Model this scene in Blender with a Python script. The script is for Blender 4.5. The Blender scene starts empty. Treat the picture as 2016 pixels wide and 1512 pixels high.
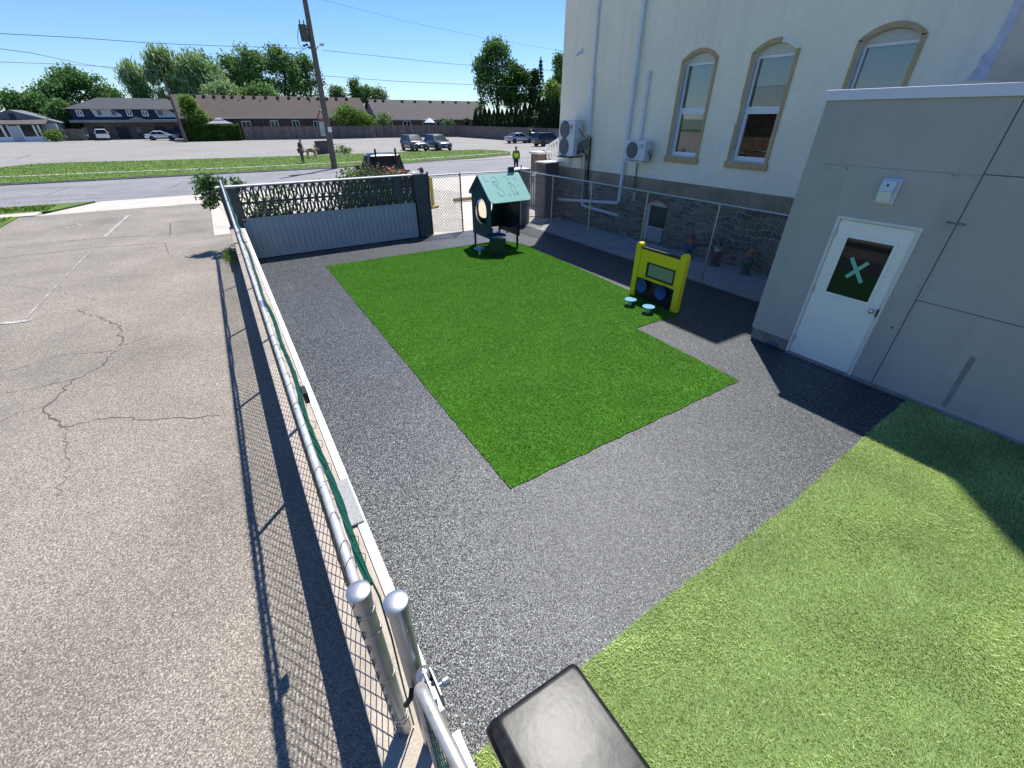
import bpy, math, random
import numpy as np
from mathutils import Vector, Matrix
random.seed(7); rng = np.random.default_rng(7)
C = bpy.context.scene.collection
R = math.radians
# ------------------------------------------------------------------ camera model (solved from the photograph's parallel lines)
F, YAW, PIT, H = 828.94, 0.561162, 0.565326, 3.5
FW = Vector((math.sin(YAW)*math.cos(PIT), math.cos(YAW)*math.cos(PIT), -math.sin(PIT)))
RT = Vector((math.cos(YAW), -math.sin(YAW), 0)); UP = RT.cross(FW)
def ray(u, v): return RT*((u-1008)/F) - UP*((v-756)/F) + FW
def at(u, v, ax, val):
    r = ray(u, v); i = 'xyz'.index(ax); o = Vector((0, 0, H))
    return o + r*((val-o[i])/r[i])
def G(u, v, z=0.0): return at(u, v, 'z', z)
def lotz(y):                                                    # the driveway lies above the play yard and runs down to the street
    return 0.3 if y < 13 else max(0.02, 0.3-(y-13)*0.04)
def GL(u, v):
    p = G(u, v, 0.3)
    for _ in range(25): p = G(u, v, lotz(p.y))
    return p
# ------------------------------------------------------------------ materials
def new_mat(name):
    m = bpy.data.materials.new(name); m.use_nodes = True
    return m, m.node_tree.nodes, m.node_tree.links, m.node_tree.nodes['Principled BSDF']
def ramp(n, pts):
    r = n.new('ShaderNodeValToRGB'); e = r.color_ramp.elements
    while len(e) < len(pts): e.new(0.5)
    for k, (p, c) in enumerate(pts):
        e[k].position = p; e[k].color = (*c, 1) if len(c) == 3 else c
    return r
def mul(c, k): return tuple(min(1, x*k) for x in c)
def mat(name, col, rough=0.7, metal=0.0, var=0.0, vscale=3.0, bump=0.0, bscale=40.0, spec=0.5, island=0.0, fine=0.0, fscale=60.0, coat=0.0, tint=None, runs=0.0):
    m, n, l, b = new_mat(name)
    b.inputs['Roughness'].default_value = rough; b.inputs['Metallic'].default_value = metal
    b.inputs['Specular IOR Level'].default_value = spec
    if coat: b.inputs['Coat Weight'].default_value = coat; b.inputs['Coat Roughness'].default_value = 0.08
    tc = n.new('ShaderNodeTexCoord'); src = None
    if var or fine:
        nz = n.new('ShaderNodeTexNoise'); nz.inputs['Scale'].default_value = vscale; nz.inputs['Detail'].default_value = 6; nz.inputs['Roughness'].default_value = 0.6
        l.new(tc.outputs['Object'], nz.inputs['Vector'])
        r = ramp(n, [(0.28, mul(col, 1-var)), (0.5, col), (0.72, tint if tint else mul(col, 1+var))]); l.new(nz.outputs['Fac'], r.inputs['Fac']); src = r.outputs['Color']
        if fine:
            n2 = n.new('ShaderNodeTexNoise'); n2.inputs['Scale'].default_value = fscale; n2.inputs['Detail'].default_value = 3
            l.new(tc.outputs['Object'], n2.inputs['Vector'])
            r2 = ramp(n, [(0.3, (1-fine,)*3), (0.7, (1+fine,)*3)]); l.new(n2.outputs['Fac'], r2.inputs['Fac'])
            mx = n.new('ShaderNodeMixRGB'); mx.blend_type = 'MULTIPLY'; mx.inputs[0].default_value = 1
            l.new(src, mx.inputs[1]); l.new(r2.outputs['Color'], mx.inputs[2]); src = mx.outputs[0]
    if runs:
        mp_ = n.new('ShaderNodeMapping'); mp_.inputs['Scale'].default_value = (3.2, 3.2, 0.22); l.new(tc.outputs['Object'], mp_.inputs['Vector']); nr = n.new('ShaderNodeTexNoise'); nr.inputs['Scale'].default_value = 1.0; nr.inputs['Detail'].default_value = 7; nr.inputs['Roughness'].default_value = 0.65; l.new(mp_.outputs[0], nr.inputs['Vector'])
        rr_ = ramp(n, [(0.36, (1-runs,)*3), (0.52, (1, 1, 1))]); l.new(nr.outputs['Fac'], rr_.inputs['Fac']); mx = n.new('ShaderNodeMixRGB'); mx.blend_type = 'MULTIPLY'; mx.inputs[0].default_value = 1; l.new(src, mx.inputs[1]); l.new(rr_.outputs['Color'], mx.inputs[2]); src = mx.outputs[0]
    if island:
        gm = n.new('ShaderNodeNewGeometry'); mr = n.new('ShaderNodeMapRange')
        mr.inputs['To Min'].default_value = 1-island; mr.inputs['To Max'].default_value = 1+island
        l.new(gm.outputs['Random Per Island'], mr.inputs['Value'])
        mx = n.new('ShaderNodeMixRGB'); mx.blend_type = 'MULTIPLY'; mx.inputs[0].default_value = 1
        if src: l.new(src, mx.inputs[1])
        else: mx.inputs[1].default_value = (*col, 1)
        l.new(mr.outputs['Result'], mx.inputs[2]); src = mx.outputs[0]
    if src: l.new(src, b.inputs['Base Color'])
    else: b.inputs['Base Color'].default_value = (*col, 1)
    if bump:
        nb = n.new('ShaderNodeTexNoise'); nb.inputs['Scale'].default_value = bscale; nb.inputs['Detail'].default_value = 5
        l.new(tc.outputs['Object'], nb.inputs['Vector'])
        bp = n.new('ShaderNodeBump'); bp.inputs['Strength'].default_value = bump; bp.inputs['Distance'].default_value = 0.02
        l.new(nb.outputs['Fac'], bp.inputs['Height']); l.new(bp.outputs['Normal'], b.inputs['Normal'])
    return m
def speckle(name, pts, scale, rough=0.6, patch=0.15, pscale=0.6, bump=0.6, spec=0.5, stain=None):
    """loose granules: a random grey per Voronoi cell, broad patches of wear over it"""
    m, n, l, b = new_mat(name); b.inputs['Roughness'].default_value = rough; b.inputs['Specular IOR Level'].default_value = spec
    tc = n.new('ShaderNodeTexCoord')
    v = n.new('ShaderNodeTexVoronoi'); v.inputs['Scale'].default_value = scale; l.new(tc.outputs['Object'], v.inputs['Vector'])
    sp = n.new('ShaderNodeSeparateColor'); l.new(v.outputs['Color'], sp.inputs['Color'])
    r = ramp(n, pts); l.new(sp.outputs[0], r.inputs['Fac'])
    nz = n.new('ShaderNodeTexNoise'); nz.inputs['Scale'].default_value = pscale; nz.inputs['Detail'].default_value = 8; nz.inputs['Roughness'].default_value = 0.62
    l.new(tc.outputs['Object'], nz.inputs['Vector'])
    r2 = ramp(n, [(0.3, (1-patch,)*3), (0.7, (1+patch,)*3)]); l.new(nz.outputs['Fac'], r2.inputs['Fac'])
    mx = n.new('ShaderNodeMixRGB'); mx.blend_type = 'MULTIPLY'; mx.inputs[0].default_value = 1
    l.new(r.outputs['Color'], mx.inputs[1]); l.new(r2.outputs['Color'], mx.inputs[2]); src = mx.outputs[0]
    if stain:
        ns = n.new('ShaderNodeTexNoise'); ns.inputs['Scale'].default_value = stain[1]; ns.inputs['Detail'].default_value = 5; l.new(tc.outputs['Object'], ns.inputs['Vector'])
        rs = ramp(n, [(0.56, (0, 0, 0)), (0.7, (stain[2],)*3)]); l.new(ns.outputs['Fac'], rs.inputs['Fac'])
        m2 = n.new('ShaderNodeMixRGB'); l.new(rs.outputs['Color'], m2.inputs[0]); l.new(src, m2.inputs[1]); m2.inputs[2].default_value = (*stain[0], 1); src = m2.outputs[0]
    l.new(src, b.inputs['Base Color'])
    if bump:
        gm = n.new('ShaderNodeNewGeometry'); va = n.new('ShaderNodeVectorMath'); va.operation = 'MULTIPLY_ADD'; va.inputs[1].default_value = (bump, bump, bump*0.3); va.inputs[2].default_value = (-bump/2, -bump/2, 0)
        l.new(v.outputs['Color'], va.inputs[0]); vb = n.new('ShaderNodeVectorMath'); vb.operation = 'ADD'; l.new(gm.outputs['Normal'], vb.inputs[0]); l.new(va.outputs[0], vb.inputs[1])
        vn = n.new('ShaderNodeVectorMath'); vn.operation = 'NORMALIZE'; l.new(vb.outputs[0], vn.inputs[0]); l.new(vn.outputs[0], b.inputs['Normal'])
    return m
def brick(name, c1, c2, mortar, w, h, msize=0.012, axes='yz', distort=0.0, dscale=2.0, rough=0.85, bump=0.5, nscale=3.0, squash=1.0):
    m, n, l, b = new_mat(name); b.inputs['Roughness'].default_value = rough
    tc = n.new('ShaderNodeTexCoord'); s = n.new('ShaderNodeSeparateXYZ'); l.new(tc.outputs['Object'], s.inputs[0])
    cb = n.new('ShaderNodeCombineXYZ'); l.new(s.outputs['XYZ'.index(axes[0].upper())], cb.inputs[0]); l.new(s.outputs['XYZ'.index(axes[1].upper())], cb.inputs[1])
    vec = cb.outputs[0]
    if distort:
        nz = n.new('ShaderNodeTexNoise'); nz.inputs['Scale'].default_value = dscale; nz.inputs['Detail'].default_value = 3; l.new(vec, nz.inputs['Vector'])
        vm = n.new('ShaderNodeVectorMath'); vm.operation = 'MULTIPLY_ADD'; vm.inputs[1].default_value = (distort,)*3
        l.new(nz.outputs['Color'], vm.inputs[0]); l.new(vec, vm.inputs[2]); vec = vm.outputs[0]
    br = n.new('ShaderNodeTexBrick'); br.inputs['Color1'].default_value = (*c1, 1); br.inputs['Color2'].default_value = (*c2, 1); br.inputs['Mortar'].default_value = (*mortar, 1)
    br.inputs['Scale'].default_value = 1; br.inputs['Brick Width'].default_value = w; br.inputs['Row Height'].default_value = h; br.inputs['Mortar Size'].default_value = msize
    br.inputs['Mortar Smooth'].default_value = 0.25; br.inputs['Bias'].default_value = 0.0; br.squash = squash; br.squash_frequency = 3
    l.new(vec, br.inputs['Vector'])
    n2 = n.new('ShaderNodeTexNoise'); n2.inputs['Scale'].default_value = nscale; n2.inputs['Detail'].default_value = 8; n2.inputs['Roughness'].default_value = 0.7; l.new(tc.outputs['Object'], n2.inputs['Vector'])
    r2 = ramp(n, [(0.25, (0.45,)*3), (0.75, (1.55,)*3)]); l.new(n2.outputs['Fac'], r2.inputs['Fac'])
    mx = n.new('ShaderNodeMixRGB'); mx.blend_type = 'MULTIPLY'; mx.inputs[0].default_value = 1; l.new(br.outputs['Color'], mx.inputs[1]); l.new(r2.outputs['Color'], mx.inputs[2])
    l.new(mx.outputs[0], b.inputs['Base Color'])
    bp = n.new('ShaderNodeBump'); bp.inputs['Strength'].default_value = bump; bp.inputs['Distance'].default_value = 0.02; bp.invert = True
    l.new(br.outputs['Fac'], bp.inputs['Height']); l.new(bp.outputs['Normal'], b.inputs['Normal'])
    return m
def leafmat(name, c, c2, island=0.35, trans=0.35, vscale=0.6, vamp=0.3):
    m, n, l, b = new_mat(name); b.inputs['Roughness'].default_value = 0.6; b.inputs['Specular IOR Level'].default_value = 0.15
    gm = n.new('ShaderNodeNewGeometry'); r = ramp(n, [(0.0, mul(c, 1-island)), (0.55, c), (1.0, c2)]); l.new(gm.outputs['Random Per Island'], r.inputs['Fac'])
    tc = n.new('ShaderNodeTexCoord'); nz = n.new('ShaderNodeTexNoise'); nz.inputs['Scale'].default_value = vscale; l.new(tc.outputs['Object'], nz.inputs['Vector'])
    r2 = ramp(n, [(0.3, (1-vamp,)*3), (0.7, (1+vamp,)*3)]); l.new(nz.outputs['Fac'], r2.inputs['Fac'])
    mx = n.new('ShaderNodeMixRGB'); mx.blend_type = 'MULTIPLY'; mx.inputs[0].default_value = 1; l.new(r.outputs['Color'], mx.inputs[1]); l.new(r2.outputs['Color'], mx.inputs[2])
    l.new(mx.outputs[0], b.inputs['Base Color'])
    t = n.new('ShaderNodeBsdfTranslucent'); l.new(mx.outputs[0], t.inputs['Color'])
    ms = n.new('ShaderNodeMixShader'); ms.inputs[0].default_value = trans; l.new(b.outputs[0], ms.inputs[1]); l.new(t.outputs[0], ms.inputs[2])
    l.new(ms.outputs[0], n['Material Output'].inputs['Surface'])
    return m
def glassmat(name, tint=(0.75, 0.8, 0.8), refl=0.12, ior=1.5):
    m, n, l, b = new_mat(name)
    t = n.new('ShaderNodeBsdfTransparent'); t.inputs['Color'].default_value = (*tint, 1)
    g = n.new('ShaderNodeBsdfGlossy'); g.inputs['Roughness'].default_value = 0.015; g.inputs['Color'].default_value = (0.95, 0.97, 1, 1)
    lw = n.new('ShaderNodeFresnel'); lw.inputs['IOR'].default_value = ior
    ad = n.new('ShaderNodeMath'); ad.operation = 'ADD'; ad.inputs[1].default_value = refl; ad.use_clamp = True; l.new(lw.outputs[0], ad.inputs[0])
    ms = n.new('ShaderNodeMixShader'); l.new(ad.outputs[0], ms.inputs[0]); l.new(t.outputs[0], ms.inputs[1]); l.new(g.outputs[0], ms.inputs[2])
    l.new(ms.outputs[0], n['Material Output'].inputs['Surface'])
    return m
def wornpaint(name, col, under, lo=0.42, hi=0.6, scale=9.0):
    m, n, l, b = new_mat(name); b.inputs['Roughness'].default_value = 0.7
    tc = n.new('ShaderNodeTexCoord'); nz = n.new('ShaderNodeTexNoise'); nz.inputs['Scale'].default_value = scale; nz.inputs['Detail'].default_value = 9; nz.inputs['Roughness'].default_value = 0.75
    l.new(tc.outputs['Object'], nz.inputs['Vector']); r = ramp(n, [(lo, under), (hi, col)]); l.new(nz.outputs['Fac'], r.inputs['Fac']); l.new(r.outputs['Color'], b.inputs['Base Color'])
    return m

M = {}
M['rubber'] = speckle('rubber granules', [(0.0, (0.005, 0.0068, 0.0085)), (0.5, (0.012, 0.0145, 0.017)), (0.74, (0.030, 0.036, 0.042)), (0.89, (0.105, 0.117, 0.128)), (1.0, (0.45, 0.47, 0.49))], 165, rough=0.46, patch=0.15, pscale=0.7, bump=0.5, spec=0.5)
M['asphalt'] = speckle('old asphalt aggregate', [(0.0, (0.105, 0.091, 0.073)), (0.4, (0.20, 0.174, 0.141)), (0.75, (0.28, 0.245, 0.20)), (1.0, (0.48, 0.43, 0.365))], 140, rough=0.85, patch=0.2, pscale=0.55, bump=0.5, stain=((0.12, 0.11, 0.10), 0.35, 0.5))
M['street'] = speckle('street asphalt', [(0.0, (0.15, 0.15, 0.155)), (0.6, (0.22, 0.22, 0.225)), (1.0, (0.33, 0.33, 0.33))], 40, rough=0.9, patch=0.14, pscale=0.25, bump=0.3, stain=((0.14, 0.14, 0.145), 0.3, 0.5))
M['lot'] = speckle('pale worn lot', [(0.0, (0.20, 0.19, 0.172)), (0.6, (0.265, 0.252, 0.232)), (1.0, (0.36, 0.345, 0.32))], 20, rough=0.9, patch=0.12, pscale=0.12, bump=0.2, stain=((0.25, 0.245, 0.235), 0.12, 0.6))
M['concrete'] = mat('concrete', (0.50, 0.46, 0.40), 0.85, var=0.16, vscale=1.2, bump=0.15, bscale=60, fine=0.1)
M['walltop'] = mat('tan concrete wall', (0.44, 0.375, 0.30), 0.85, var=0.18, vscale=4, bump=0.3, bscale=90, fine=0.12)
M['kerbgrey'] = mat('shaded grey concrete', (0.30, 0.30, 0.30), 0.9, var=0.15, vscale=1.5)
M['kerb'] = mat('kerb concrete', (0.30, 0.28, 0.25), 0.9, var=0.25, vscale=2)
M['earth'] = mat('ground grass and earth', (0.09, 0.11, 0.04), 0.95, var=0.3, vscale=0.15)
M['lawn'] = mat('verge lawn', (0.095, 0.165, 0.018), 0.9, var=0.28, vscale=0.5, bump=1.0, bscale=25, fine=0.35, fscale=18)
M['turfbase'] = mat('turf backing', (0.045, 0.15, 0.003), 0.9, var=0.2, vscale=2)
M['turfbase2'] = mat('pale sheen turf backing', (0.15, 0.23, 0.065), 0.9, var=0.2, vscale=2)  # backing lightened along with the sheen painted into the front pile
M['blade'] = leafmat('turf blades', (0.070, 0.250, 0.003), (0.108, 0.32, 0.007), 0.2, 0.3, 0.9, 0.10)
M['blade2'] = leafmat('pale sheen turf blades', (0.54, 0.66, 0.20), (0.93, 0.97, 0.58), 0.50, 0.3, 1.4, 0.2)  # pale yellowish pile, its low angle sheen partly put into the colour
M['galv'] = mat('galvanised steel', (0.42, 0.44, 0.46), 0.38, metal=0.85, var=0.15, vscale=12)
M['galvlight'] = mat('weathered pale galvanised rail', (0.50, 0.51, 0.53), 0.5, metal=0.25, var=0.2, vscale=20)
M['rusty'] = mat('rust flecked galvanised pipe', (0.55, 0.55, 0.54), 0.45, metal=0.55, var=0.35, vscale=14, tint=(0.42, 0.28, 0.17))
M['wire'] = mat('chain link wire', (0.10, 0.10, 0.105), 0.5, metal=0.6)
M['wirelight'] = mat('pale chain link wire', (0.34, 0.35, 0.36), 0.5, metal=0.6)
M['greenwire'] = mat('green vinyl', (0.006, 0.075, 0.05), 0.4)
M['whiteboard'] = mat('white painted timber', (0.80, 0.80, 0.80), 0.6, var=0.06, vscale=6, bump=0.1)
M['bluepanel'] = mat('pale blue grey painted boards', (0.36, 0.41, 0.44), 0.6, var=0.08, vscale=3)
M['block'] = mat('painted breeze block', (0.085, 0.095, 0.10), 0.85, var=0.2, vscale=4, bump=0.3, bscale=80)
M['pierr'] = mat('grey pier', (0.105, 0.105, 0.10), 0.85, var=0.3, vscale=3, bump=0.3)
M['capwhite'] = mat('pale cap', (0.62, 0.60, 0.56), 0.8, var=0.15, vscale=5)
M['stucco'] = mat('cream stucco', (0.92, 0.835, 0.66), 0.9, runs=0.05, var=0.05, vscale=0.7, bump=0.22, bscale=55, fine=0.03, fscale=9)
M['plaster'] = mat('bare white plaster', (0.80, 0.80, 0.79), 0.9, var=0.08, vscale=8, bump=0.3)
M['stain'] = mat('brown tinged stucco', (0.76, 0.60, 0.45), 0.9, var=0.12, vscale=2.5, bump=0.2, bscale=55)
M['lilac'] = mat('fresh lilac grey patching', (0.64, 0.63, 0.67), 0.9, var=0.2, vscale=6, bump=0.6, bscale=20)
M['trim'] = mat('ochre window trim', (0.52, 0.355, 0.185), 0.8, var=0.12, vscale=5)
M['stone'] = brick('rubble stone wall', (0.23, 0.178, 0.128), (0.072, 0.059, 0.047), (0.32, 0.27, 0.21), 0.36, 0.145, 0.014, 'yz', 0.62, 1.1, bump=1.0, nscale=2.2, squash=0.55)
M['stonecap'] = mat('stone water table', (0.30, 0.232, 0.165), 0.9, var=0.35, vscale=2.5, bump=0.5, bscale=12)
M['redbrick'] = brick('red brick arch', (0.22, 0.09, 0.06), (0.15, 0.06, 0.045), (0.2, 0.17, 0.15), 0.1, 0.25, 0.01, 'yz', 0.02)
M['brownbrick'] = brick('brown brick', (0.20, 0.12, 0.08), (0.12, 0.07, 0.05), (0.2, 0.17, 0.14), 0.6, 0.25, 0.03, 'yz', 0.05)
M['vinyl'] = mat('white vinyl window frame', (0.80, 0.81, 0.83), 0.35)
M['jamb'] = mat('off white jamb', (0.62, 0.60, 0.57), 0.7, var=0.08, vscale=5)
M['blind'] = mat('grey roller blind', (0.62, 0.64, 0.60), 0.9)
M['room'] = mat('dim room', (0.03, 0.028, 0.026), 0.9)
M['glass'] = glassmat('window glass', (0.85, 0.88, 0.87), 0.05, 1.42)
M['darkglass'] = mat('dark glass', (0.012, 0.016, 0.018), 0.04, spec=0.45)
M['greywall'] = mat('grey painted stucco panel', (0.43, 0.407, 0.372), 0.85, runs=0.06, var=0.06, vscale=0.8, bump=0.06, bscale=70, fine=0.02, fscale=6)
M['joint'] = mat('panel joint sealant', (0.12, 0.12, 0.12), 0.9)
M['greybase'] = mat('grey foundation strip', (0.24, 0.225, 0.205), 0.9, var=0.3, vscale=4, bump=0.3)
M['coping'] = mat('lilac grey metal coping', (0.66, 0.66, 0.73), 0.45, metal=0.1)
M['doorpaint'] = mat('white painted steel door', (0.86, 0.84, 0.77), 0.4, var=0.03, vscale=2)
M['doorframe'] = mat('off white door frame', (0.68, 0.665, 0.62), 0.55, var=0.06, vscale=4)
M['chrome'] = mat('brushed metal', (0.6, 0.6, 0.6), 0.25, metal=1.0)
M['mint'] = mat('mint green tape', (0.22, 0.52, 0.36), 0.6)
M['duct'] = mat('white plastic duct', (0.66, 0.69, 0.73), 0.5, var=0.06, vscale=3)
M['greyduct'] = mat('grey pipe', (0.34, 0.36, 0.37), 0.5)
M['ac'] = mat('pale grey unit casing', (0.62, 0.65, 0.67), 0.45)
M['fan'] = mat('dark fan grille', (0.09, 0.10, 0.11), 0.6)
M['black'] = mat('black rubber', (0.012, 0.012, 0.013), 0.5)
M['iron'] = mat('black iron', (0.015, 0.015, 0.016), 0.45, metal=0.3)
M['pinkred'] = mat('muted pink emblem', (0.42, 0.20, 0.27), 0.5)
M['greytext'] = mat('grey lettering', (0.28, 0.29, 0.31), 0.5)
M['teal'] = mat('dark teal plastic', (0.004, 0.065, 0.075), 0.35, spec=0.5, var=0.1, vscale=3)
M['tealdark'] = mat('deep green plastic', (0.004, 0.026, 0.024), 0.35)
M['mintroof'] = mat('mint plastic sheet', (0.26, 0.50, 0.46), 0.28, var=0.05, vscale=8, spec=0.7)
M['engrave'] = mat('engraved line', (0.15, 0.36, 0.335), 0.6)
M['bubble'] = glassmat('smoky bubble window', (0.93, 0.85, 0.70), 0.0, 1.12)
M['bluetop'] = mat('navy counter', (0.008, 0.035, 0.075), 0.3)
M['stooltop'] = mat('pale blue disc', (0.20, 0.40, 0.58), 0.12, spec=0.9)
M['yellow'] = mat('yellow plastic', (0.80, 0.64, 0.015), 0.4, var=0.04, vscale=6)
M['blackpl'] = mat('black plastic board', (0.012, 0.013, 0.013), 0.5)
M['mirror'] = mat('scuffed acrylic mirror', (0.27, 0.30, 0.31), 0.34, metal=0.6, var=0.1, vscale=14)
M['bluedish'] = mat('cobalt dish', (0.004, 0.05, 0.24), 0.3)
M['lid'] = mat('scuffed black lid', (0.014, 0.015, 0.018), 0.285, var=0.6, vscale=7, bump=0.06, bscale=9, spec=0.10, fine=0.3, fscale=30)
M['wood'] = mat('weathered pole wood', (0.13, 0.11, 0.095), 0.9, var=0.3, vscale=5, bump=0.3)
M['fencewood'] = mat('weathered grey boards', (0.15, 0.135, 0.12), 0.9, var=0.3, vscale=1.5, island=0.25)
M['yellowpipe'] = mat('yellow pipe', (0.55, 0.42, 0.09), 0.5, var=0.15, vscale=8)
M['tanlog'] = mat('weathered tan log', (0.33, 0.27, 0.17), 0.85, var=0.2, vscale=4)
M['transformer'] = mat('dark green grey steel', (0.035, 0.055, 0.05), 0.5)
M['cable'] = mat('overhead cable', (0.05, 0.055, 0.07), 0.7)
M['roofbrown'] = mat('brown shingles', (0.088, 0.068, 0.060), 0.9, var=0.12, vscale=0.8, bump=0.3, bscale=8, fine=0.15, fscale=5)
M['roofgrey'] = mat('grey brown shingles', (0.095, 0.085, 0.084), 0.9, var=0.12, vscale=0.8, bump=0.3, bscale=8, fine=0.15, fscale=5)
M['roofdark'] = mat('charcoal shingles', (0.050, 0.056, 0.064), 0.9, var=0.12, vscale=0.8, fine=0.12, fscale=5)
M['rowbrick'] = brick('dark red row house brick', (0.11, 0.05, 0.042), (0.085, 0.042, 0.036), (0.13, 0.10, 0.09), 0.22, 0.075, 0.01, 'xz')
M['siding'] = mat('pale siding', (0.50, 0.55, 0.60), 0.8)
M['navy'] = mat('navy siding', (0.012, 0.022, 0.06), 0.7, var=0.1, vscale=2)
M['band'] = mat('grey canopy band', (0.27, 0.275, 0.29), 0.8)
M['garstone'] = mat('brown grey stone veneer', (0.16, 0.14, 0.125), 0.9, var=0.3, vscale=1.5)
M['garage'] = mat('navy garage door', (0.02, 0.024, 0.045), 0.6)
M['whitepaint'] = mat('white paint', (0.78, 0.78, 0.78), 0.5, var=0.04, vscale=3)
M['housewall'] = mat('pale grey clapboard', (0.42, 0.47, 0.50), 0.8)
M['gazebo'] = mat('grey canvas', (0.30, 0.30, 0.34), 0.9)
M['whitecanvas'] = mat('white canvas', (0.7, 0.7, 0.74), 0.9)
M['pierbrown'] = mat('brown stone pier', (0.17, 0.125, 0.09), 0.9, var=0.3, vscale=4)
M['rock'] = mat('pale rubble', (0.50, 0.47, 0.42), 0.9, var=0.3, vscale=5, bump=0.6, bscale=9)
M['granite'] = mat('dark monument stone', (0.09, 0.085, 0.085), 0.7, var=0.2, vscale=5)
M['signred'] = mat('faded red sign', (0.38, 0.09, 0.09), 0.6)
M['signwhite'] = mat('faded sign face', (0.50, 0.51, 0.50), 0.6, var=0.15, vscale=6)
M['padgrey'] = mat('speckled grey pad', (0.33, 0.33, 0.335), 0.9, var=0.2, vscale=30, bump=0.4)
M['crack'] = mat('crack filler', (0.105, 0.092, 0.08), 0.95, var=0.3, vscale=20)
M['patchgrey'] = mat('asphalt patch', (0.20, 0.19, 0.18), 0.9, var=0.2, vscale=3)
M['linepaint'] = wornpaint('worn white line', (0.62, 0.60, 0.57), (0.25, 0.22, 0.185), 0.43, 0.66)
M['tyre'] = mat('tyre rubber', (0.018, 0.018, 0.019), 0.8)
M['alloy'] = mat('alloy wheel', (0.4, 0.4, 0.42), 0.35, metal=0.8)
M['taillight'] = mat('red lens', (0.45, 0.015, 0.015), 0.2)
M['headlight'] = mat('clear lens', (0.7, 0.72, 0.74), 0.1, spec=0.9)
M['plate'] = mat('number plate', (0.6, 0.62, 0.66), 0.5)
M['carglass'] = mat('tinted car glass', (0.014, 0.018, 0.022), 0.12, spec=0.35)
def carpaint(n, c, metal=0.4): return mat(n, c, 0.28, metal=metal, coat=1.0)
M['skin'] = mat('skin', (0.42, 0.26, 0.19), 0.6)
M['hair'] = mat('dark hair', (0.02, 0.016, 0.014), 0.7)
M['bark'] = mat('bark', (0.075, 0.06, 0.048), 0.95, var=0.3, vscale=6, bump=0.5)
M['L_dark'] = leafmat('dark leaves', (0.088, 0.194, 0.054), (0.235, 0.406, 0.110))
M['L_mid'] = leafmat('mid green leaves', (0.129, 0.243, 0.069), (0.315, 0.486, 0.157))
M['L_willow'] = leafmat('willow leaves', (0.265, 0.389, 0.155), (0.528, 0.683, 0.310))
M['L_cedar'] = leafmat('cedar sprays', (0.022, 0.054, 0.018), (0.054, 0.112, 0.032), trans=0.1)
M['L_hedge'] = leafmat('hedge leaves', (0.034, 0.093, 0.017), (0.153, 0.289, 0.043))
M['L_bright'] = leafmat('bright shrub leaves', (0.144, 0.256, 0.040), (0.320, 0.448, 0.096))
M['L_pale'] = leafmat('pale green leaves', (0.135, 0.210, 0.083), (0.390, 0.495, 0.255))
M['L_rose'] = leafmat('rose leaves', (0.065, 0.098, 0.039), (0.390, 0.390, 0.234))
M['L_glossy'] = leafmat('glossy light shrub leaves', (0.084, 0.182, 0.042), (0.476, 0.588, 0.336))
M['L_spruce'] = leafmat('spruce needles', (0.063, 0.108, 0.081), (0.108, 0.162, 0.117), trans=0.1)
M['petal'] = mat('red pink petals', (0.55, 0.045, 0.06), 0.6)
M['petal2'] = mat('pale pink petals', (0.7, 0.35, 0.33), 0.6)

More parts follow.
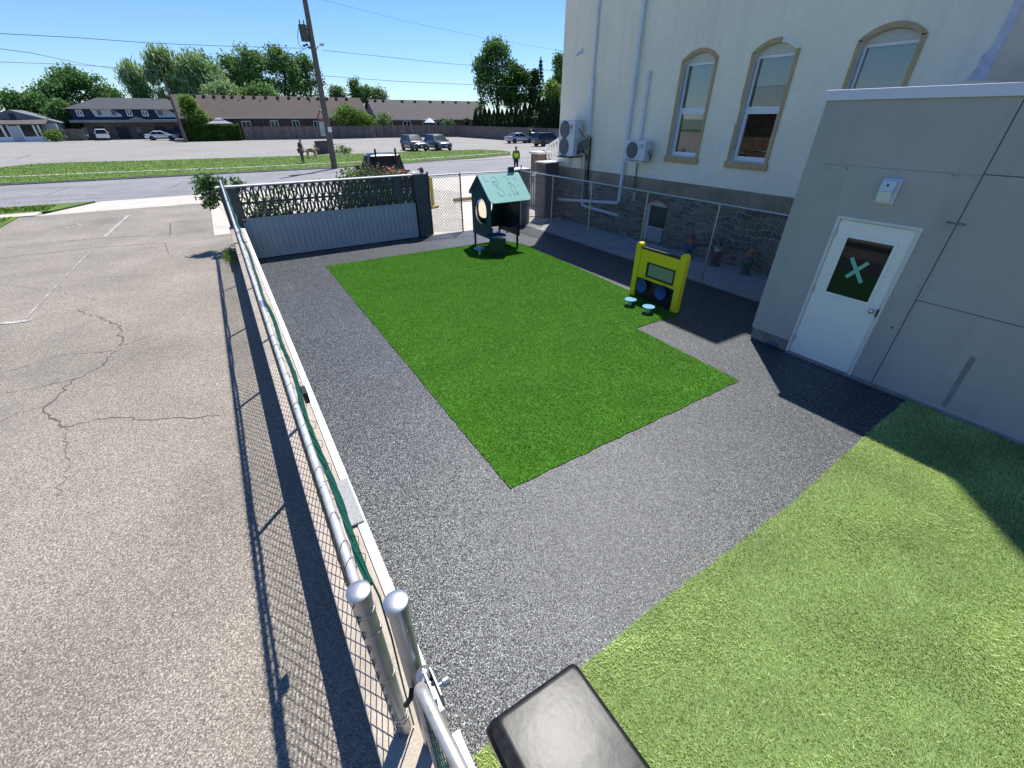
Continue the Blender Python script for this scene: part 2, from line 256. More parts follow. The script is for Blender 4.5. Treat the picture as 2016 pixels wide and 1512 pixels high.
# ------------------------------------------------------------------ mesh building
def root_loc(o):
    while o.parent: o = o.parent
    return o.location
def link(o, parent=None):
    C.objects.link(o)
    if parent: o.parent = parent
    return o
class MB:
    def __init__(s): s.v = []; s.f = []; s.mi = []; s.m = 0
    def add(s, vs, fs):
        k = len(s.v); s.v += [tuple(p) for p in vs]; s.f += [tuple(i+k for i in f) for f in fs]; s.mi += [s.m]*len(fs); return s
    def box(s, x0, x1, y0, y1, z0, z1, M4=None):
        x0, x1 = min(x0, x1), max(x0, x1); y0, y1 = min(y0, y1), max(y0, y1); z0, z1 = min(z0, z1), max(z0, z1)
        vs = [Vector(p) for p in ((x0, y0, z0), (x1, y0, z0), (x1, y1, z0), (x0, y1, z0), (x0, y0, z1), (x1, y0, z1), (x1, y1, z1), (x0, y1, z1))]
        if M4: vs = [M4 @ p for p in vs]
        return s.add(vs, [(3, 2, 1, 0), (4, 5, 6, 7), (0, 1, 5, 4), (1, 2, 6, 5), (2, 3, 7, 6), (3, 0, 4, 7)])
    def prism(s, pts, vec):                                    # a polygon swept along vec
        n = len(pts); P = [Vector(p) for p in pts]; V = Vector(vec)
        nrm = sum(((P[i]-P[0]).cross(P[(i+1) % n]-P[0]) for i in range(1, n-1)), Vector())
        if nrm.dot(V) > 0: P = P[::-1]
        return s.add(P+[p+V for p in P], [tuple(range(n)), tuple(range(2*n-1, n-1, -1))]+[(i, i+n, (i+1) % n+n, (i+1) % n) for i in range(n)])
    def tube(s, pts, r, n=8, cap=True):
        P = [Vector(p) for p in pts]; rs = r if isinstance(r, (list, tuple)) else [r]*len(P); k = len(P); vs = []
        ref = None
        for i, p in enumerate(P):
            t = (P[min(i+1, k-1)]-P[max(i-1, 0)]).normalized()
            if ref is None: ref = Vector((0, 0, 1)) if abs(t.z) < 0.9 else Vector((1, 0, 0))
            a = t.cross(ref).normalized(); b = a.cross(t); ref = b if abs(t.dot(b)) < 0.95 else ref
            ref = (ref - t*ref.dot(t)).normalized()
            for j in range(n):
                q = 2*math.pi*j/n; vs.append(p+(a*math.cos(q)+b*math.sin(q))*rs[i])
        fs = [(i*n+j, i*n+(j+1) % n, (i+1)*n+(j+1) % n, (i+1)*n+j) for i in range(k-1) for j in range(n)]
        if cap: fs += [tuple(range(n-1, -1, -1)), tuple(range((k-1)*n, k*n))]
        return s.add(vs, fs)
    def lathe(s, prof, c=(0, 0, 0), n=20, M4=None, cap=True):             # (radius, height) pairs about z
        vs = []; c = Vector(c)
        for r, z in prof:
            for j in range(n):
                q = 2*math.pi*j/n; p = Vector((r*math.cos(q), r*math.sin(q), z)); vs.append((M4 @ p if M4 else p)+c)
        k = len(prof); fs = [(i*n+j, i*n+(j+1) % n, (i+1)*n+(j+1) % n, (i+1)*n+j) for i in range(k-1) for j in range(n)]
        if cap: fs += [tuple(range(n-1, -1, -1)), tuple(range((k-1)*n, k*n))]
        return s.add(vs, fs)
    def ball(s, c, r, n=12, k=8):
        rx, ry, rz = r if isinstance(r, (tuple, list)) else (r, r, r)
        vs = [(c[0], c[1], c[2]-rz)]
        for i in range(1, k):
            t = math.pi*i/k
            for j in range(n): vs.append((c[0]+rx*math.sin(t)*math.cos(2*math.pi*j/n), c[1]+ry*math.sin(t)*math.sin(2*math.pi*j/n), c[2]-rz*math.cos(t)))
        vs.append((c[0], c[1], c[2]+rz)); e = len(vs)-1
        fs = [(0, 1+(j+1) % n, 1+j) for j in range(n)]
        for i in range(k-2): fs += [(1+i*n+j, 1+i*n+(j+1) % n, 1+(i+1)*n+(j+1) % n, 1+(i+1)*n+j) for j in range(n)]
        fs += [(1+(k-2)*n+j, 1+(k-2)*n+(j+1) % n, e) for j in range(n)]
        return s.add(vs, fs)
    def poly(s, pts): return s.add(pts, [tuple(range(len(pts)))])
    def loft(s, rings, close=True):
        n = len(rings[0]); vs = [p for r in rings for p in r]
        fs = [(i*n+j, i*n+(j+1) % n, (i+1)*n+(j+1) % n, (i+1)*n+j) for i in range(len(rings)-1) for j in range(n)]
        if close: fs += [tuple(range(n-1, -1, -1)), tuple(range((len(rings)-1)*n, len(rings)*n))]
        return s.add(vs, fs)
    def out(s, name, mats, parent=None, smooth=None, bevel=0, world=True, kind=None):
        me = bpy.data.meshes.new(name); off = root_loc(parent) if (parent and world) else Vector()
        me.from_pydata([(p[0]-off.x, p[1]-off.y, p[2]-off.z) for p in s.v], [], s.f)
        if not isinstance(mats, (list, tuple)): mats = [mats]
        for m in mats: me.materials.append(m)
        if len(mats) > 1: me.polygons.foreach_set('material_index', s.mi)
        if smooth:
            me.polygons.foreach_set('use_smooth', [True]*len(me.polygons)); me.set_sharp_from_angle(angle=R(smooth))
        me.update(); o = bpy.data.objects.new(name, me); link(o, parent)
        if bevel:
            b = o.modifiers.new('Bevel', 'BEVEL'); b.width = bevel; b.segments = 2; b.limit_method = 'ANGLE'; b.angle_limit = R(35)
        if kind: o['kind'] = kind
        return o
def tag(o, label, cat=None, group=None, kind=None):
    o['label'] = label
    if cat: o['category'] = cat
    if group: o['group'] = group
    if kind: o['kind'] = kind
    return o
def thing(name, label, cat, loc=(0, 0, 0), rz=0.0, group=None):
    o = bpy.data.objects.new(name, None); o.empty_display_size = 0.2; o.location = loc; o.rotation_euler = (0, 0, rz); link(o)
    return tag(o, label, cat, group)
def dup(root, loc, rz, label=None, group=None):
    r = root.copy(); C.objects.link(r); r.location = loc; r.rotation_euler = (0, 0, rz)
    if label: r['label'] = label
    if group: r['group'] = group
    for ch in list(root.children):
        c = ch.copy(); C.objects.link(c); c.parent = r
        for g in list(ch.children):
            d = g.copy(); C.objects.link(d); d.parent = c
    return r
def np_mesh(name, V, Fc, mat_, parent=None, kind=None):
    me = bpy.data.meshes.new(name); n, k = Fc.shape
    me.vertices.add(len(V)); me.vertices.foreach_set('co', V.astype(np.float32).ravel())
    me.loops.add(n*k); me.loops.foreach_set('vertex_index', Fc.astype(np.int32).ravel())
    me.polygons.add(n); me.polygons.foreach_set('loop_start', np.arange(0, n*k, k, dtype=np.int32)); me.polygons.foreach_set('loop_total', np.full(n, k, dtype=np.int32))
    me.materials.append(mat_); me.update(calc_edges=True); me.validate()
    o = bpy.data.objects.new(name, me); link(o, parent)
    if kind: o['kind'] = kind
    return o
def leaves(P, size, up=0.35, droop=0.0, aspect=0.55):
    """one small folded quad per point, random facing"""
    n = len(P); d = rng.normal(size=(n, 3)); d[:, 2] += up; d /= np.linalg.norm(d, axis=1)[:, None]      # normal
    t = rng.normal(size=(n, 3)); t[:, 2] -= droop*3; t -= d*np.sum(t*d, axis=1)[:, None]; t /= np.linalg.norm(t, axis=1)[:, None]
    b = np.cross(d, t); s = size*rng.uniform(0.6, 1.35, n)[:, None]
    V = np.stack([P-t*s, P+b*s*aspect, P+t*s, P-b*s*aspect], axis=1).reshape(-1, 3)
    return V, np.arange(n*4).reshape(n, 4)
def clumps(lobes, n_cl, per, spread, shell=0.45):
    w = np.array([(l[3]*l[4]*l[5])**0.67 for l in lobes]); idx = rng.choice(len(lobes), n_cl, p=w/w.sum()); L = np.array(lobes)[idx]
    d = rng.normal(size=(n_cl, 3)); d /= np.linalg.norm(d, axis=1)[:, None]; r = rng.uniform(shell, 1.0, n_cl)[:, None]
    c = L[:, :3]+d*r*L[:, 3:6]
    P = np.repeat(c, per, axis=0)+rng.normal(size=(n_cl*per, 3))*spread*np.array([1, 1, 0.7])
    return c, P
def tree(name, label, cat, base, lobes, n_cl, per, leaf, mat_, tr=0.25, spread=0.6, group=None, droop=0.0, limbs=7, shell=0.45, aspect=0.55, up=0.35, lean=0.0):
    """lobes: (dx, dy, z, rx, ry, rz) about the base; trunk and limbs run up into them"""
    t = thing(name, label, cat, base, group=group); z0 = base[2]
    c, P = clumps(lobes, n_cl, per, spread, shell)
    P[:, 0] += lean*(P[:, 2]-z0)*0.0
    V, Fc = leaves(P, leaf, up, droop, aspect); np_mesh('crown', V, Fc, mat_, t)
    m = MB(); top = max(l[2]+0.4*l[5] for l in lobes); low = min(l[2]-l[5] for l in lobes)
    pts = [(0, 0, -0.05)]; k = 6
    for i in range(1, k+1): pts.append((random.uniform(-.12, .12)*i*tr*1.2, random.uniform(-.12, .12)*i*tr*1.2, top*i/k))
    m.tube(pts, [tr*1.25]+[tr*(1-0.85*i/k) for i in range(1, k+1)], 8)
    for i in range(limbs):
        e = c[rng.integers(len(c))]; a = random.uniform(0.25, 0.7)*min(top, e[2]); q = a/top*k; j = min(int(q), k-1)
        s = Vector(pts[j]).lerp(Vector(pts[j+1]), q-j); mid = s.lerp(Vector(e), 0.5)+Vector((0, 0, 0.12*(e[2]-a)))
        m.tube([s, mid, e], [tr*0.42, tr*0.26, tr*0.08], 6)
    m.out('trunk', M['bark'], t, smooth=60, world=False)
    return t
def chainlink(p0, p1, z0, z1, r, mat_, parent, name='wire_mesh', cell=0.0354, wave=0.0):
    p0 = np.array(p0, float); p1 = np.array(p1, float); L = np.linalg.norm(p1-p0); nx = int(L/cell); nz = int((z1-z0)/cell); nx -= nx % 2; nz -= nz % 2
    ux = np.array([(p1-p0)[0]/L, (p1-p0)[1]/L, 0]); nr = np.array([-ux[1], ux[0], 0])
    i, j = np.meshgrid(np.arange(nx), np.arange(nz), indexing='ij'); i = i.ravel(); j = j.ravel(); e = (i+j) % 2 == 0
    a = np.stack([i+np.where(e, 0, 1), j], 1); b = np.stack([i+np.where(e, 1, 0), j+1], 1)
    def pos(q, s):
        x = q[:, 0]*(L/nx); z = z0+q[:, 1]*((z1-z0)/nz); off = s*0.6*r + wave*np.sin(x*1.7)*np.sin((z-z0)*3)
        return np.array([p0[0], p0[1], 0])+x[:, None]*ux+z[:, None]*np.array([0, 0, 1.0])+off[:, None]*nr
    sg = np.where(e, 1.0, -1.0); A = pos(a, sg); B = pos(b, -sg); d = B-A; d /= np.linalg.norm(d, axis=1)[:, None]
    s = np.cross(d, nr); k = 3; ring = [s*math.cos(2*math.pi*q/k)*r+nr*math.sin(2*math.pi*q/k)*r for q in range(k)]
    n = len(A); V = np.stack([A+w for w in ring]+[B+w for w in ring], 1).reshape(-1, 3); o = np.arange(n)[:, None]*(2*k)
    Fc = np.concatenate([o+np.array([[q, (q+1) % k, (q+1) % k+k, q+k]]) for q in range(k)], 0)
    off = root_loc(parent); V = V-np.array(off)
    return np_mesh(name, V, Fc, mat_, parent)
def ribbon(pts, w, z=0.004, jitter=0.0, sub=1, zf=None):
    """flat irregular strip lying on a surface"""
    P = [Vector((p[0], p[1], 0)) for p in pts]; Q = []
    for a, b in zip(P, P[1:]):
        n = max(1, int((b-a).length/sub)) if jitter else 1
        for i in range(n):
            q = a.lerp(b, i/n)
            if jitter and (i or Q): q += Vector((random.uniform(-1, 1), random.uniform(-1, 1), 0))*jitter
            Q.append(q)
    Q.append(P[-1]); m = MB(); vs = []; k = len(Q)
    for i, q in enumerate(Q):
        t = (Q[min(i+1, k-1)]-Q[max(i-1, 0)]).normalized(); nn = Vector((-t.y, t.x, 0)); ww = w*(random.uniform(0.35, 1.3) if jitter else 1)
        for sgn in (-1, 1):
            p = q+nn*ww*sgn*0.5; vs.append((p.x, p.y, (zf(p.y) if zf else 0)+z))
    m.add(vs, [(2*i, 2*i+2, 2*i+3, 2*i+1) for i in range(k-1)])
    return m
def arc(c, r, a0, a1, n): return [(c[0]+r*math.cos(R(a0+(a1-a0)*i/n)), c[1]+r*math.sin(R(a0+(a1-a0)*i/n))) for i in range(n+1)]
# ================================================================== THE SETTING
def sheet(name, pts, z, m): 
    b = MB(); b.poly([(p[0], p[1], z) for p in pts]); return b.out(name, m, kind='structure')
def slab(name, pts, z0, z1, m):
    b = MB(); b.prism([(p[0], p[1], z0) for p in pts], (0, 0, z1-z0)); return b.out(name, m, kind='structure')
def rect(x0, x1, y0, y1): return [(x0, y0), (x1, y0), (x1, y1), (x0, y1)]
sheet('ground', rect(-700, 700, -500, 900), -0.10, M['earth'])
slab('rubber_surface', rect(0.15, 9.43, -5, 14.32), -0.08, 0.0, M['rubber'])
slab('concrete_strip', rect(9.434, 11.4, 3.0, 14.32), -0.08, 0.004, M['kerbgrey'])
slab('concrete_apron', [(-0.72, 14.9), (5.3, 14.9), (5.6, 14.325), (11.42, 14.325), (12.2, 16), (15.5, 16.0), (15.5, 29.3), (-0.72, 29.3)], -0.08, 0.006, M['concrete'])
b = MB(); ys = [-8, 0, 6, 13] + [13+0.7*i for i in range(1, 11)] + [22, 26.15]
for y0, y1 in zip(ys, ys[1:]):
    xa = -0.145 if y1 <= 18.3 else -0.73
    for x0, x1 in ((-30, -15), (-15, -7.35), (-7.35, xa)):
        b.add([(x0, y0, lotz(y0)), (x1, y0, lotz(y0)), (x1, y1, lotz(y1)), (x0, y1, lotz(y1))], [(0, 1, 2, 3)])
    b.add([(xa, y0, -0.1), (xa, y1, -0.1), (xa, y1, lotz(y1)), (xa, y0, lotz(y0))], [(0, 1, 2, 3)])
driveway = b.out('parking_area', M['asphalt'], kind='structure')
# cracks, seams, patches and the worn bay line of the parking area
for i, (pts, w, j) in enumerate([
    ([(155, 610), (235, 640), (240, 680), (205, 720), (150, 745), (90, 800), (130, 840)], 0.035, 0.05), ([(130, 840), (215, 822), (300, 826), (432, 818)], 0.022, 0.03),
    ([(0, 735), (120, 700), (225, 690)], 0.016, 0.03), ([(0, 775), (60, 765), (150, 745)], 0.02, 0.03), ([(240, 680), (330, 650)], 0.014, 0.03), ([(90, 800), (40, 812), (0, 830)], 0.014, 0.03),
    ([(130, 840), (140, 900), (110, 980)], 0.012, 0.04), ([(10, 488), (180, 470), (335, 462), (335, 438), (420, 431)], 0.07, 0.02), ([(0, 508), (160, 490), (325, 478), (333, 500)], 0.045, 0.02),
    ([(190, 590), (120, 575), (0, 560)], 0.016, 0.05), ([(225, 545), (330, 540), (430, 530)], 0.018, 0.06)]):
    rb = ribbon([GL(*p) for p in pts], w*0.55, 0.004, j, 0.07, lotz); rb.out('crack', M['crack'], driveway, world=False)
for pts in ([(253, 424), (205, 467)], [(183, 489), (115, 560), (52, 627)], [(62, 631), (30, 635), (-60, 640)], [(0, 489), (100, 479), (180, 471)]):
    w = 0.12 if pts[0][1] not in (489,) else 0.03
    ribbon([GL(*p) for p in pts], w, 0.009, 0.006, 0.2, lotz).out('bay_line', M['linepaint'], driveway, world=False)
for pts in ([(105, 447), (130, 443), (150, 440), (160, 444)], [(128, 450), (140, 447)], [(0, 562), (6, 560)]):
    ribbon([GL(*p) for p in pts], 0.10, 0.009, 0.02, 0.2, lotz).out('bay_line', M['linepaint'], driveway, world=False)
for cx, cy, rx, ry in ((-1.9, 12.6, 0.9, 0.9), (-1.35, 13.2, 0.8, 0.55)):
    m_ = MB(); m_.poly([(cx+rx*random.uniform(.75, 1.1)*math.cos(a), cy+ry*random.uniform(.75, 1.1)*math.sin(a), lotz(cy)+0.0035) for a in np.arange(0, 6.28, 0.35)])
slab('driveway_apron', [(-6.9, 26.15), (-0.72, 26.15), (-0.72, 29.3), (-5.2, 29.3)], -0.08, 0.024, M['concrete'])
slab('sidewalk', rect(-90, -6.9, 26.2, 27.15), -0.08, 0.05, M['concrete'])
slab('near_verge', rect(-90, -7.4, 20.5, 26.2), -0.08, 0.06, M['lawn'])
slab('kerb_verge', [(-90, 27.15), (-6.6, 27.15), (-5.4, 29.2), (-90, 29.2)], -0.08, 0.06, M['lawn'])
slab('near_kerb', rect(-90, -5.4, 29.2, 29.35), -0.08, 0.07, M['kerb'])
slab('near_kerb', rect(15.5, 120, 29.2, 29.35), -0.08, 0.07, M['kerb'])
slab('east_verge', rect(15.5, 120, 14, 29.2), -0.08, 0.05, M['lawn'])
street = slab('street', rect(-250, 250, 29.35, 40.6), -0.09, -0.03, M['street'])
for pts, w in (([(0, 392), (60, 388), (180, 383), (400, 375)], 0.06), ([(90, 385), (130, 371), (200, 366)], 0.05), ([(330, 372), (360, 358), (430, 352), (520, 349)], 0.05), ([(440, 365), (500, 352)], 0.05), ([(840, 330), (930, 328), (1010, 322)], 0.07), ([(20, 400), (180, 391), (330, 384)], 0.1)):
    ribbon([G(u, v, -0.03) for u, v in pts], w, -0.026, 0.05, 0.5).out('crack', M['crack'], street, world=False)
lot = slab('church_lot', [(-90, 40.6), (90, 40.6), (90, 112), (-90, 112)], -0.09, -0.01, M['lot'])
for pts, w in (([(20, 318), (45, 311), (60, 304)], 0.12), ([(130, 311), (170, 309)], 0.12), ([(190, 309), (225, 308)], 0.1), ([(240, 307), (290, 308)], 0.1), ([(310, 288), (400, 283)], 0.2), ([(620, 284), (760, 282)], 0.1), ([(900, 290), (980, 287)], 0.1)):
    ribbon([G(u, v, -0.01) for u, v in pts], w, -0.006, 0.15, 1.0).out('crack', M['crack'], lot, world=False)
verge = [(-17.5, 40.3), (8.3, 40.3), (15.6, 41.2), (22.5, 42.4), (27.6, 44.3), (29.3, 46.8), (29.6, 49.5), (28.4, 52.4), (20.4, 53.4), (6.3, 53.9), (-4.8, 55.2), (-10.5, 56.6), (-13.2, 56.2), (-15.3, 53), (-17.5, 48)]
slab('far_verge', verge, -0.09, 0.09, M['lawn'])
def grow(poly, d):
    c = Vector((sum(p[0] for p in poly)/len(poly), sum(p[1] for p in poly)/len(poly))); o = []
    for p in poly: v = Vector(p)-c; o.append((p[0]+d*v.x/v.length, p[1]+d*v.y/v.length))
    return o
slab('far_kerb', grow(verge, 0.22), -0.09, 0.05, M['kerb'])
ribbon([(-17.4, 45.3), (-4.1, 44.3), (2.6, 43.4), (16.6, 43.5), (28.4, 46.2)], 0.42, 0.096).out('far_sidewalk', M['concrete'], kind='structure')
# ---- artificial turf: a thin mat with blades
turf_poly = [(1.80, 12.55), (7.45, 12.45), (7.76, 11.6), (7.62, 8.6), (7.48, 6.5), (7.25, 5.1), (6.06, 5.1), (5.99, 2.85), (1.76, 2.83)]
def inside(P, poly):
    x, y = P[:, 0], P[:, 1]; r = np.zeros(len(P), bool); n = len(poly)
    for i in range(n):
        (x0, y0), (x1, y1) = poly[i], poly[(i+1) % n]
        c = ((y0 > y) != (y1 > y)) & (x < (x1-x0)*(y-y0)/((y1-y0) if y1 != y0 else 1e-9)+x0); r ^= c
    return r
def turf(name, poly, ztop, mbase, mblade, dens, hgt, wid, label):
    ed = []
    for p0, p1 in zip(poly, poly[1:]+poly[:1]):
        k = max(1, int(math.dist(p0, p1)/0.12))
        for i in range(k): ed.append((p0[0]+(p1[0]-p0[0])*i/k+(random.uniform(-.010, .010) if i else 0), p0[1]+(p1[1]-p0[1])*i/k+(random.uniform(-.010, .010) if i else 0)))
    poly = ed
    o = MB(); o.prism([(p[0], p[1], 0.0005) for p in poly], (0, 0, ztop)); ob = o.out(name, mbase, kind='structure')
    xs = [p[0] for p in poly]; ys_ = [p[1] for p in poly]; A = (max(xs)-min(xs))*(max(ys_)-min(ys_)); n = int(A*dens)
    P = np.stack([rng.uniform(min(xs), max(xs), n), rng.uniform(min(ys_), max(ys_), n)], 1); P = P[inside(P, poly)]; n = len(P)
    ang = rng.uniform(0, 2*np.pi, n); h = hgt*rng.uniform(0.6, 1.25, n)
    wavy = 0.5+0.22*np.sin(P[:, 0]*2.1+1.3*np.sin(P[:, 1]*1.7))*np.sin(P[:, 1]*2.6+P[:, 0]*0.9)+0.12*np.sin(P[:, 0]*0.7-P[:, 1]*5.3+2*np.sin(P[:, 0]*1.9))           # pile brushed different ways in patches
    la = wavy*4.5+rng.normal(0, 0.8, n); lean = h*rng.uniform(0.5, 2.0, n)*(0.6+0.4*wavy)
    a = np.stack([np.cos(ang), np.sin(ang), 0*ang], 1)*wid*0.5
    base = np.stack([P[:, 0], P[:, 1], np.full(n, ztop)], 1); tip = base+np.stack([np.cos(la)*lean, np.sin(la)*lean, h], 1)
    V = np.stack([base-a, base+a, tip+a*0.35, tip-a*0.35], 1).reshape(-1, 3)
    tb = np_mesh(name+'_pile', V, np.arange(4*n).reshape(n, 4), mblade, None, 'stuff'); tag(tb, label, 'turf'); tb['kind'] = 'stuff'
    return ob
turf('green_turf', turf_poly, 0.012, M['turfbase'], M['blade'], 8200, 0.015, 0.0072, 'saturated green artificial turf pile under the playhouse in the middle of the yard')
front_poly = [(0.33, 0.985), (1.3, 1.02), (2.15, 1.05), (4.2, 1.05), (6.07, 1.16), (7.58, 1.22), (7.58, -1.8), (0.33, -1.8)]
turf('front_turf', front_poly, 0.012, M['turfbase2'], M['blade2'], 13500, 0.019, 0.0052, 'pale yellowish artificial turf pile in the near right corner beside the grey wall')
# ================================================================== LOW WALL AND LEFT FENCE
ZW, ZR = 0.90, 2.087
t = thing('low_wall', 'low tan concrete wall running under the chain link fence beside the driveway', 'wall', (0, 0.8, 0))
b = MB(); b.box(-0.145, 0.135, 0.78, 12.4, -0.1, ZW); b.out('wall_body', M['walltop'], t, bevel=0.012)
b = MB()
for y in (12.41, 13.45): b.box(-0.16, 0.15, y, y+1.02, -0.1, ZW+0.03)
b.out('end_blocks', M['walltop'], t, bevel=0.012)
for (y0, y1, dz) in ((0.98, 2.93, 0.0), (2.938, 4.1, 0.0), (4.108, 7.6, 0.002), (7.61, 11.0, 0.0), (11.01, 14.2, 0.002)):
    b = MB(); b.box(0.137, 0.205, y0, y1, 0.45, ZW+0.012+dz)
    o = b.out('edge_board', M['whiteboard'], bevel=0.006)
    tag(o, {0.98: 'nearest white edge board on the wall, its end behind the second gate post', 2.938: 'short white edge board just beyond the grey pad on the wall', 4.108: 'white edge board along the middle stretch of the low wall', 7.61: 'long white edge board along the wall past the middle of the fence', 11.01: 'farthest white edge board, ending at the blue grey panel'}[y0], 'board', 'white boards along the yard side of the wall')
o = MB().box(0.085, 0.19, 2.40, 2.92, ZW+0.0155, ZW+0.03).out('grey_pad', M['padgrey'], bevel=0.003); tag(o, 'rough grey stone pad lying across the white edge boards of the wall', 'pad')
t = thing('chain_link_fence', 'galvanised chain link fence on the low wall beside the driveway, pale top rail', 'fence', (0, 1.0, ZW))
b = MB(); b.tube([(0, y, ZR-0.045) for y in (1.03, 4.5, 8, 11.5, 15.0)], 0.0185, 12); b.out('top_rail', M['galvlight'], t, smooth=50)
for y in (3.95, 6.3, 8.75, 11.4):
    MB().tube([(-0.002, y, ZW), (-0.002, y, ZR-0.07)], 0.021, 10).out('post', M['galv'], t, smooth=50)
for y in (4.3, 7.6, 10.9):
    MB().tube([(0, y-0.09, ZR-0.045), (0, y+0.09, ZR-0.045)], 0.0205, 12).out('rail_sleeve', M['galv'], t, smooth=50)
MB().tube([(0.0, 15.0, 0.8), (0.0, 15.0, ZR+0.05)], 0.033, 12).out('post', M['galv'], t, smooth=50)
p = MB(); p.tube([(0, 1.02, ZW), (0, 1.02, ZR)], 0.0365, 20); post = p.out('corner_post', M['galv'], t, smooth=50)
MB().lathe([(0.040, ZR-0.05), (0.040, ZR-0.012), (0.043, ZR-0.008), (0.043, ZR), (0.040, ZR+0.002), (0.024, ZR+0.006), (0.002, ZR+0.0075)], (0, 1.02, 0), 24).out('cap', M['galv'], post, smooth=32)
for z in (ZR-0.13, ZR-0.27, ZR-0.62, ZR-1.02, ZW+0.12):
    MB().lathe([(0.0375, z), (0.0395, z+0.004), (0.0395, z+0.018), (0.0375, z+0.022)], (0, 1.02, 0), 20).out('band', M['galv'], post, smooth=60)
chainlink((-0.03, 0.98), (-0.03, 14.7), ZW+0.015, ZR-0.02, 0.0032, M['wire'], t, cell=0.050, wave=0.004)
b = MB()
b.tube([(-0.03, 0.98, ZW+0.03), (-0.03, 14.7, ZW+0.03)], 0.0025, 5); b.out('tension_wire', M['wire'], t)
tie = None
for k, y in enumerate([1.16, 1.25, 1.42, 1.6, 1.75, 1.95, 2.15, 2.33, 2.4, 2.65, 2.8, 3.05, 3.3, 3.5, 3.8, 4.1, 4.5, 4.8, 5.2, 5.6, 6.0, 6.5, 7.0, 7.6, 8.2, 8.9, 9.6, 10.4, 11.2, 12.1, 13.0]):
    if tie is None:
        q = MB(); q.tube([(0.021*math.cos(a), 0.014*math.sin(2*a)+0.03*math.sin(a), 0.021*math.sin(a)) for a in np.arange(0, 6.4, 0.3)], 0.0015, 5)
        q.tube([(0.021, 0, 0), (0.055, 0.015, -0.012), (0.06, 0.04, 0.01), (0.03, 0.045, 0.03)], 0.0016, 5)
        tie = q.out('tie_wire', M['wire'], None, world=False); tie.parent = t; o = tie
    else: o = tie.copy(); C.objects.link(o); o.parent = t
    o.location = (0, y-1.0, ZR-0.045-ZW); o.rotation_euler = (0, random.uniform(-.5, .5), random.uniform(-.5, .5))
b = MB()                                                        # twisted green cable along the rail
ys = np.arange(1.05, 14.9, 0.035)
for s in range(5):
    ph = s*1.257; q = []
    for y in ys:
        sag = 0.018*math.sin(y*2.3)+0.010*math.sin(y*5.1); rr = 0.0095*(1+0.4*math.sin(y*3+s))
        q.append((0.040+0.4*sag+rr*math.cos(ph+y*9), y, ZR-0.042+sag*0.5+rr*math.sin(ph+y*9)))
    b.tube(q, 0.006, 5)
b.tube([(0.05, 1.14, ZR-0.07), (0.062, 1.04, ZR-0.12), (0.06, 1.0, ZR-0.35), (0.05, 1.0, ZR-0.75), (0.045, 1.0, ZW+0.02)], 0.004, 6)
g = b.out('green_cable', M['greenwire'], smooth=60); tag(g, 'dark green twisted cable bundle tied along the rail of the driveway fence', 'cable')
b = MB(); b.box(0.055, 0.085, 2.52, 2.62, ZR-0.11, ZR-0.03); tag(b.out('cable_connector', M['black'], bevel=0.004), 'small black connector box on the green cable bundle above the grey pad', 'connector')
# ---- gate post, open gate, bin
t = thing('gate_post', 'free standing galvanised gate post with a domed cap beside the fence end', 'post', (0.098, 0.90, 0.0))
MB().tube([(0.098, 0.90, -0.05), (0.098, 0.90, ZR+0.02)], 0.0365, 20).out('pipe', M['galv'], t, smooth=50)
MB().lathe([(0.040, ZR-0.03), (0.040, ZR+0.008), (0.043, ZR+0.012), (0.043, ZR+0.020), (0.040, ZR+0.022), (0.024, ZR+0.026), (0.002, ZR+0.0275)], (0.098, 0.90, 0), 24).out('cap', M['galv'], t, smooth=32)
t = thing('swing_gate', 'open chain link gate with rust flecked frame pipe at the bottom of the view', 'gate', (0.1, 0.8, 0.3))
e = at(822, 1342, 'z', 1.80); f2 = at(905, 1512, 'z', 1.80); d = (f2-e); d.z = 0; d.normalize(); zt = 1.80
far = e+d*0.95
b = MB(); b.tube([(e.x, e.y, 0.75), (e.x, e.y, zt-0.07), (e.x+d.x*0.018, e.y+d.y*0.018, zt-0.022), (e.x+d.x*0.06, e.y+d.y*0.06, zt)]+[tuple(e+d*q) for q in (0.12, 0.5, 0.95)], 0.0225, 14); b.out('frame', M['rusty'], t, smooth=60)
chainlink((e.x-0.01, e.y, 0), (far.x-0.01, far.y, 0), 0.8, zt-0.03, 0.0022, M['greenwire'], t)
for zz, dx in ((1.72, 0.02),):
    L = at(868, 1345, 'z', 1.72); b = MB()
    b.tube([(e.x+0.01, e.y+0.02, 1.71), (L.x-0.02, L.y+0.02, 1.71)], 0.012, 8); b.box(L.x-0.045, L.x-0.035, L.y-0.05, L.y+0.07, 1.66, 1.75); b.box(L.x-0.02, L.x-0.012, L.y-0.05, L.y+0.06, 1.66, 1.75)
    b.lathe([(0.03, -0.03), (0.034, 0), (0.03, 0.02), (0.01, 0.034)], (e.x+0.035, e.y+0.045, 1.71), 14)
    b.tube([(L.x-0.02, L.y, 1.715), (L.x+0.012, L.y, 1.715)], 0.009, 8); b.tube([(L.x+0.006, L.y, 1.715), (L.x+0.032, L.y, 1.715)], 0.017, 12)
    MB().tube([(0.07, 0.87, 1.55), (0.055, 0.84, 1.56), (0.03, 0.84, 1.53)], 0.011, 7).out('gate_hinge', M['black'], t)
    b.out('latch', M['galv'], t, smooth=50, bevel=0.002)
q = at(885, 1440, 'z', 0.75); b = MB()
b.box(q.x-0.055, q.x+0.0, -0.4, q.y, -0.02, 0.75); b.box(q.x+0.004, q.x+0.05, -0.4, q.y-0.01, -0.02, 0.74)
tag(b.out('white_rail', M['whitepaint'], bevel=0.008), 'grooved white board end standing on the rubber right of the open gate', 'board')
t = thing('storage_box', 'black plastic box with a scuffed grey lid at the bottom edge of the view', 'storage box', (0.6, 0.35, 0))
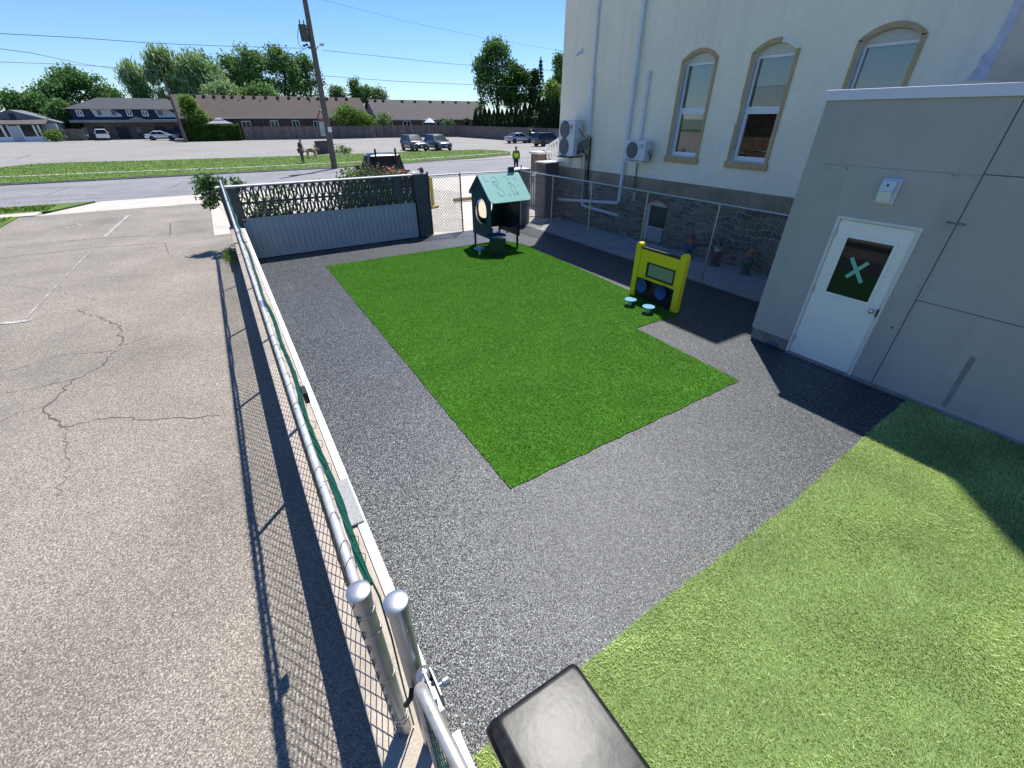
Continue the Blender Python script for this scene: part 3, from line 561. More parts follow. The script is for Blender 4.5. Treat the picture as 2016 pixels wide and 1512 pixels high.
b = MB(); prof = [(0.31, 0.02), (0.315, 0.9), (0.30, 1.02), (0.315, 1.14), (0.335, 1.185), (0.37, 1.2)]
x0, x1, y0, y1 = 0.333, 0.822, -0.35, 0.722
def rrect(a, b_, c, d_, r, z, n=5):
    o = []
    for cx, cy, s in ((b_-r, d_-r, 0), (a+r, d_-r, 90), (a+r, c+r, 180), (b_-r, c+r, 270)):
        o += [(px_, py_, z) for px_, py_ in arc((cx, cy), r, s, s+90, n)]
    return o
rings = [rrect(x0+0.05, x1-0.05, y0+0.05, y1-0.05, 0.05, 0.02), rrect(x0+0.01, x1-0.01, y0, y1-0.012, 0.05, 1.10)]
b.loft(rings); body = b.out('body', M['blackpl'], t, smooth=40)
dg = ray(1095, 1440).normalized(); sv = Vector((math.sin(R(45))*math.cos(R(61.4)), math.cos(R(45))*math.cos(R(61.4)), math.sin(R(61.4)))); nl = (sv-dg).normalized(); LT = (-nl.x/nl.z, -nl.y/nl.z)
b = MB(); b.loft([rrect(x0-0.024, x1+0.006, y0-0.02, y1+0.002, 0.03, 1.09), rrect(x0-0.028, x1+0.008, y0-0.02, y1+0.003, 0.03, 1.16), rrect(x0-0.014, x1+0.005, y0-0.02, y1, 0.03, 1.188), rrect(x0+0.030, x1-0.002, y0, y1-0.009, 0.027, 1.1985), rrect(x0+0.036, x1-0.007, y0, y1-0.015, 0.025, 1.2), rrect(x0+0.05, x1-0.02, y0+0.01, y1-0.03, 0.02, 1.2002)])
b.v = [(x, y, z+(LT[0]*(x-0.6)+LT[1]*(y-0.55) if z > 1.08 else 0)) for x, y, z in b.v]
b.out('lid', M['lid'], t, smooth=40)
b = MB(); b.box(x0-0.0, x0+0.02, y0, y1-0.20, 0.62, 1.03); b.out('side_panel', M['blackpl'], body, bevel=0.02)
# ================================================================== FRONT WALL OF PIERCED BLOCKS
t = thing('block_wall', 'dark grey pierced block wall with pale cap at the far left end of the yard', 'wall', (2.7, 14.6, 0))
YF, YK = 14.55, 14.68
MB().box(0.30, 5.33, YF, YK, -0.1, 1.06).out('base_wall', M['block'], t)
MB().box(-0.12, 0.30, YF-0.10, YK+0.10, -0.1, 1.89).out('pier', M['pierr'], t, bevel=0.01)
MB().box(5.33, 5.76, YF-0.12, YK+0.14, -0.1, 1.93).out('pier', M['block'], t, bevel=0.01)
b = MB(); b.box(-0.16, 5.36, YF-0.05, YK+0.05, 1.892, 1.925); b.out('cap', M['capwhite'], t, bevel=0.006)
def screen(x0, x1, z0, z1, n):
    b = MB(); w = (x1-x0)/n
    b.box(x0, x1, YF, YK, z0, z0+0.022); b.box(x0, x1, YF, YK, z1-0.022, z1)
    za, zb = z0+0.022, z1-0.022; zm = (za+zb)/2; hh = (zb-za)/2
    for i in range(n+1):
        xc = x0+w*i; b.box(max(x0, xc-0.022), min(x1, xc+0.022), YF+0.001, YK-0.001, za, zb)
    for i in range(n):                                          # two arcs back to back in every opening
        xl, xr = x0+w*i+0.022, x0+w*(i+1)-0.022; xc = (xl+xr)/2
        for sg, xe in ((1, xl), (-1, xr)):
            P = []
            for k in range(9):
                q = -1+2*k/8; x = xc-sg*0.010+(xe-xc+sg*0.006)*(q*q); P.append((x, zm+hh*q))
            for (xa, z_a), (xb, z_b) in zip(P, P[1:]):
                b.prism([(xa-0.013, YF+0.002, z_a), (xa+0.013, YF+0.002, z_a), (xb+0.013, YF+0.002, z_b), (xb-0.013, YF+0.002, z_b)], (0, YK-YF-0.004, 0))
    return b
for z0, z1 in ((1.06, 1.47), (1.472, 1.89)):
    o = screen(0.30, 4.68, z0, z1, 22).out('pierced_blocks', M['block'], t); o2 = screen(4.90, 5.33, z0, z1, 2).out('pierced_blocks', M['block'], t)
MB().box(4.68, 4.90, YF-0.012, YK+0.012, 1.06, 1.89).out('pier', M['block'], t)
t = thing('leaning_panel', 'pale blue grey panel of vertical boards leaning on the pierced block wall', 'panel', (2.7, 14.4, 0))
def lean(x, z, d=0): return (x, 14.36+0.10*z/1.1+d, z)
b = MB(); n = 34; xa, xb = 0.20, 5.22
for i in range(n):
    u0, u1 = xa+(xb-xa)*i/n+0.006, xa+(xb-xa)*(i+1)/n-0.006
    b.prism([lean(u0, 0.09), lean(u1, 0.09), lean(u1, 1.085), lean(u0, 1.085)], (0, 0.02, 0))
b.prism([lean(xa, 0.06, .022), lean(xb, 0.06, .022), lean(xb, 1.08, .022), lean(xa, 1.08, .022)], (0, 0.012, 0))
b.out('boards', M['bluepanel'], t)
for (u0, u1) in ((0.20, 2.30), (2.31, 5.22)):
    b = MB(); b.prism([lean(u0, 0.02, -.02), lean(u1, 0.02, -.02), lean(u1, 0.125, -.02), lean(u0, 0.125, -.02)], (0, 0.018, 0)); b.out('bottom_trim', M['bluepanel'], t)
b = MB(); b.prism([lean(xa, 1.06, -.016), lean(xb, 1.06, -.016), lean(xb, 1.10, -.016), lean(xa, 1.10, -.016)], (0, 0.016, 0)); b.out('top_trim', M['bluepanel'], t)
MB().box(xb-0.005, xb+0.03, 14.36, 14.47, 0.03, 1.09).out('end_trim', M['bluepanel'], t)
# ---- gate opening beside the front wall
t = thing('front_chain_fence', 'chain link fence section between the block wall and the playhouse', 'fence', (6.5, 14.5, 0))
pa = at(905, 341, 'y', 14.35); xg = pa.x
MB().tube([(5.82, 14.5, -0.05), (5.82, 14.5, 1.98)], 0.035, 12).out('post', M['block'], t, smooth=50)
MB().lathe([(0.06, 1.96), (0.075, 2.02), (0.05, 2.1), (0.01, 2.13)], (5.66, 14.55, 0), 14).out('post_cap', M['block'], t, smooth=60)
MB().tube([(xg, 14.35, -0.05), (xg, 14.35, 1.90)], 0.024, 10).out('post', M['iron'], t, smooth=50)
b = MB(); b.tube([(5.8, 14.5, 1.86), (xg, 14.35, 1.875), (9.05, 14.2, 1.86)], 0.02, 8); b.out('top_rail', M['galvlight'], t, smooth=50)
chainlink((5.86, 14.5), (xg, 14.35), 0.05, 1.88, 0.0042, M['wire'], t, cell=0.05)
t = thing('loose_wire_mesh', 'loose sagging flap of chain link mesh behind the gate post by the playhouse', 'wire mesh', (xg, 14.5, 0))
chainlink((xg+0.02, 14.4), (xg-0.9, 16.6), 0.02, 1.3, 0.0042, M['wire'], t, cell=0.05)
def pier(name, x0, x1, y0, y1, z, label):
    t = thing(name, label, 'pier', ((x0+x1)/2, (y0+y1)/2, 0))
    MB().box(x0, x1, y0, y1, -0.1, z).out('shaft', M['pierr'], t, bevel=0.012)
    MB().box(x0-0.05, x1+0.05, y0-0.05, y1+0.05, z+0.002, z+0.05).out('cap', M['capwhite'], t, bevel=0.012); return t
pier('gate_pier', 9.10, 9.70, 14.25, 14.75, 1.86, 'dark square gate pier behind the right side of the playhouse roof')
pier('gate_pier', 10.62, 11.25, 14.50, 15.1, 2.0, 'dark square gate pier against the corner of the stone base of the building')
t = thing('iron_gate', 'black wrought iron gate of slim bars between the two dark gate piers', 'gate', (9.25, 14.2, 0))
ga, gb = Vector((9.76, 14.3, 0)), Vector((10.36, 14.05, 0))
b = MB()
for i in range(9):
    p_ = ga.lerp(gb, i/8); b.tube([(p_.x, p_.y, 0.08), (p_.x, p_.y, 1.72)], 0.011, 6)
b.out('bars', M['iron'], t)
b = MB()
for z in (0.22, 0.62, 1.62): b.tube([(ga.x, ga.y, z), (gb.x, gb.y, z)], 0.014, 6)
b.tube([(ga.x, ga.y, 0.02), (ga.x, ga.y, 1.85)], 0.024, 8); b.tube([(gb.x, gb.y, 0.02), (gb.x, gb.y, 1.80)], 0.022, 8); b.out('frame', M['iron'], t)
b = MB()
for k in range(5):
    c0 = ga.lerp(gb, 0.12+0.19*k); b.tube([(c0.x+0.06*math.cos(a), c0.y, 0.75+0.06*math.sin(a)) for a in np.arange(0, 6.5, 0.5)], 0.006, 5)
b.out('scrolls', M['iron'], t)
tag(MB().box(10.3, 10.5, 13.95, 14.12, 0.0, 0.13).out('stone_block', M['rock'], bevel=0.02), 'small rough stone block at the foot of the wrought iron gate', 'block')
for k, (u, v, r) in enumerate([(1062, 400, 0.3), (1068, 415, 0.26), (1056, 392, 0.3), (1066, 386, 0.3)]):
    p_ = G(u, v); b = MB(); b.ball((p_.x, p_.y, r*0.45), (r*1.2, r, r*0.6), 9, 6)
    b.v = [(x+random.uniform(-.05, .05), y+random.uniform(-.05, .05), max(0, z+random.uniform(-.05, .05))) for x, y, z in b.v]
    tag(b.out('landscape_rock', M['rock']), ['pale rubble rock seen behind the iron gate, widest of the lot', 'pale rubble rock nearest the iron gate behind its bars', 'pale rubble rock behind the upper bars of the iron gate', 'pale rubble rock farthest back toward the stair railing'][k], 'rock', 'pale rocks behind the iron gate')
t = thing('pipe_bollard', 'yellow steel pipe guard beside the right end of the block wall', 'bollard', (7.7, 19.6, 0))
p0 = G(853, 409); p1 = G(838, 411)
MB().tube([(p0.x, p0.y, 0), (p0.x, p0.y, 1.25)], 0.075, 12).out('upright', M['yellowpipe'], t, smooth=50)
MB().tube([(p0.x+0.2, p0.y-0.1, 0.06), (p1.x-0.6, p1.y-0.4, 0.06)], 0.06, 10).out('foot_rail', M['yellowpipe'], t, smooth=50)
pa, pb = G(894, 399), G(934, 395)
tag(MB().tube([(pa.x, pa.y, 0.12), (pb.x+1, pb.y, 0.12)], 0.085, 8).out('timber_kerb', M['tanlog'], smooth=40), 'low tan log kerb on the concrete behind the playhouse', 'log')
# ---- white railed stairs at the street front of the cream building
t = thing('front_stairs', 'white railed stairs with a brown pier at the street front of the cream building', 'stairs', (13.5, 17.5, 0))
b = MB()
for i in range(8): b.box(12.0, 15, 15.6+i*0.45, 16.05+i*0.45 if i < 7 else 19.3, -0.1, 1.5-i*0.18)
b.out('steps', M['concrete'], t)
def railing(name, a, b_, n, h, mm=M['whitepaint']):
    a, b_ = Vector(a), Vector(b_); q = MB(); q.tube([a+Vector((0, 0, h)), b_+Vector((0, 0, h))], 0.055, 8); o = q.out(name, mm, t)
    q = MB(); q.tube([a+Vector((0, 0, 0.12)), b_+Vector((0, 0, 0.12))], 0.04, 6)
    for i in range(n):
        c = a.lerp(b_, (i+0.5)/n); q.tube([c+Vector((0, 0, 0.1)), c+Vector((0, 0, h))], 0.035, 8)
    q.out('balusters', mm, o)
def px_at(u, v, y): p_ = at(u, v, 'y', y); return (p_.x, p_.y, p_.z)
railing('handrail', px_at(1046, 336, 20.2), px_at(1100, 307, 15.6), 12, 0.62)
railing('handrail', px_at(1040, 385, 18.6), px_at(1072, 365, 16.0), 9, 0.75)
pp = px_at(1066, 352, 17.6)
MB().box(pp[0]-0.35, pp[0]+0.35, 17.4, 18.0, -0.1, at(1066, 303, 'y', 17.6).z).out('stone_pier', M['pierbrown'], t, bevel=0.02)
MB().box(pp[0]-0.42, pp[0]+0.42, 17.33, 18.07, at(1066, 303, 'y', 17.6).z+0.002, at(1066, 303, 'y', 17.6).z+0.09).out('pier_cap', M['capwhite'], t, bevel=0.015)
# ================================================================== PLAYHOUSE
t = thing('playhouse', 'dark teal plastic playhouse with pale mint roof on the far end of the green turf', 'playhouse', (6.85, 12.0, 0))
XA, XC, Y0, Y1 = 6.42, 7.42, 11.38, 12.56; YM = 12.03; ZE, ZP = 1.50, 2.06
def gable(x, th, hole=True):
    out = [(Y0, 0.36), (Y1, 0.36), (Y1, ZE+0.02), (YM, ZP-0.02), (Y0, ZE-0.02)]
    b = MB()
    if not hole: b.prism([(x, y, z) for y, z in out], (th, 0, 0)); return b
    cy, cz, r = 11.87, 1.12, 0.34; N = 28
    hp = []
    for k in range(N):
        a = 2*math.pi*k/N; rz = r*(1.18 if math.sin(a) < 0 else 1.0); hp.append((cy+r*0.88*math.cos(a)*(1+0.10*math.sin(3*a)), cz+rz*math.sin(a)))
    def edge(a):                                               # outline point in direction a
        d = Vector((math.cos(a), math.sin(a))); best = None
        for i in range(5):
            p1 = Vector(out[i]); p2 = Vector(out[(i+1) % 5]); e = p2-p1; den = d.x*e.y-d.y*e.x
            if abs(den) < 1e-9: continue
            w = p1-Vector((cy, cz)); s = (w.x*e.y-w.y*e.x)/den; q = (w.x*d.y-w.y*d.x)/den
            if s > 0 and -1e-6 <= q <= 1+1e-6 and (best is None or s < best): best = s
        return (cy+d.x*best, cz+d.y*best)
    A = sorted(set([2*math.pi*k/N for k in range(N)]+[math.atan2(z-cz, y-cy) % (2*math.pi) for y, z in out]))
    def hole_pt(a): rz = r*(1.18 if math.sin(a) < 0 else 1.0); return (cy+r*0.88*math.cos(a)*(1+0.10*math.sin(3*a)), cz+rz*math.sin(a))
    for a0, a1 in zip(A, A[1:]+[A[0]+2*math.pi]):
        if a1-a0 < 1e-6: continue
        q = [hole_pt(a0), edge(a0), edge(a1), hole_pt(a1)]
        b.prism([(x, y, z) for y, z in q], (th, 0, 0))
    return b
g1 = gable(XA, 0.02).out('end_wall', M['teal'], t)
cy, cz = 11.87, 1.10
b = MB(); b.lathe([(0.375, 0.0), (0.36, -0.02), (0.31, -0.022), (0.31, 0.0)], (XA, cy, cz), 28, Matrix.Rotation(R(90), 4, 'Y') @ Matrix.Diagonal((1.15, 0.86, 1, 1)), False); b.out('window_ring', M['tealdark'], g1, smooth=60)
b = MB(); b.lathe([(0.33, 0.0), (0.31, -0.07), (0.25, -0.13), (0.15, -0.17), (0.001, -0.185)], (XA+0.003, cy, cz), 28, Matrix.Rotation(R(90), 4, 'Y') @ Matrix.Diagonal((1.15, 0.86, 1, 1)), False); b.out('bubble_window', M['bubble'], g1, smooth=60)
gable(XC, 0.02, False).out('end_wall', M['tealdark'], t)
b = MB(); cx_, cz_, r_ = 6.86, 1.12, 0.36; NB = 24
def ebk(a):
    d = Vector((math.cos(a), math.sin(a))); s_ = min(((XC-cx_) if d.x > 0 else (cx_-XA-0.02))/max(1e-6, abs(d.x)), ((ZE-cz_) if d.y > 0 else (cz_-0.45))/max(1e-6, abs(d.y))); return (cx_+d.x*s_, cz_+d.y*s_)
AB = sorted(set([2*math.pi*k/NB for k in range(NB)]+[math.atan2(z-cz_, x-cx_) % (2*math.pi) for x in (XA+0.02, XC) for z in (0.45, ZE)]))
for a0, a1 in zip(AB, AB[1:]+[AB[0]+2*math.pi]):
    if a1-a0 > 1e-6: b.prism([(x, Y1-0.02, z) for x, z in ((cx_+r_*0.8*math.cos(a0), cz_+r_*math.sin(a0)), ebk(a0), ebk(a1), (cx_+r_*0.8*math.cos(a1), cz_+r_*math.sin(a1)))], (0, 0.02, 0))
b.out('back_wall', M['tealdark'], t)
b = MB(); b.box(XC-0.022, XC-0.003, 11.75, 11.95, 1.25, 1.55); b.out('number_panel', M['tealdark'], t)
b = MB()
for i in range(3):
    for j in range(5): b.box(XC-0.027, XC-0.0225, 11.77+i*0.06, 11.80+i*0.06, 1.28+j*0.055, 1.305+j*0.055)
b.out('panel_marks', M['gazebo'], t)
for x in (XA+0.02, XC-0.07):
    for y in (Y0+0.02, Y1-0.07): MB().box(x, x+0.05, y, y+0.05, 0.0, 0.7).out('leg', M['tealdark'], t)
def roof(sg):
    ye = Y0-0.13 if sg < 0 else Y1+0.13; sl = (ZP-ZE)/(YM-Y0); ze = ZP-abs(ye-YM)*sl
    P = [(XA-0.06, YM, ZP), (XC+0.36, YM, ZP)]
    e = [(XC+0.36-0.0, ye), (XA-0.06, ye)]; c = 0.1
    def on(x, y): return (x, y, ZP-abs(y-YM)*sl)
    yc = ye-sg*c
    P += [on(XC+0.36, yc), on(XC+0.33, ye-sg*0.03), on(XC+0.36-c, ye), on(XA-0.06+c, ye), on(XA-0.03, ye-sg*0.03), on(XA-0.06, yc)]
    b = MB(); b.prism(P, (0, sg*0.0125, 0.02)); return b, on
b, on = roof(-1); rf = b.out('roof_sheet', M['mintroof'], t)
b2, _ = roof(1); b2.out('roof_sheet', M['tealdark'], t)
def doodle(pts, cx, k=1.0):
    m_ = MB(); Q = []
    for x, s in pts:
        y = YM-(s); p_ = on(cx+x*k, y); Q.append((p_[0], p_[1]-0.0126, p_[2]+0.0215))
    m_.tube(Q, 0.0055, 4); return m_
D = [([(0, .16), (.07, .08), (.16, .10), (.2, .2), (.16, .3), (.05, .31), (0, .22), (.06, .2), (.12, .25), (.15, .18)], 6.72), ([(0, .1), (.1, .08), (.08, .16), (.16, .18), (.1, .24), (.15, .3), (.04, .3)], 7.18),
     ([(0, .42), (.04, .35), (.12, .38), (.16, .46), (.22, .5), (.17, .6), (.05, .62), (.0, .5)], 6.74), ([(0, .5), (.05, .36), (.12, .34), (.16, .46), (.1, .52), (.18, .6), (.03, .62), (0, .5)], 7.24), ([(0, .56), (.02, .66)], 7.08), ([(0, .06), (.03, .2), (.12, .19)], 6.5), ([(0, .14), (.06, .18), (.02, .24)], 7.5)]
m_ = MB()
for pts, cx in D:
    q = doodle(pts, cx); k = len(m_.v); m_.v += q.v; m_.f += [tuple(i+k for i in f) for f in q.f]; m_.mi += q.mi
m_.out('engraved_drawing', M['engrave'], rf)
ck = on(XC+0.06, YM-0.0)
b = MB(); b.prism([(XC+0.0, YM-0.01, ZP+0.17), (XC+0.22, YM-0.01, ZP+0.17), (XC+0.22, YM-0.01, ZP+0.0), (XC+0.165, YM-0.06, ZP-0.12), (XC+0.11, YM-0.01, ZP+0.0), (XC+0.0, YM-0.01, ZP+0.02)], (0, 0.02, 0)); b.out('chimney', M['teal'], t)
MB().box(XC-0.2, XC-0.03, YM-0.3, YM+0.3, 0.56, 0.585).out('shelf', M['tealdark'], t)
b = MB(); b.lathe([(0.30, 0.0), (0.31, 0.01), (0.30, 0.022)], (6.42, 11.10, 0.545), 26); b.out('counter', M['bluetop'], t, smooth=50)
b = MB(); v1, v2 = Vector((6.10, 10.93)), Vector((6.50, 10.68)); dd = (v2-v1).normalized(); nn = Vector((-dd.y, dd.x))*0.018
b.prism([(v1.x, v1.y, 0), (v2.x, v2.y, 0), (v2.x+nn.x, v2.y+nn.y, 0), (v1.x+nn.x, v1.y+nn.y, 0)], (0, 0, 0.545)); b.out('counter_support', M['tealdark'], t)
for (x, y) in ((6.62, 11.3), (6.85, 11.15)): MB().box(x-0.05, x+0.05, y-0.035, y+0.035, 0.57, 0.60).out('counter_toy', M['stooltop'], t, bevel=0.01)
def stool(c, r, h, label, grp):
    t = thing('stepping_stool', label, 'stool', (c[0], c[1], 0), group=grp)
    b = MB(); b.lathe([(r*0.45, h-0.035), (r*0.9, h-0.02), (r, h-0.005), (r*0.99, h+0.004), (r*0.9, h+0.006)], (c[0], c[1], 0), 24); b.out('seat', M['stooltop'], t, smooth=50)
    MB().tube([(c[0], c[1], 0), (c[0], c[1], h-0.03)], 0.045, 12).out('stem', M['galvlight'], t, smooth=50)
stool((5.95, 11.27), 0.16, 0.21, 'low blue grey disc seat at the foot of the playhouse counter', 'disc stools')
stool((6.825, 6.01), 0.128, 0.15, 'pale blue disc stool in front of the left dish of the yellow play panel', 'disc stools')
stool((6.84, 5.51), 0.128, 0.15, 'pale blue disc stool in front of the right dish of the yellow play panel', 'disc stools')
# ================================================================== YELLOW PLAY PANEL
t = thing('play_panel', 'yellow framed play panel with mirror and two blue dishes beside the turf notch', 'play panel', (7.38, 5.85, 0))
for y0, y1 in ((6.385, 6.52), (5.195, 5.345)):
    b = MB(); yc, w = (y0+y1)/2, (y1-y0)/2; pts = [(7.32, y0, 0), (7.32, y1, 0)]+[(7.32, yc+w*math.cos(a), 1.14+w*1.0*math.sin(a)) for a in np.linspace(0, math.pi, 9)]
    b.prism(pts, (0.13, 0, 0)); b.out('post', M['yellow'], t, bevel=0.012)
b = MB(); ya, yb = 5.345, 6.385                                 # yellow face with an opening for the mirror
for y0, y1, z0, z1 in ((ya, 5.415, 0.46, 1.08), (6.165, yb, 0.46, 1.08), (5.415, 6.165, 0.46, 0.525), (5.415, 6.165, 0.845, 1.08)): b.box(7.355, 7.385, y0, y1, z0, z1)
b.out('face_board', M['yellow'], t)
MB().box(7.362, 7.392, ya, yb, 0.01, 0.459).out('lower_board', M['blackpl'], t)
MB().box(7.35, 7.41, ya, yb, 1.082, 1.125).out('top_rail', M['blackpl'], t)
b = MB()
for y0, y1, z0, z1 in ((5.415, 5.445, 0.525, 0.845), (6.135, 6.165, 0.525, 0.845), (5.445, 6.135, 0.525, 0.553), (5.445, 6.135, 0.817, 0.845)): b.box(7.345, 7.38, y0, y1, z0, z1)
fr = b.out('mirror_frame', M['blackpl'], t); MB().box(7.366, 7.372, 5.445, 6.135, 0.553, 0.817).out('mirror', M['mirror'], t)
for y in (6.15, 5.615):
    b = MB(); b.lathe([(0.05, 0.0), (0.06, 0.05), (0.135, 0.085), (0.15, 0.10), (0.146, 0.106), (0.12, 0.094), (0.06, 0.07), (0.012, 0.065)], (7.362, y, 0.33), 24, Matrix.Rotation(R(-90), 4, 'Y')); b.out('dish', M['bluedish'], t, smooth=50)
# ================================================================== GARDEN STATUES by the stone wall
def gnome(p, label, hat, coat, beard, hatkind):
    t = thing('garden_statue', label, 'garden statue', (p[0], p[1], 0), R(-60), 'small painted garden statues along the stone wall')
    def o(m, name, mm): m.out(name, mm, t, smooth=60, world=False)
    o(MB().lathe([(0.15, 0), (0.16, 0.02), (0.12, 0.06), (0.05, 0.075)], n=16), 'base', M['gn_green'])
    b = MB(); b.lathe([(0.085, 0.06), (0.10, 0.1), (0.075, 0.16), (0.12, 0.22), (0.13, 0.30), (0.10, 0.40), (0.05, 0.44)], n=16); o(b, 'body', coat)
    b = MB()
    for s in (-1, 1): b.tube([(s*0.11, 0.0, 0.38), (s*0.15, -0.06, 0.30), (s*0.05, -0.13, 0.29)], [0.04, 0.038, 0.03], 8); b.ball((s*0.03, -0.135, 0.29), 0.032, 8, 6)
    o(b, 'arms', coat)
    b = MB(); b.ball((0, -0.01, 0.50), (0.085, 0.085, 0.095), 12, 9); b.ball((0, -0.10, 0.49), (0.022, 0.03, 0.022), 8, 6)
    for s in (-1, 1): b.ball((s*0.088, -0.005, 0.50), (0.02, 0.025, 0.035), 8, 6)
    o(b, 'head', M['gn_skin'])
    b = MB()
    for s in (-1, 1): b.ball((s*0.035, -0.083, 0.525), 0.011, 6, 5)
    o(b, 'eyes', M['black'])
    if beard: b = MB(); b.loft([[(x*w, -0.055-0.03*(1-x*x)*k, z) for x in (-1, -.5, 0, .5, 1)]+[(x*w, 0.0, z) for x in (1, 0, -1)] for z, w, k in ((0.47, 0.085, 1), (0.42, 0.08, 1.6), (0.36, 0.05, 1.6), (0.31, 0.015, 1))]); o(b, 'beard', beard)
    b = MB()
    if hatkind: b.lathe([(0.1, 0.55), (0.098, 0.58), (0.07, 0.64), (0.04, 0.70), (0.008, 0.755)], n=14)
    else: b.lathe([(0.09, 0.53), (0.095, 0.57), (0.08, 0.62), (0.05, 0.65), (0.01, 0.665)], n=14)
    o(b, 'hat', hat)
M['gn_green'] = mat('statue green', (0.012, 0.085, 0.045), 0.4); M['gn_blue'] = mat('statue blue', (0.012, 0.03, 0.16), 0.35); M['gn_red'] = mat('statue maroon', (0.14, 0.03, 0.03), 0.4)
M['gn_skin'] = mat('statue skin', (0.42, 0.17, 0.10), 0.4); M['gn_white'] = mat('statue white', (0.6, 0.6, 0.62), 0.5); M['gn_orange'] = mat('statue orange', (0.42, 0.13, 0.03), 0.4); M['gn_navy'] = mat('statue navy', (0.006, 0.015, 0.05), 0.4)
gnome((11.02, 7.80), 'small painted statue in blue with a reddish cap, left of the fence post', M['gn_red'], M['gn_blue'], M['gn_orange'], False)
gnome((11.02, 6.92), 'small painted statue with dark blue pointed hat and white beard, right of the fence post', M['gn_navy'], M['gn_red'], M['gn_white'], True)
gnome((11.02, 5.99), 'small painted statue in green with an orange cap, nearest the grey addition', M['gn_orange'], M['gn_green'], None, False)
# ================================================================== RIGHT FENCE
t = thing('side_chain_fence', 'grey chain link fence running along the stone base of the cream building', 'fence', (9.38, 8.0, 0))
MB().tube([(9.38, 3.71, 1.84), (9.36, 8, 1.85), (9.38, 12.3, 1.86), (9.28, 14.15, 1.86)], 0.021, 10).out('top_rail', M['galv'], t, smooth=50)
for x, y, z in ((9.38, 12.35, 1.86), (9.38, 10.42, 1.85), (9.37, 8.22, 1.85), (9.37, 6.1, 1.85), (9.28, 14.15, 2.05)): MB().tube([(x, y, -0.05), (x, y, z)], 0.024, 10).out('post', M['galv'], t, smooth=50)
chainlink((9.385, 3.72), (9.385, 12.32), 0.03, 1.84, 0.0034, M['wirelight'], t, cell=0.045); chainlink((9.385, 12.34), (9.29, 14.12), 0.03, 1.85, 0.0032, M['wirelight'], t, cell=0.045)
# ================================================================== CREAM BUILDING
XB = 11.4; TH = 0.32; ZS = 1.88
bld = thing('cream_building', 'tall cream stucco building on a rubble stone base, with arched windows', 'building', (14, 8, 0))
def holed(b, x0, x1, ya, yb, za, zb, holes):
    y = ya
    for h0, h1, z0, z1 in sorted(holes):
        if h0 > y: b.box(x0, x1, y, h0, za, zb)
        if z0 > za: b.box(x0, x1, h0, h1, za, z0)
        if z1 < zb: b.box(x0, x1, h0, h1, z1, zb)
        y = h1
    if yb > y: b.box(x0, x1, y, yb, za, zb)
def archpts(y0, y1, zs, rise, n=14):                            # from y0 over the crown to y1
    w = (y1-y0)/2; Rr = (w*w+rise*rise)/(2*rise); cz = zs+rise-Rr; a = math.asin(w/Rr)
    return [((y0+y1)/2+Rr*math.sin(-a+2*a*i/n), cz+Rr*math.cos(-a+2*a*i/n)) for i in range(n+1)]
WN = [(8.53, 9.47), (6.53, 7.47), (4.32, 5.26)]; Z0, ZSP, RISE = 2.53, 4.73, 0.17; ZA = ZSP+RISE
b = MB(); holed(b, XB, XB+TH, 3.0, 14.78, ZS, 9.2, [(a, c, Z0, ZA) for a, c in WN])
for a, c in WN:
    P = archpts(a, c, ZSP, RISE)
    for (ya, za), (yb, zb) in zip(P, P[1:]):
        if min(za, zb) < ZA-1e-4: b.prism([(XB, ya, za), (XB, yb, zb), (XB, yb, ZA), (XB, ya, ZA)], (TH, 0, 0))
b.box(XB, XB+TH, -6, 3.0, 3.6, 9.2); b.box(XB+TH, XB+12, 14.46, 14.78, 0, 9.2)
b.out('stucco_wall', M['stucco'], bld)
b = MB(); b.box(XB+0.002, XB+12, -6, 5.6, 9.2, 17); b.box(XB+0.002, XB+3, 8.42, 9.75, 9.2, 11.95); b.out('upper_storey', M['stucco'], bld)
MB().box(XB-0.12, XB+12, 5.602, 14.9, 9.202, 9.32).out('roof', M['roofdark'], bld)
b = MB(); holed(b, XB-0.025, XB+TH, 3.7, 14.80, -0.1, 1.50, [(9.12, 10.03, 0.05, 1.29)]); b.out('stone_base', M['stone'], bld)
b = MB(); b.box(XB-0.035, XB+TH, 3.7, 14.805, 1.502, ZS-0.002); b.out('water_table', M['stonecap'], bld, bevel=0.01)
b = MB(); P = archpts(9.0, 10.15, 1.22, 0.20); Q = archpts(9.12, 10.03, 1.12, 0.17)
for i in range(14): b.prism([(XB-0.03, *Q[i]), (XB-0.03, *Q[i+1]), (XB-0.03, *P[i+1]), (XB-0.03, *P[i])], (0.02, 0, 0))
b.out('brick_arch', M['redbrick'], bld)
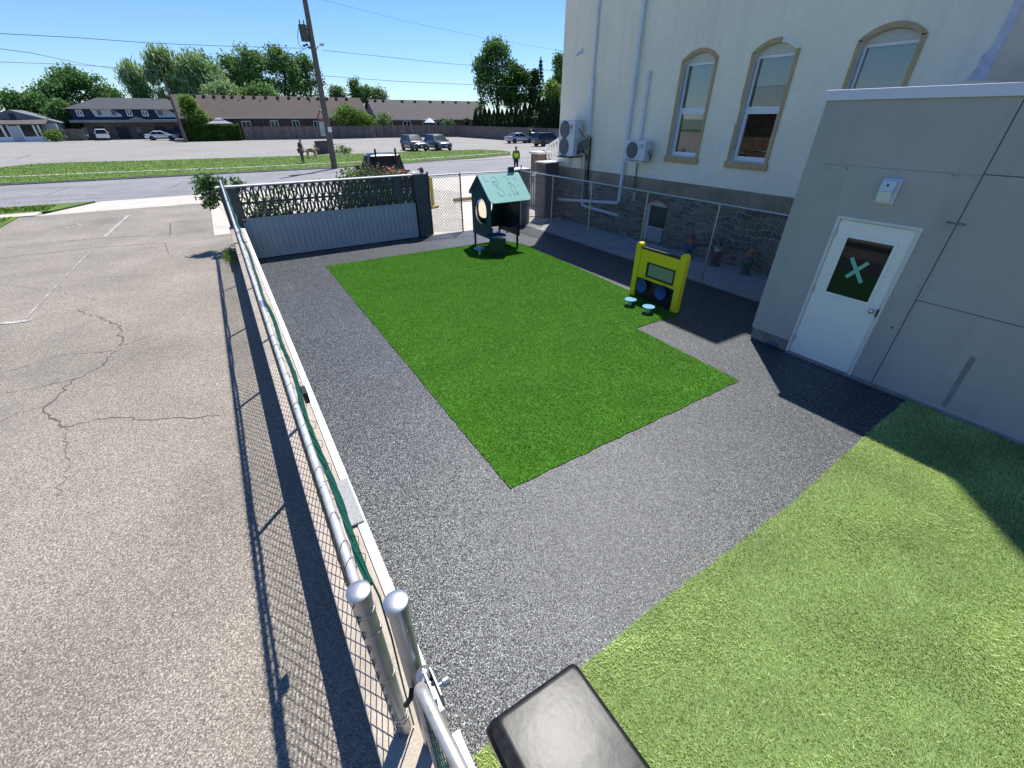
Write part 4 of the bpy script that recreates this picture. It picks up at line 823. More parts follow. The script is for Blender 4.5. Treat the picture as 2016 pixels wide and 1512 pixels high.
def window(a, c, blindz, k):
    w = MB(); xo = XB+0.13; X1 = xo+0.07
    for y0, y1, z0, z1 in ((a, a+0.055, Z0, ZSP-0.02), (c-0.055, c, Z0, ZSP-0.02), (a+0.055, c-0.055, Z0, Z0+0.075), (a+0.055, c-0.055, ZSP-0.085, ZSP-0.02)): w.box(xo, X1, y0, y1, z0, z1)
    w.box(xo-0.012, X1, a+0.055, c-0.055, 3.60, 3.655); w.box(xo-0.006, X1, a+0.055, c-0.055, 3.66, 3.71)
    for y in (a+0.056, c-0.092): w.box(xo-0.01, X1-0.01, y, y+0.036, Z0+0.08, 3.598)
    w.box(xo-0.01, X1-0.01, a+0.092, c-0.092, Z0+0.076, Z0+0.115); w.box(xo-0.01, X1-0.01, a+0.092, c-0.092, 3.56, 3.598)
    o = w.out('window', M['vinyl'], bld, bevel=0.003)
    q = MB(); q.box(xo+0.03, xo+0.036, a+0.05, c-0.05, Z0+0.07, ZSP-0.08); q.out('glass', M['glass'], o)
    q = MB(); q.box(xo+0.09, xo+0.10, a+0.03, c-0.03, blindz, ZSP-0.02); q.out('blind', M['blind'], o)
    q = MB(); P = archpts(a+0.002, c-0.002, ZSP-0.02, RISE+0.012)
    q.prism([(xo-0.03, y, z) for y, z in P], (0.08, 0, 0)); q.out('head_panel', M['jamb'], o)
    q = MB(); q.box(XB+0.008, xo, a, a+0.012, Z0, ZSP-0.02); q.box(XB+0.008, xo, c-0.012, c, Z0, ZSP-0.02); q.box(XB+0.004, xo, a+0.012, c-0.012, Z0, Z0+0.02); q.out('jamb', M['jamb'], o)
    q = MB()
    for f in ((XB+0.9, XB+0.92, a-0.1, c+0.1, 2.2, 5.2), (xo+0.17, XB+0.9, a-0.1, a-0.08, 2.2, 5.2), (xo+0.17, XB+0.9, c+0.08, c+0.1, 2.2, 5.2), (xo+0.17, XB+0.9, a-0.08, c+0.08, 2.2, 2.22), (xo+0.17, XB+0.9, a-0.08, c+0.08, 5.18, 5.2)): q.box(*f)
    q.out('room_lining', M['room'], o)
    t_ = MB(); PO = archpts(a-0.082, c+0.082, ZSP+0.03, RISE+0.06, 14); PI = archpts(a-0.004, c+0.004, ZSP, RISE, 14)
    for i in range(14):
        if k == 1 and i < 6: continue                           # part of this arch has broken away
        t_.prism([(XB-0.028, *PI[i]), (XB-0.028, *PI[i+1]), (XB-0.028, *PO[i+1]), (XB-0.028, *PO[i])], (0.027, 0, 0))
    if k == 1: t_.box(XB-0.028, XB-0.001, c+0.004, c+0.082, Z0, 3.35); t_.box(XB-0.028, XB-0.001, c+0.004, c+0.055, 3.35, 3.75); t_.box(XB-0.028, XB-0.001, c+0.004, c+0.082, 3.75, PO[-1][1])
    else: t_.box(XB-0.028, XB-0.001, c+0.004, c+0.082, Z0, PO[-1][1])
    t_.box(XB-0.028, XB-0.001, a-0.082, a-0.004, Z0, PO[0][1]); t_.out('trim', M['trim'], o)
    q = MB(); q.box(XB-0.06, XB+0.12, a-0.11, c+0.11, Z0-0.15, Z0-0.001); q.out('sill', M['trim'], o, bevel=0.01)
for k, ((a, c), bz) in enumerate(zip(WN, (3.2, 4.13, 2.6))): window(a, c, bz, k)
# basement window
w = MB(); xo = XB+0.06
P = archpts(9.12, 10.03, 1.12, 0.17); w.prism([(xo, y, z) for y, z in P], (0.05, 0, 0)); w.box(xo, xo+0.05, 9.96, 10.03, 0.05, 1.12); w.box(xo, xo+0.05, 9.12, 9.15, 0.05, 1.12); w.box(xo, xo+0.05, 9.15, 9.96, 0.46, 0.49); w.box(xo-0.01, xo+0.04, 9.87, 9.96, 0.05, 1.119)
o = w.out('basement_window', M['capwhite'], bld)
MB().box(xo+0.02, xo+0.03, 9.15, 9.87, 0.49, 1.12).out('glass', M['darkglass'], o); MB().box(xo+0.01, xo+0.03, 9.25, 9.87, 0.05, 0.459).out('lower_panel', M['greyduct'], o); MB().box(xo+0.06, xo+0.08, 9.12, 9.9, 0.05, 1.1).out('room_lining', M['room'], o)
def patch(pts, mm, name, x=XB, d=0.004):
    b = MB(); b.prism([(x-d, *at(u, v, 'x', x)[1:]) for u, v in pts], (d-0.0006, 0, 0)); b.out(name, mm, bld)
patch([(1544, 72), (1560, 74), (1568, 78), (1579, 84), (1574, 90), (1568, 87), (1552, 81), (1541, 80)], M['plaster'], 'bare_patch')
patch([(1461, 174), (1469, 173), (1467, 192), (1459, 194), (1458, 184)], M['plaster'], 'bare_patch')
patch([(1412, 286), (1424, 282), (1428, 268), (1432, 278), (1430, 290), (1422, 298), (1415, 296)], M['plaster'], 'bare_patch')
patch([(1396, 283), (1402, 276), (1405, 292), (1398, 298)], M['plaster'], 'bare_patch')
patch([(1900, 158), (1925, 130), (1933, 110), (1950, 95), (1962, 75), (1985, 30), (2000, -5), (2016, -5), (2004, 40), (1978, 85), (1968, 100), (1950, 135), (1940, 158)], M['lilac'], 'bare_patch', d=0.012)
patch([(1942, 158), (1952, 135), (1970, 100), (1980, 85), (2006, 40), (2020, -10), (2110, -20), (2110, 170), (2040, 170)], M['stain'], 'stained_patch')
patch([(1388, 328), (1391, 331), (1390, 345), (1392, 356), (1388, 350), (1386, 340)], M['plaster'], 'bare_patch'); patch([(1508, 345), (1511, 338), (1508, 355), (1505, 362)], M['plaster'], 'bare_patch')
patch([(1274, 345), (1290, 341), (1296, 350), (1284, 354), (1268, 352)], M['plaster'], 'bare_patch')
# ducts, downpipe and drain lines on the facade
def duct(y0, z0, y1, z1, w=0.10, d=0.09, name='line_duct', mm=M['duct'], x=XB):
    b = MB(); b.prism([(x-d, y0-w/2, z0), (x-d, y0+w/2, z0), (x-d, y1+w/2, z1), (x-d, y1-w/2, z1)], (d-0.002, 0, 0)); return b.out(name, mm, bld, bevel=0.008)
duct(13.07, 4.55, 13.08, 9.1, 0.075, 0.07); duct(13.0, 2.93, 13.05, 4.60, 0.13, 0.10); duct(11.16, 1.06, 11.15, 9.1, 0.105, 0.11, 'downpipe'); duct(10.62, 2.92, 10.635, 4.5, 0.10, 0.08); duct(10.635, 4.45, 10.64, 4.62, 0.125, 0.10)
MB().tube([(XB-0.08, 13.06, 2.35), (XB-0.08, 13.06, 0.72)], 0.045, 10).out('drain_line', M['greyduct'], bld, smooth=50)
MB().tube([(XB-0.09, 11.16, 1.1), (XB-0.09, 11.18, 1.03), (XB-0.09, 11.3, 1.0), (XB-0.09, 14.7, 0.68)], 0.055, 10).out('drain_line', M['duct'], bld, smooth=50)
MB().tube([(XB-0.09, 13.03, 0.9), (XB-0.09, 13.0, 0.70), (XB-0.09, 12.8, 0.67), (XB-0.09, 11.1, 0.62)], 0.05, 10).out('drain_line', M['duct'], bld, smooth=50)
b = MB(); b.tube([(XB-0.06, 11.2, 0.6), (XB-0.1, 11.1, 0.35), (XB-0.12, 10.8, 0.12), (XB-0.2, 10.4, 0.03), (XB-0.35, 10.2, 0.02)], 0.014, 6); b.out('hose', M['greyduct'], bld)
b = MB(); b.tube([(XB-0.3, 10.3, 0.03), (XB-0.5, 9.7, 0.03), (XB-0.4, 9.0, 0.03), (XB-0.3, 8.6, 0.03)], 0.03, 7); b.out('hose', M['greyduct'], bld)
for q in ((10.45, 10.57, 1.16, 1.42), (12.62, 12.74, 1.2, 1.55)): MB().box(XB-0.09, XB-0.03, *q).out('junction_box', M['greyduct'], bld, bevel=0.01)
b = MB(); b.tube([(XB-0.03, 10.62, 2.3), (XB-0.03, 10.6, 1.8), (XB-0.05, 10.55, 1.4)], 0.016, 6); b.tube([(XB-0.06, 12.9, 2.9), (XB-0.08, 12.86, 2.3), (XB-0.07, 12.85, 0.9)], 0.03, 7); b.out('black_line', M['black'], bld)
b = MB(); b.box(XB-0.03, XB-0.001, 13.95, 14.08, 1.89, 2.3); b.box(XB-0.03, XB-0.001, 13.3, 13.4, 1.89, 2.35); b.out('bracket_leg', M['capwhite'], bld)
# ---- outdoor units
def unit(label, x0, x1, y0, y1, z0, z1, fans, grpy):
    t = thing('condenser_unit', label, 'air conditioner', ((x0+x1)/2, (y0+y1)/2, z0), group='outdoor air conditioner units on the cream wall')
    c = MB().box(x0, x1, y0, y1, z0, z1).out('casing', M['ac'], t, bevel=0.012)
    for (yc, zc, r) in fans:
        MX = Matrix.Rotation(R(-90), 4, 'Y')
        f = MB().lathe([(r, 0.0), (r, 0.012), (r*0.97, 0.02), (r*0.93, 0.006), (r*0.05, 0.008)], (x0, yc, zc), 28, MX); fo = f.out('fan_grille', M['fan'], t, smooth=40)
        g_ = MB()
        for k in range(-5, 6):
            yy = k*r/6; hh = math.sqrt(max(0, r*r*0.86-yy*yy)); g_.box(x0-0.018, x0-0.014, yc+yy-0.004, yc+yy+0.004, zc-hh, zc+hh)
        g_.out('guard', M['greyduct'], fo)
    MB().box(x0+0.06, x1-0.1, y0-0.05, y0-0.001, (z0+z1)/2, (z0+z1)/2+0.22).out('valve_cover', M['ac'], t, bevel=0.01)
    b = MB()
    for yy in (y0+0.1, y1-0.12): b.box(x0-0.02, XB-0.04, yy, yy+0.045, z0-0.05, z0-0.002)
    b.box(x0-0.05, x0-0.01, y0-0.02, y1+0.03, z0-0.06, z0-0.02); b.out('bracket', M['iron'] if len(fans) > 1 else M['capwhite'], t)
    return t
A0 = at(1102.6, 236, 'x', 10.87); A1 = at(1132.4, 237, 'x', 10.87); A2 = at(1098, 305, 'x', 10.87)
yl, yr, zb_, zt_ = A0.y, A1.y, A2.z, A0.z; hh = zt_-zb_
ac1 = unit('tall outdoor air conditioner unit with two fans at the corner of the cream wall', 10.87, 11.2, yr, yl, zb_, zt_, [(yl-0.31, zb_+hh*0.74, 0.265), (yl-0.31, zb_+hh*0.26, 0.265)], 0)
def text(s, size, loc, rot, mm, parent, name):
    cu = bpy.data.curves.new(name, 'FONT'); cu.body = s; cu.size = size; cu.extrude = 0.001; cu.align_x = 'CENTER'
    o = bpy.data.objects.new(name, cu); C.objects.link(o); bpy.context.view_layer.update()
    me = bpy.data.meshes.new_from_object(o.evaluated_get(bpy.context.evaluated_depsgraph_get())); bpy.data.objects.remove(o)
    me.materials.clear(); me.materials.append(mm); o = bpy.data.objects.new(name, me); link(o, parent); o.location = Vector(loc)-root_loc(parent); o.rotation_euler = rot; return o
text('LG', 0.13, (10.867, yr+0.17, zt_-0.40), (R(90), 0, R(-90)), M['greytext'], ac1, 'maker_lettering')
MX = Matrix.Rotation(R(-90), 4, 'Y')
b = MB(); b.lathe([(0.075, 0), (0.075, 0.004), (0.06, 0.005), (0.058, 0.003)], (10.869, yr+0.17, zt_-0.2), 24, MX); b.box(10.862, 10.866, yr+0.165, yr+0.175, zt_-0.24, zt_-0.16); b.box(10.862, 10.866, yr+0.135, yr+0.17, zt_-0.245, zt_-0.235); b.out('maker_emblem', M['pinkred'], ac1)
B0 = at(1233.6, 276, 'x', 11.0); B1 = at(1272.9, 277.7, 'x', 11.0); B2 = at(1230, 313.5, 'x', 11.0)
yl2, yr2 = B0.y, B1.y
ac2 = unit('smaller outdoor air conditioner unit with one fan, between the white ducts and the first window', 11.0, 11.28, yr2, yl2, B2.z, B0.z, [(yl2-0.28, (B2.z+B0.z)/2, 0.225)], 0)
b = MB()
for k in range(4): b.box(10.996, 10.9995, yr2+0.07, yr2+0.24, B0.z-0.10-k*0.022, B0.z-0.088-k*0.022)
b.out('badge', M['greytext'], ac2)
b = MB()
for k in range(7):
    z = zb_+0.06+0.055*k; b.tube([(11.05, yr-0.0, z), (11.1, yr-0.12, z+0.05), (11.22, yr-0.33, z+0.16), (11.3, 12.99, min(zb_+0.66, z+0.28))], 0.014, 6)
for k in range(3): b.tube([(11.05, yr, zb_+0.05+0.05*k), (11.1, yr-0.2, zb_+0.14+0.05*k), (11.2, yr-0.33+0.03*k, zb_+0.12), (11.25, yr-0.36+0.03*k, zb_-0.1)], 0.013, 6)
b.tube([(11.02, yr-0.03, zb_+0.85), (11.1, yr-0.2, zb_+0.65), (11.25, yr-0.4, zb_+0.5), (11.3, 12.93, zb_+0.2), (11.32, 12.9, zb_-0.6)], 0.011, 6)
tag(b.out('refrigerant_lines', M['black'], smooth=60), 'bunch of black insulated lines leaving the side of the tall two fan unit', 'pipe bundle')
b = MB(); b.tube([(11.1, yr2-0.04, B2.z+0.3), (11.12, yr2-0.1, B2.z+0.26), (11.14, yr2-0.12, B2.z+0.1), (11.2, yr2-0.06, B2.z+0.02)], 0.013, 6); b.tube([(11.1, yr2-0.02, B2.z+0.26), (11.2, yr2-0.05, B2.z+0.1), (11.25, yr2+0.0, B2.z+0.05)], 0.01, 6)
tag(b.out('refrigerant_lines', M['black'], smooth=60), 'short black loop of lines beside the smaller single fan unit', 'pipe bundle')
cm = at(1140, 106, 'x', XB-0.08)
t = thing('security_camera', 'small white dome security camera high on the cream wall near its left corner', 'camera', (XB, cm.y, cm.z))
MB().box(XB-0.06, XB-0.001, cm.y-0.09, cm.y+0.01, cm.z-0.02, cm.z+0.12).out('mount', M['whitepaint'], t, bevel=0.015)
b = MB(); b.ball((XB-0.1, cm.y+0.0, cm.z), 0.06, 14, 10); b.out('housing', M['whitepaint'], t, smooth=60)
b = MB(); b.ball((XB-0.13, cm.y+0.005, cm.z-0.03), 0.032, 10, 8); b.out('lens', M['black'], t, smooth=60)
t = thing('brown_house', 'brown brick house beyond the driveway, seen mirrored in the arched windows', 'house', (-19, 19, 0))
MB().box(-25, -14, 12.5, 25.4, -0.1, 3.7).out('wall', M['brownbrick'], t); b = MB(); b.prism([(-25.4, 12.0, 3.7), (-13.4, 12.0, 3.7), (-19.5, 12.0, 4.3)], (0, 13.8, 0)); b.out('roof', M['roofbrown'], t)
# ================================================================== GREY ADDITION
XG = 7.6
ga_ = thing('grey_addition', 'low grey panelled addition with a white door and lilac coping', 'building', (9.5, 0, 0))
b = MB(); YS, ZD = (1.985, 3.012), 2.275
b.box(XG, XG+0.25, YS[1], 3.71, 0.205, 3.69); b.box(XG, XG+0.25, 1.707, YS[0], 0.05, 3.69); b.box(XG, XG+0.25, YS[0], YS[1], ZD, 3.69)
b.box(XG+0.25, XB-0.001, 3.46, 3.71, 0.0, 3.69)
for y0, y1, z0, z1 in ((-6, 1.693, 0.05, 1.379), (-6, 1.693, 1.391, 2.924), (-6, 1.693, 2.936, 3.69)): b.box(XG, XG+0.25, y0, y1, z0, z1)
b.out('wall', M['greywall'], ga_)
b = MB(); b.box(XG+0.008, XG+0.24, 1.693, 1.707, 0.05, 3.69); b.box(XG+0.008, XG+0.24, -6, 1.693, 1.379, 1.391); b.box(XG+0.008, XG+0.24, -6, 1.693, 2.924, 2.936); b.out('panel_joints', M['joint'], ga_)
b = MB(); b.box(XG+0.02, XG+0.3, YS[1]+0.001, 3.69, -0.05, 0.204); b.box(XG-0.03, XG+0.2, -6, YS[0], -0.05, 0.049); b.box(XG-0.035, XG+0.2, YS[0], YS[1], -0.05, 0.032); b.out('foundation', M['greybase'], ga_, bevel=0.01)
MB().box(XG+0.06, XB, -6, 3.65, 3.6, 3.72).out('roof', M['roofgrey'], ga_)
b = MB(); b.box(XG-0.035, XG+0.2, -6, 3.745, 3.692, 3.815); b.box(XG+0.2, XB-0.001, 3.5, 3.745, 3.692, 3.815); b.out('coping', M['coping'], ga_, bevel=0.006)
b = MB(); b.box(XG-0.0015, XG+0.01, 1.72, 3.45, 2.915, 2.921); b.out('seam', M['greybase'], ga_)
M['greypatch'] = mat('grey repaint patch', (0.40, 0.378, 0.348), 0.85, var=0.08, vscale=2)
for q in ((1.74, 1.93, 2.1, 2.86), (1.74, 1.95, 0.35, 1.25), (3.1, 3.45, 2.45, 2.86), (0.5, 1.1, 0.1, 0.5)): MB().box(XG-0.0012, XG+0.01, *q).out('paint_patch', M['greypatch'], ga_)
def onwall(u, v): p_ = at(u, v, 'x', XG); return p_.y, p_.z
b = MB()
for (u, v, s) in ((1629, 331, 0.016), (1668, 331, 0.018), (1766, 338, 0.01), (1875, 345, 0.012), (1880, 346, 0.01), (1888, 346, 0.01), (1606, 403, 0.01), (1808, 563, 0.014), (1833, 567, 0.012), (1756, 645, 0.03), (1670, 669, 0.01)):
    y, z = onwall(u, v); b.prism([(XG-0.002, y+s*math.cos(a)*random.uniform(.6, 1), z+s*0.7*math.sin(a)*random.uniform(.6, 1)) for a in np.arange(0, 6.2, 0.9)], (0.0015, 0, 0))
b.out('wall_marks', M['joint'], ga_)
y0, z0 = onwall(1917, 703); y1, z1 = onwall(1858, 800); b = MB(); b.prism([(XG-0.003, y0-0.03, z0), (XG-0.003, y0+0.03, z0), (XG-0.003, y1+0.03, z1), (XG-0.003, y1-0.03, z1)], (0.0022, 0, 0)); b.out('conduit_scar', M['greybase'], ga_)
y0, z0 = onwall(1882, 440); b = MB(); b.prism([(XG-0.012, y0-0.10, z0-0.012), (XG-0.012, y0+0.10, z0-0.008), (XG-0.012, y0+0.09, z0+0.014), (XG-0.012, y0-0.10, z0+0.010)], (0.011, 0, 0)); b.out('rust_stub', M['greybase'], ga_)
d = MB(); fw_ = 0.045
d.box(XG-0.02, XG+0.12, YS[0], YS[0]+fw_, 0.033, ZD); d.box(XG-0.02, XG+0.12, YS[1]-fw_, YS[1], 0.033, ZD); d.box(XG-0.02, XG+0.12, YS[0]+fw_, YS[1]-fw_, ZD-fw_, ZD); df = d.out('door_frame', M['doorframe'], ga_, bevel=0.004)
b = MB(); ya, yb, za, zb = YS[0]+fw_+0.008, YS[1]-fw_-0.006, 0.045, ZD-fw_-0.008; wy0, wy1, wz0, wz1 = 2.19, 2.795, 1.165, 2.015
for q in ((ya, wy0, za, zb), (wy1, yb, za, zb), (wy0, wy1, za, wz0), (wy0, wy1, wz1, zb)): b.box(XG+0.005, XG+0.05, *q)
door = b.out('door', M['doorpaint'], ga_)
b = MB()
for q in ((wy0-0.03, wy0+0.015, wz0-0.03, wz1+0.03), (wy1-0.015, wy1+0.03, wz0-0.03, wz1+0.03), (wy0+0.015, wy1-0.015, wz0-0.03, wz0+0.015), (wy0+0.015, wy1-0.015, wz1-0.015, wz1+0.03)): b.box(XG-0.008, XG+0.004, *q)
b.out('window_frame', M['doorpaint'], door, bevel=0.004); MB().box(XG+0.012, XG+0.02, wy0, wy1, wz0, wz1).out('window_pane', M['darkglass'], door)
def ondoor(u, v): p_ = at(1440+u/2.363, 140+v/2.363, 'x', XG+0.01); return p_.y, p_.z
b = MB()
for (p_, q_), dx in zip((((560, 868), (602, 985)), ((532, 958), (638, 892))), (0.0095, 0.0075)):
    a_, c_ = Vector(ondoor(*p_)), Vector(ondoor(*q_)); n_ = (c_-a_).normalized(); n_ = Vector((-n_.y, n_.x))*0.026
    b.prism([(XG+dx, *(a_-n_)), (XG+dx, *(a_+n_)), (XG+dx, *(c_+n_)), (XG+dx, *(c_-n_))], (0.0012, 0, 0))
tag(b.out('tape_cross', M['mint'], door), 'mint green tape cross')
ky, kz = onwall(1717, 612)
b = MB(); b.lathe([(0.036, 0), (0.034, 0.008), (0.014, 0.012), (0.013, 0.03), (0.03, 0.04), (0.033, 0.055), (0.024, 0.068), (0.004, 0.07)], (XG+0.005, ky, kz), 20, Matrix.Rotation(R(-90), 4, 'Y')); b.out('knob', M['chrome'], door, smooth=50)
for z in (0.30, 1.16, 2.03): MB().box(XG-0.026, XG-0.003, YS[1]-fw_-0.018, YS[1]-fw_+0.012, z-0.05, z+0.05).out('hinge', M['rusty'], door)
MB().box(XG-0.022, XG+0.004, YS[0]+fw_-0.012, YS[0]+fw_+0.012, kz-0.07, kz+0.05).out('strike', M['iron'], door); MB().box(XG-0.02, XG+0.05, YS[0]+fw_, YS[1]-fw_, 0.033, 0.044).out('threshold', M['chrome'], ga_)
t = thing('wall_light', 'grey boxy wall light with a clear lower lens above the white door', 'wall light', (XG, 2.53, 2.5))
b = MB(); b.box(XG-0.03, XG-0.001, 2.425, 2.635, 2.50, 2.81); b.out('backplate', M['coping'], t, bevel=0.008)
b = MB(); b.prism([(XG-0.031, 2.45, 2.66), (XG-0.15, 2.45, 2.66), (XG-0.11, 2.45, 2.79), (XG-0.031, 2.45, 2.79)], (0, 0.16, 0)); b.out('hood', M['ac'], t, bevel=0.008)
b = MB(); b.prism([(XG-0.031, 2.452, 2.52), (XG-0.11, 2.452, 2.53), (XG-0.145, 2.452, 2.658), (XG-0.031, 2.452, 2.658)], (0, 0.156, 0)); b.out('lens', M['headlight'], t, bevel=0.006)
b = MB(); b.ball((XG-0.135, 2.53, 2.735), 0.014, 8, 6); b.out('sensor', M['black'], t)
p_ = G(1520, 680); b = MB(); b.ball((p_.x-0.02, p_.y, 0.045), (0.06, 0.10, 0.045), 10, 7); b.v = [(x+random.uniform(-.006, .006), y+random.uniform(-.006, .006), z) for x, y, z in b.v]
M['bluestone'] = mat('blue grey stone', (0.07, 0.11, 0.15), 0.7, var=0.2, vscale=10); tag(b.out('door_stone', M['bluestone'], smooth=60), 'small blue grey stone on the rubber by the left foot of the white door', 'stone')
# ================================================================== STREET: POLES, WIRES, SIGNS
pb = G(659, 331)
t = thing('utility_pole', 'tall brown wooden utility pole with a dark transformer on the far verge', 'utility pole', (pb.x, pb.y, 0.09))
pt = at(598, -12, 'y', pb.y)
MB().tube([(pb.x, pb.y, 0), (pb.x*0.5+pt.x*0.5, pb.y, pt.z*0.5), (pt.x, pb.y, pt.z), (pt.x-0.15, pb.y, pt.z+1.6)], [0.24, 0.20, 0.165, 0.15], 12).out('shaft', M['wood'], t, smooth=50)
q0, q1 = at(594, 49, 'y', pb.y), at(602, 82, 'y', pb.y); rr = 0.27
b = MB(); b.lathe([(rr*0.94, 0), (rr, 0.03), (rr, q0.z-q1.z-0.05), (rr*1.06, q0.z-q1.z-0.03), (rr*1.0, q0.z-q1.z), (0.05, q0.z-q1.z+0.05)], ((q0.x+q1.x)/2, pb.y-0.05, q1.z), 18); tr_ = b.out('transformer', M['transformer'], t, smooth=50)
b = MB()
for dx in (-0.15, 0.12): b.lathe([(0.05, 0), (0.03, 0.05), (0.05, 0.1), (0.03, 0.15), (0.045, 0.2), (0.02, 0.25)], ((q0.x+q1.x)/2+dx, pb.y-0.1, q0.z+0.02), 8)
b.box((q0.x+q1.x)/2+0.2, (q0.x+q1.x)/2+0.6, pb.y-0.03, pb.y+0.03, q0.z-0.25, q0.z-0.17); b.box((q0.x+q1.x)/2+0.2, (q0.x+q1.x)/2+0.6, pb.y-0.03, pb.y+0.03, q1.z+0.2, q1.z+0.28); b.out('bushings', M['transformer'], tr_)
l0, l1 = at(621, 100, 'y', pb.y), at(631, 88, 'y', pb.y); b = MB(); b.tube([l0, (l0.x+0.2, pb.y-0.2, l0.z+0.25), l1], 0.035, 6); b.box(l1.x-0.05, l1.x+0.22, l1.y-0.12, l1.y+0.12, l1.z-0.06, l1.z+0.07); b.out('lamp_bracket', M['galvlight'], t)
b = MB(); w0 = at(588, 90, 'y', pb.y)
for (u, v) in ((599, 90), (604, 88), (609, 94)): p_ = at(u, v, 'y', pb.y); b.ball((p_.x, p_.y, p_.z), (0.11, 0.06, 0.07), 8, 6)
b.tube([at(587, 55, 'y', pb.y), at(586, 75, 'y', pb.y), at(588, 88, 'y', pb.y), at(598, 96, 'y', pb.y)], 0.02, 5); b.out('insulators', M['black'], t)
MB().box(pb.x+0.02, pb.x+0.30, pb.y-0.27, pb.y-0.22, at(652, 260, 'y', pb.y).z, at(650, 250, 'y', pb.y).z).out('notice_plate', M['whitepaint'], t)
gp = GL(366, 280) if False else G(367, 280)
t2 = thing('utility_pole', 'slim grey guyed pole leaning over the white sedan, in front of the townhouse', 'utility pole', (gp.x, gp.y, 0)); ptop = at(321, 152, 'y', gp.y)
MB().tube([(gp.x, gp.y, -0.05), ptop], [0.24, 0.16], 10).out('shaft', M['wood'], t2, smooth=50)
def wire(pts, r, label, cat='overhead wire'):
    P = [Vector(p) for p in pts]; Q = []
    for a, c in zip(P, P[1:]):
        for k in range(8): Q.append(a.lerp(c, k/8))
    Q.append(P[-1]); tag(MB().tube(Q, r, 5).out('overhead_wire', M['cable'], smooth=60), label, cat, 'overhead wires across the sky')
Yp = pb.y
wire([at(-60, 62, 'y', Yp), at(0, 66, 'y', Yp), at(150, 74, 'y', Yp), at(300, 85, 'y', Yp), at(450, 91, 'y', Yp), at(594, 95, 'y', Yp)], 0.014, 'uppermost wire crossing the sky left of the wooden pole')
wire([at(636, 99, 'y', Yp), at(760, 112, 'y', Yp), at(880, 125, 'y', Yp), at(1000, 134, 'y', Yp), at(1130, 142, 'y', Yp)], 0.013, 'wire running right from just under the pole transformer toward the tall tree')
wire([at(632, 149, 'y', Yp), at(780, 160, 'y', Yp), at(940, 167, 'y', Yp), at(1130, 177, 'y', Yp)], 0.014, 'lowest wire right of the pole, passing above the grey brown roof')
wire([at(610, 90, 'y', Yp), at(570, 113, 'y', 50), at(500, 134, 'y', 64), at(430, 145, 'y', 78), at(322, 155, 'y', 95.5)], 0.018, 'sagging cable from the wooden pole down to the slim leaning pole')
wire([at(322, 155, 'y', 95.5), at(240, 138, 'y', 80), at(160, 125, 'y', 66), at(60, 104, 'y', 52), at(0, 96, 'y', 45), at(-60, 88, 'y', 42)], 0.018, 'drooping cable from the slim leaning pole to the left edge of the sky')
wire([at(-60, 119, 'y', 70), at(0, 122, 'y', 70), at(140, 127, 'y', 80), at(320, 139, 'y', 95)], 0.022, 'thin straight wire low at the left edge, just above the maple')
wire([at(620, -4, 'y', 60), at(800, 42, 'y', 60), at(960, 76, 'y', 60), at(1130, 104, 'y', 60)], 0.012, 'faint thin wire high in the sky between the pole and the cream building')
sg = G(640, 302)
t = thing('post_sign', 'narrow gabled sign with a red header on a post beside the wooden pole', 'sign', (sg.x, sg.y, 0)); Ys = sg.y
a0, a1, a2, a3 = at(625, 233, 'y', Ys), at(641, 233, 'y', Ys), at(631, 268, 'y', Ys), at(626, 217, 'y', Ys)
MB().box(a0.x+0.05, a1.x, Ys-0.06, Ys+0.06, a2.z, a0.z-0.32).out('face', M['signwhite'], t); MB().box(a0.x+0.05, a1.x, Ys-0.065, Ys+0.06, a0.z-0.318, a0.z).out('header', M['signred'], t)
b = MB(); xm = (a0.x+a1.x)/2; b.tube([(a0.x, Ys, a0.z), (xm, Ys, a3.z)], 0.07, 6); b.tube([(xm, Ys, a3.z), (a1.x+0.12, Ys, a0.z)], 0.07, 6); b.out('gable', M['signred'], t); b = MB(); b.tube([(xm, Ys-0.03, a3.z+0.09), (a1.x+0.16, Ys-0.03, a0.z+0.1)], 0.05, 5); b.out('gable_cap', M['whitepaint'], t)
b = MB(); b.box(a0.x+0.1, a1.x-0.06, Ys-0.07, Ys-0.0605, a2.z+0.25, a2.z+0.33); b.box(a0.x+0.1, a1.x-0.06, Ys-0.07, Ys-0.0605, a2.z+0.5, a2.z+0.58); b.out('faded_bands', M['band'], t)
MB().tube([(a1.x+0.08, Ys+0.05, 0), (a1.x+0.08, Ys+0.05, a0.z)], 0.09, 8).out('post', M['signred'], t); MB().tube([(xm, Ys, a3.z), (xm, Ys, a3.z+0.5)], 0.02, 5).out('finial', M['iron'], t)
y0_, y1_ = G(644, 318), at(634, 269, 'y', 44)
tag(MB().tube([(y0_.x, 44, 0.05), (y0_.x-0.1, 44, y1_.z)], 0.055, 8).out('guy_guard', M['yellowpipe']), 'thin yellow guy wire guard standing left of the wooden pole', 'pole guard')
s0, s1 = G(628, 303), G(664, 303); b = MB(); z_ = at(640, 277, 'y', s0.y).z; b.prism([(s0.x-0.1, s0.y, 0), (s1.x, s0.y, 0), (s1.x-0.55, s0.y, z_), (s0.x-0.15, s0.y, z_)], (0, 0.5, 0)); tag(b.out('monument_sign', M['granite'], bevel=0.04), 'dark low stone monument sign behind the wooden pole', 'monument')
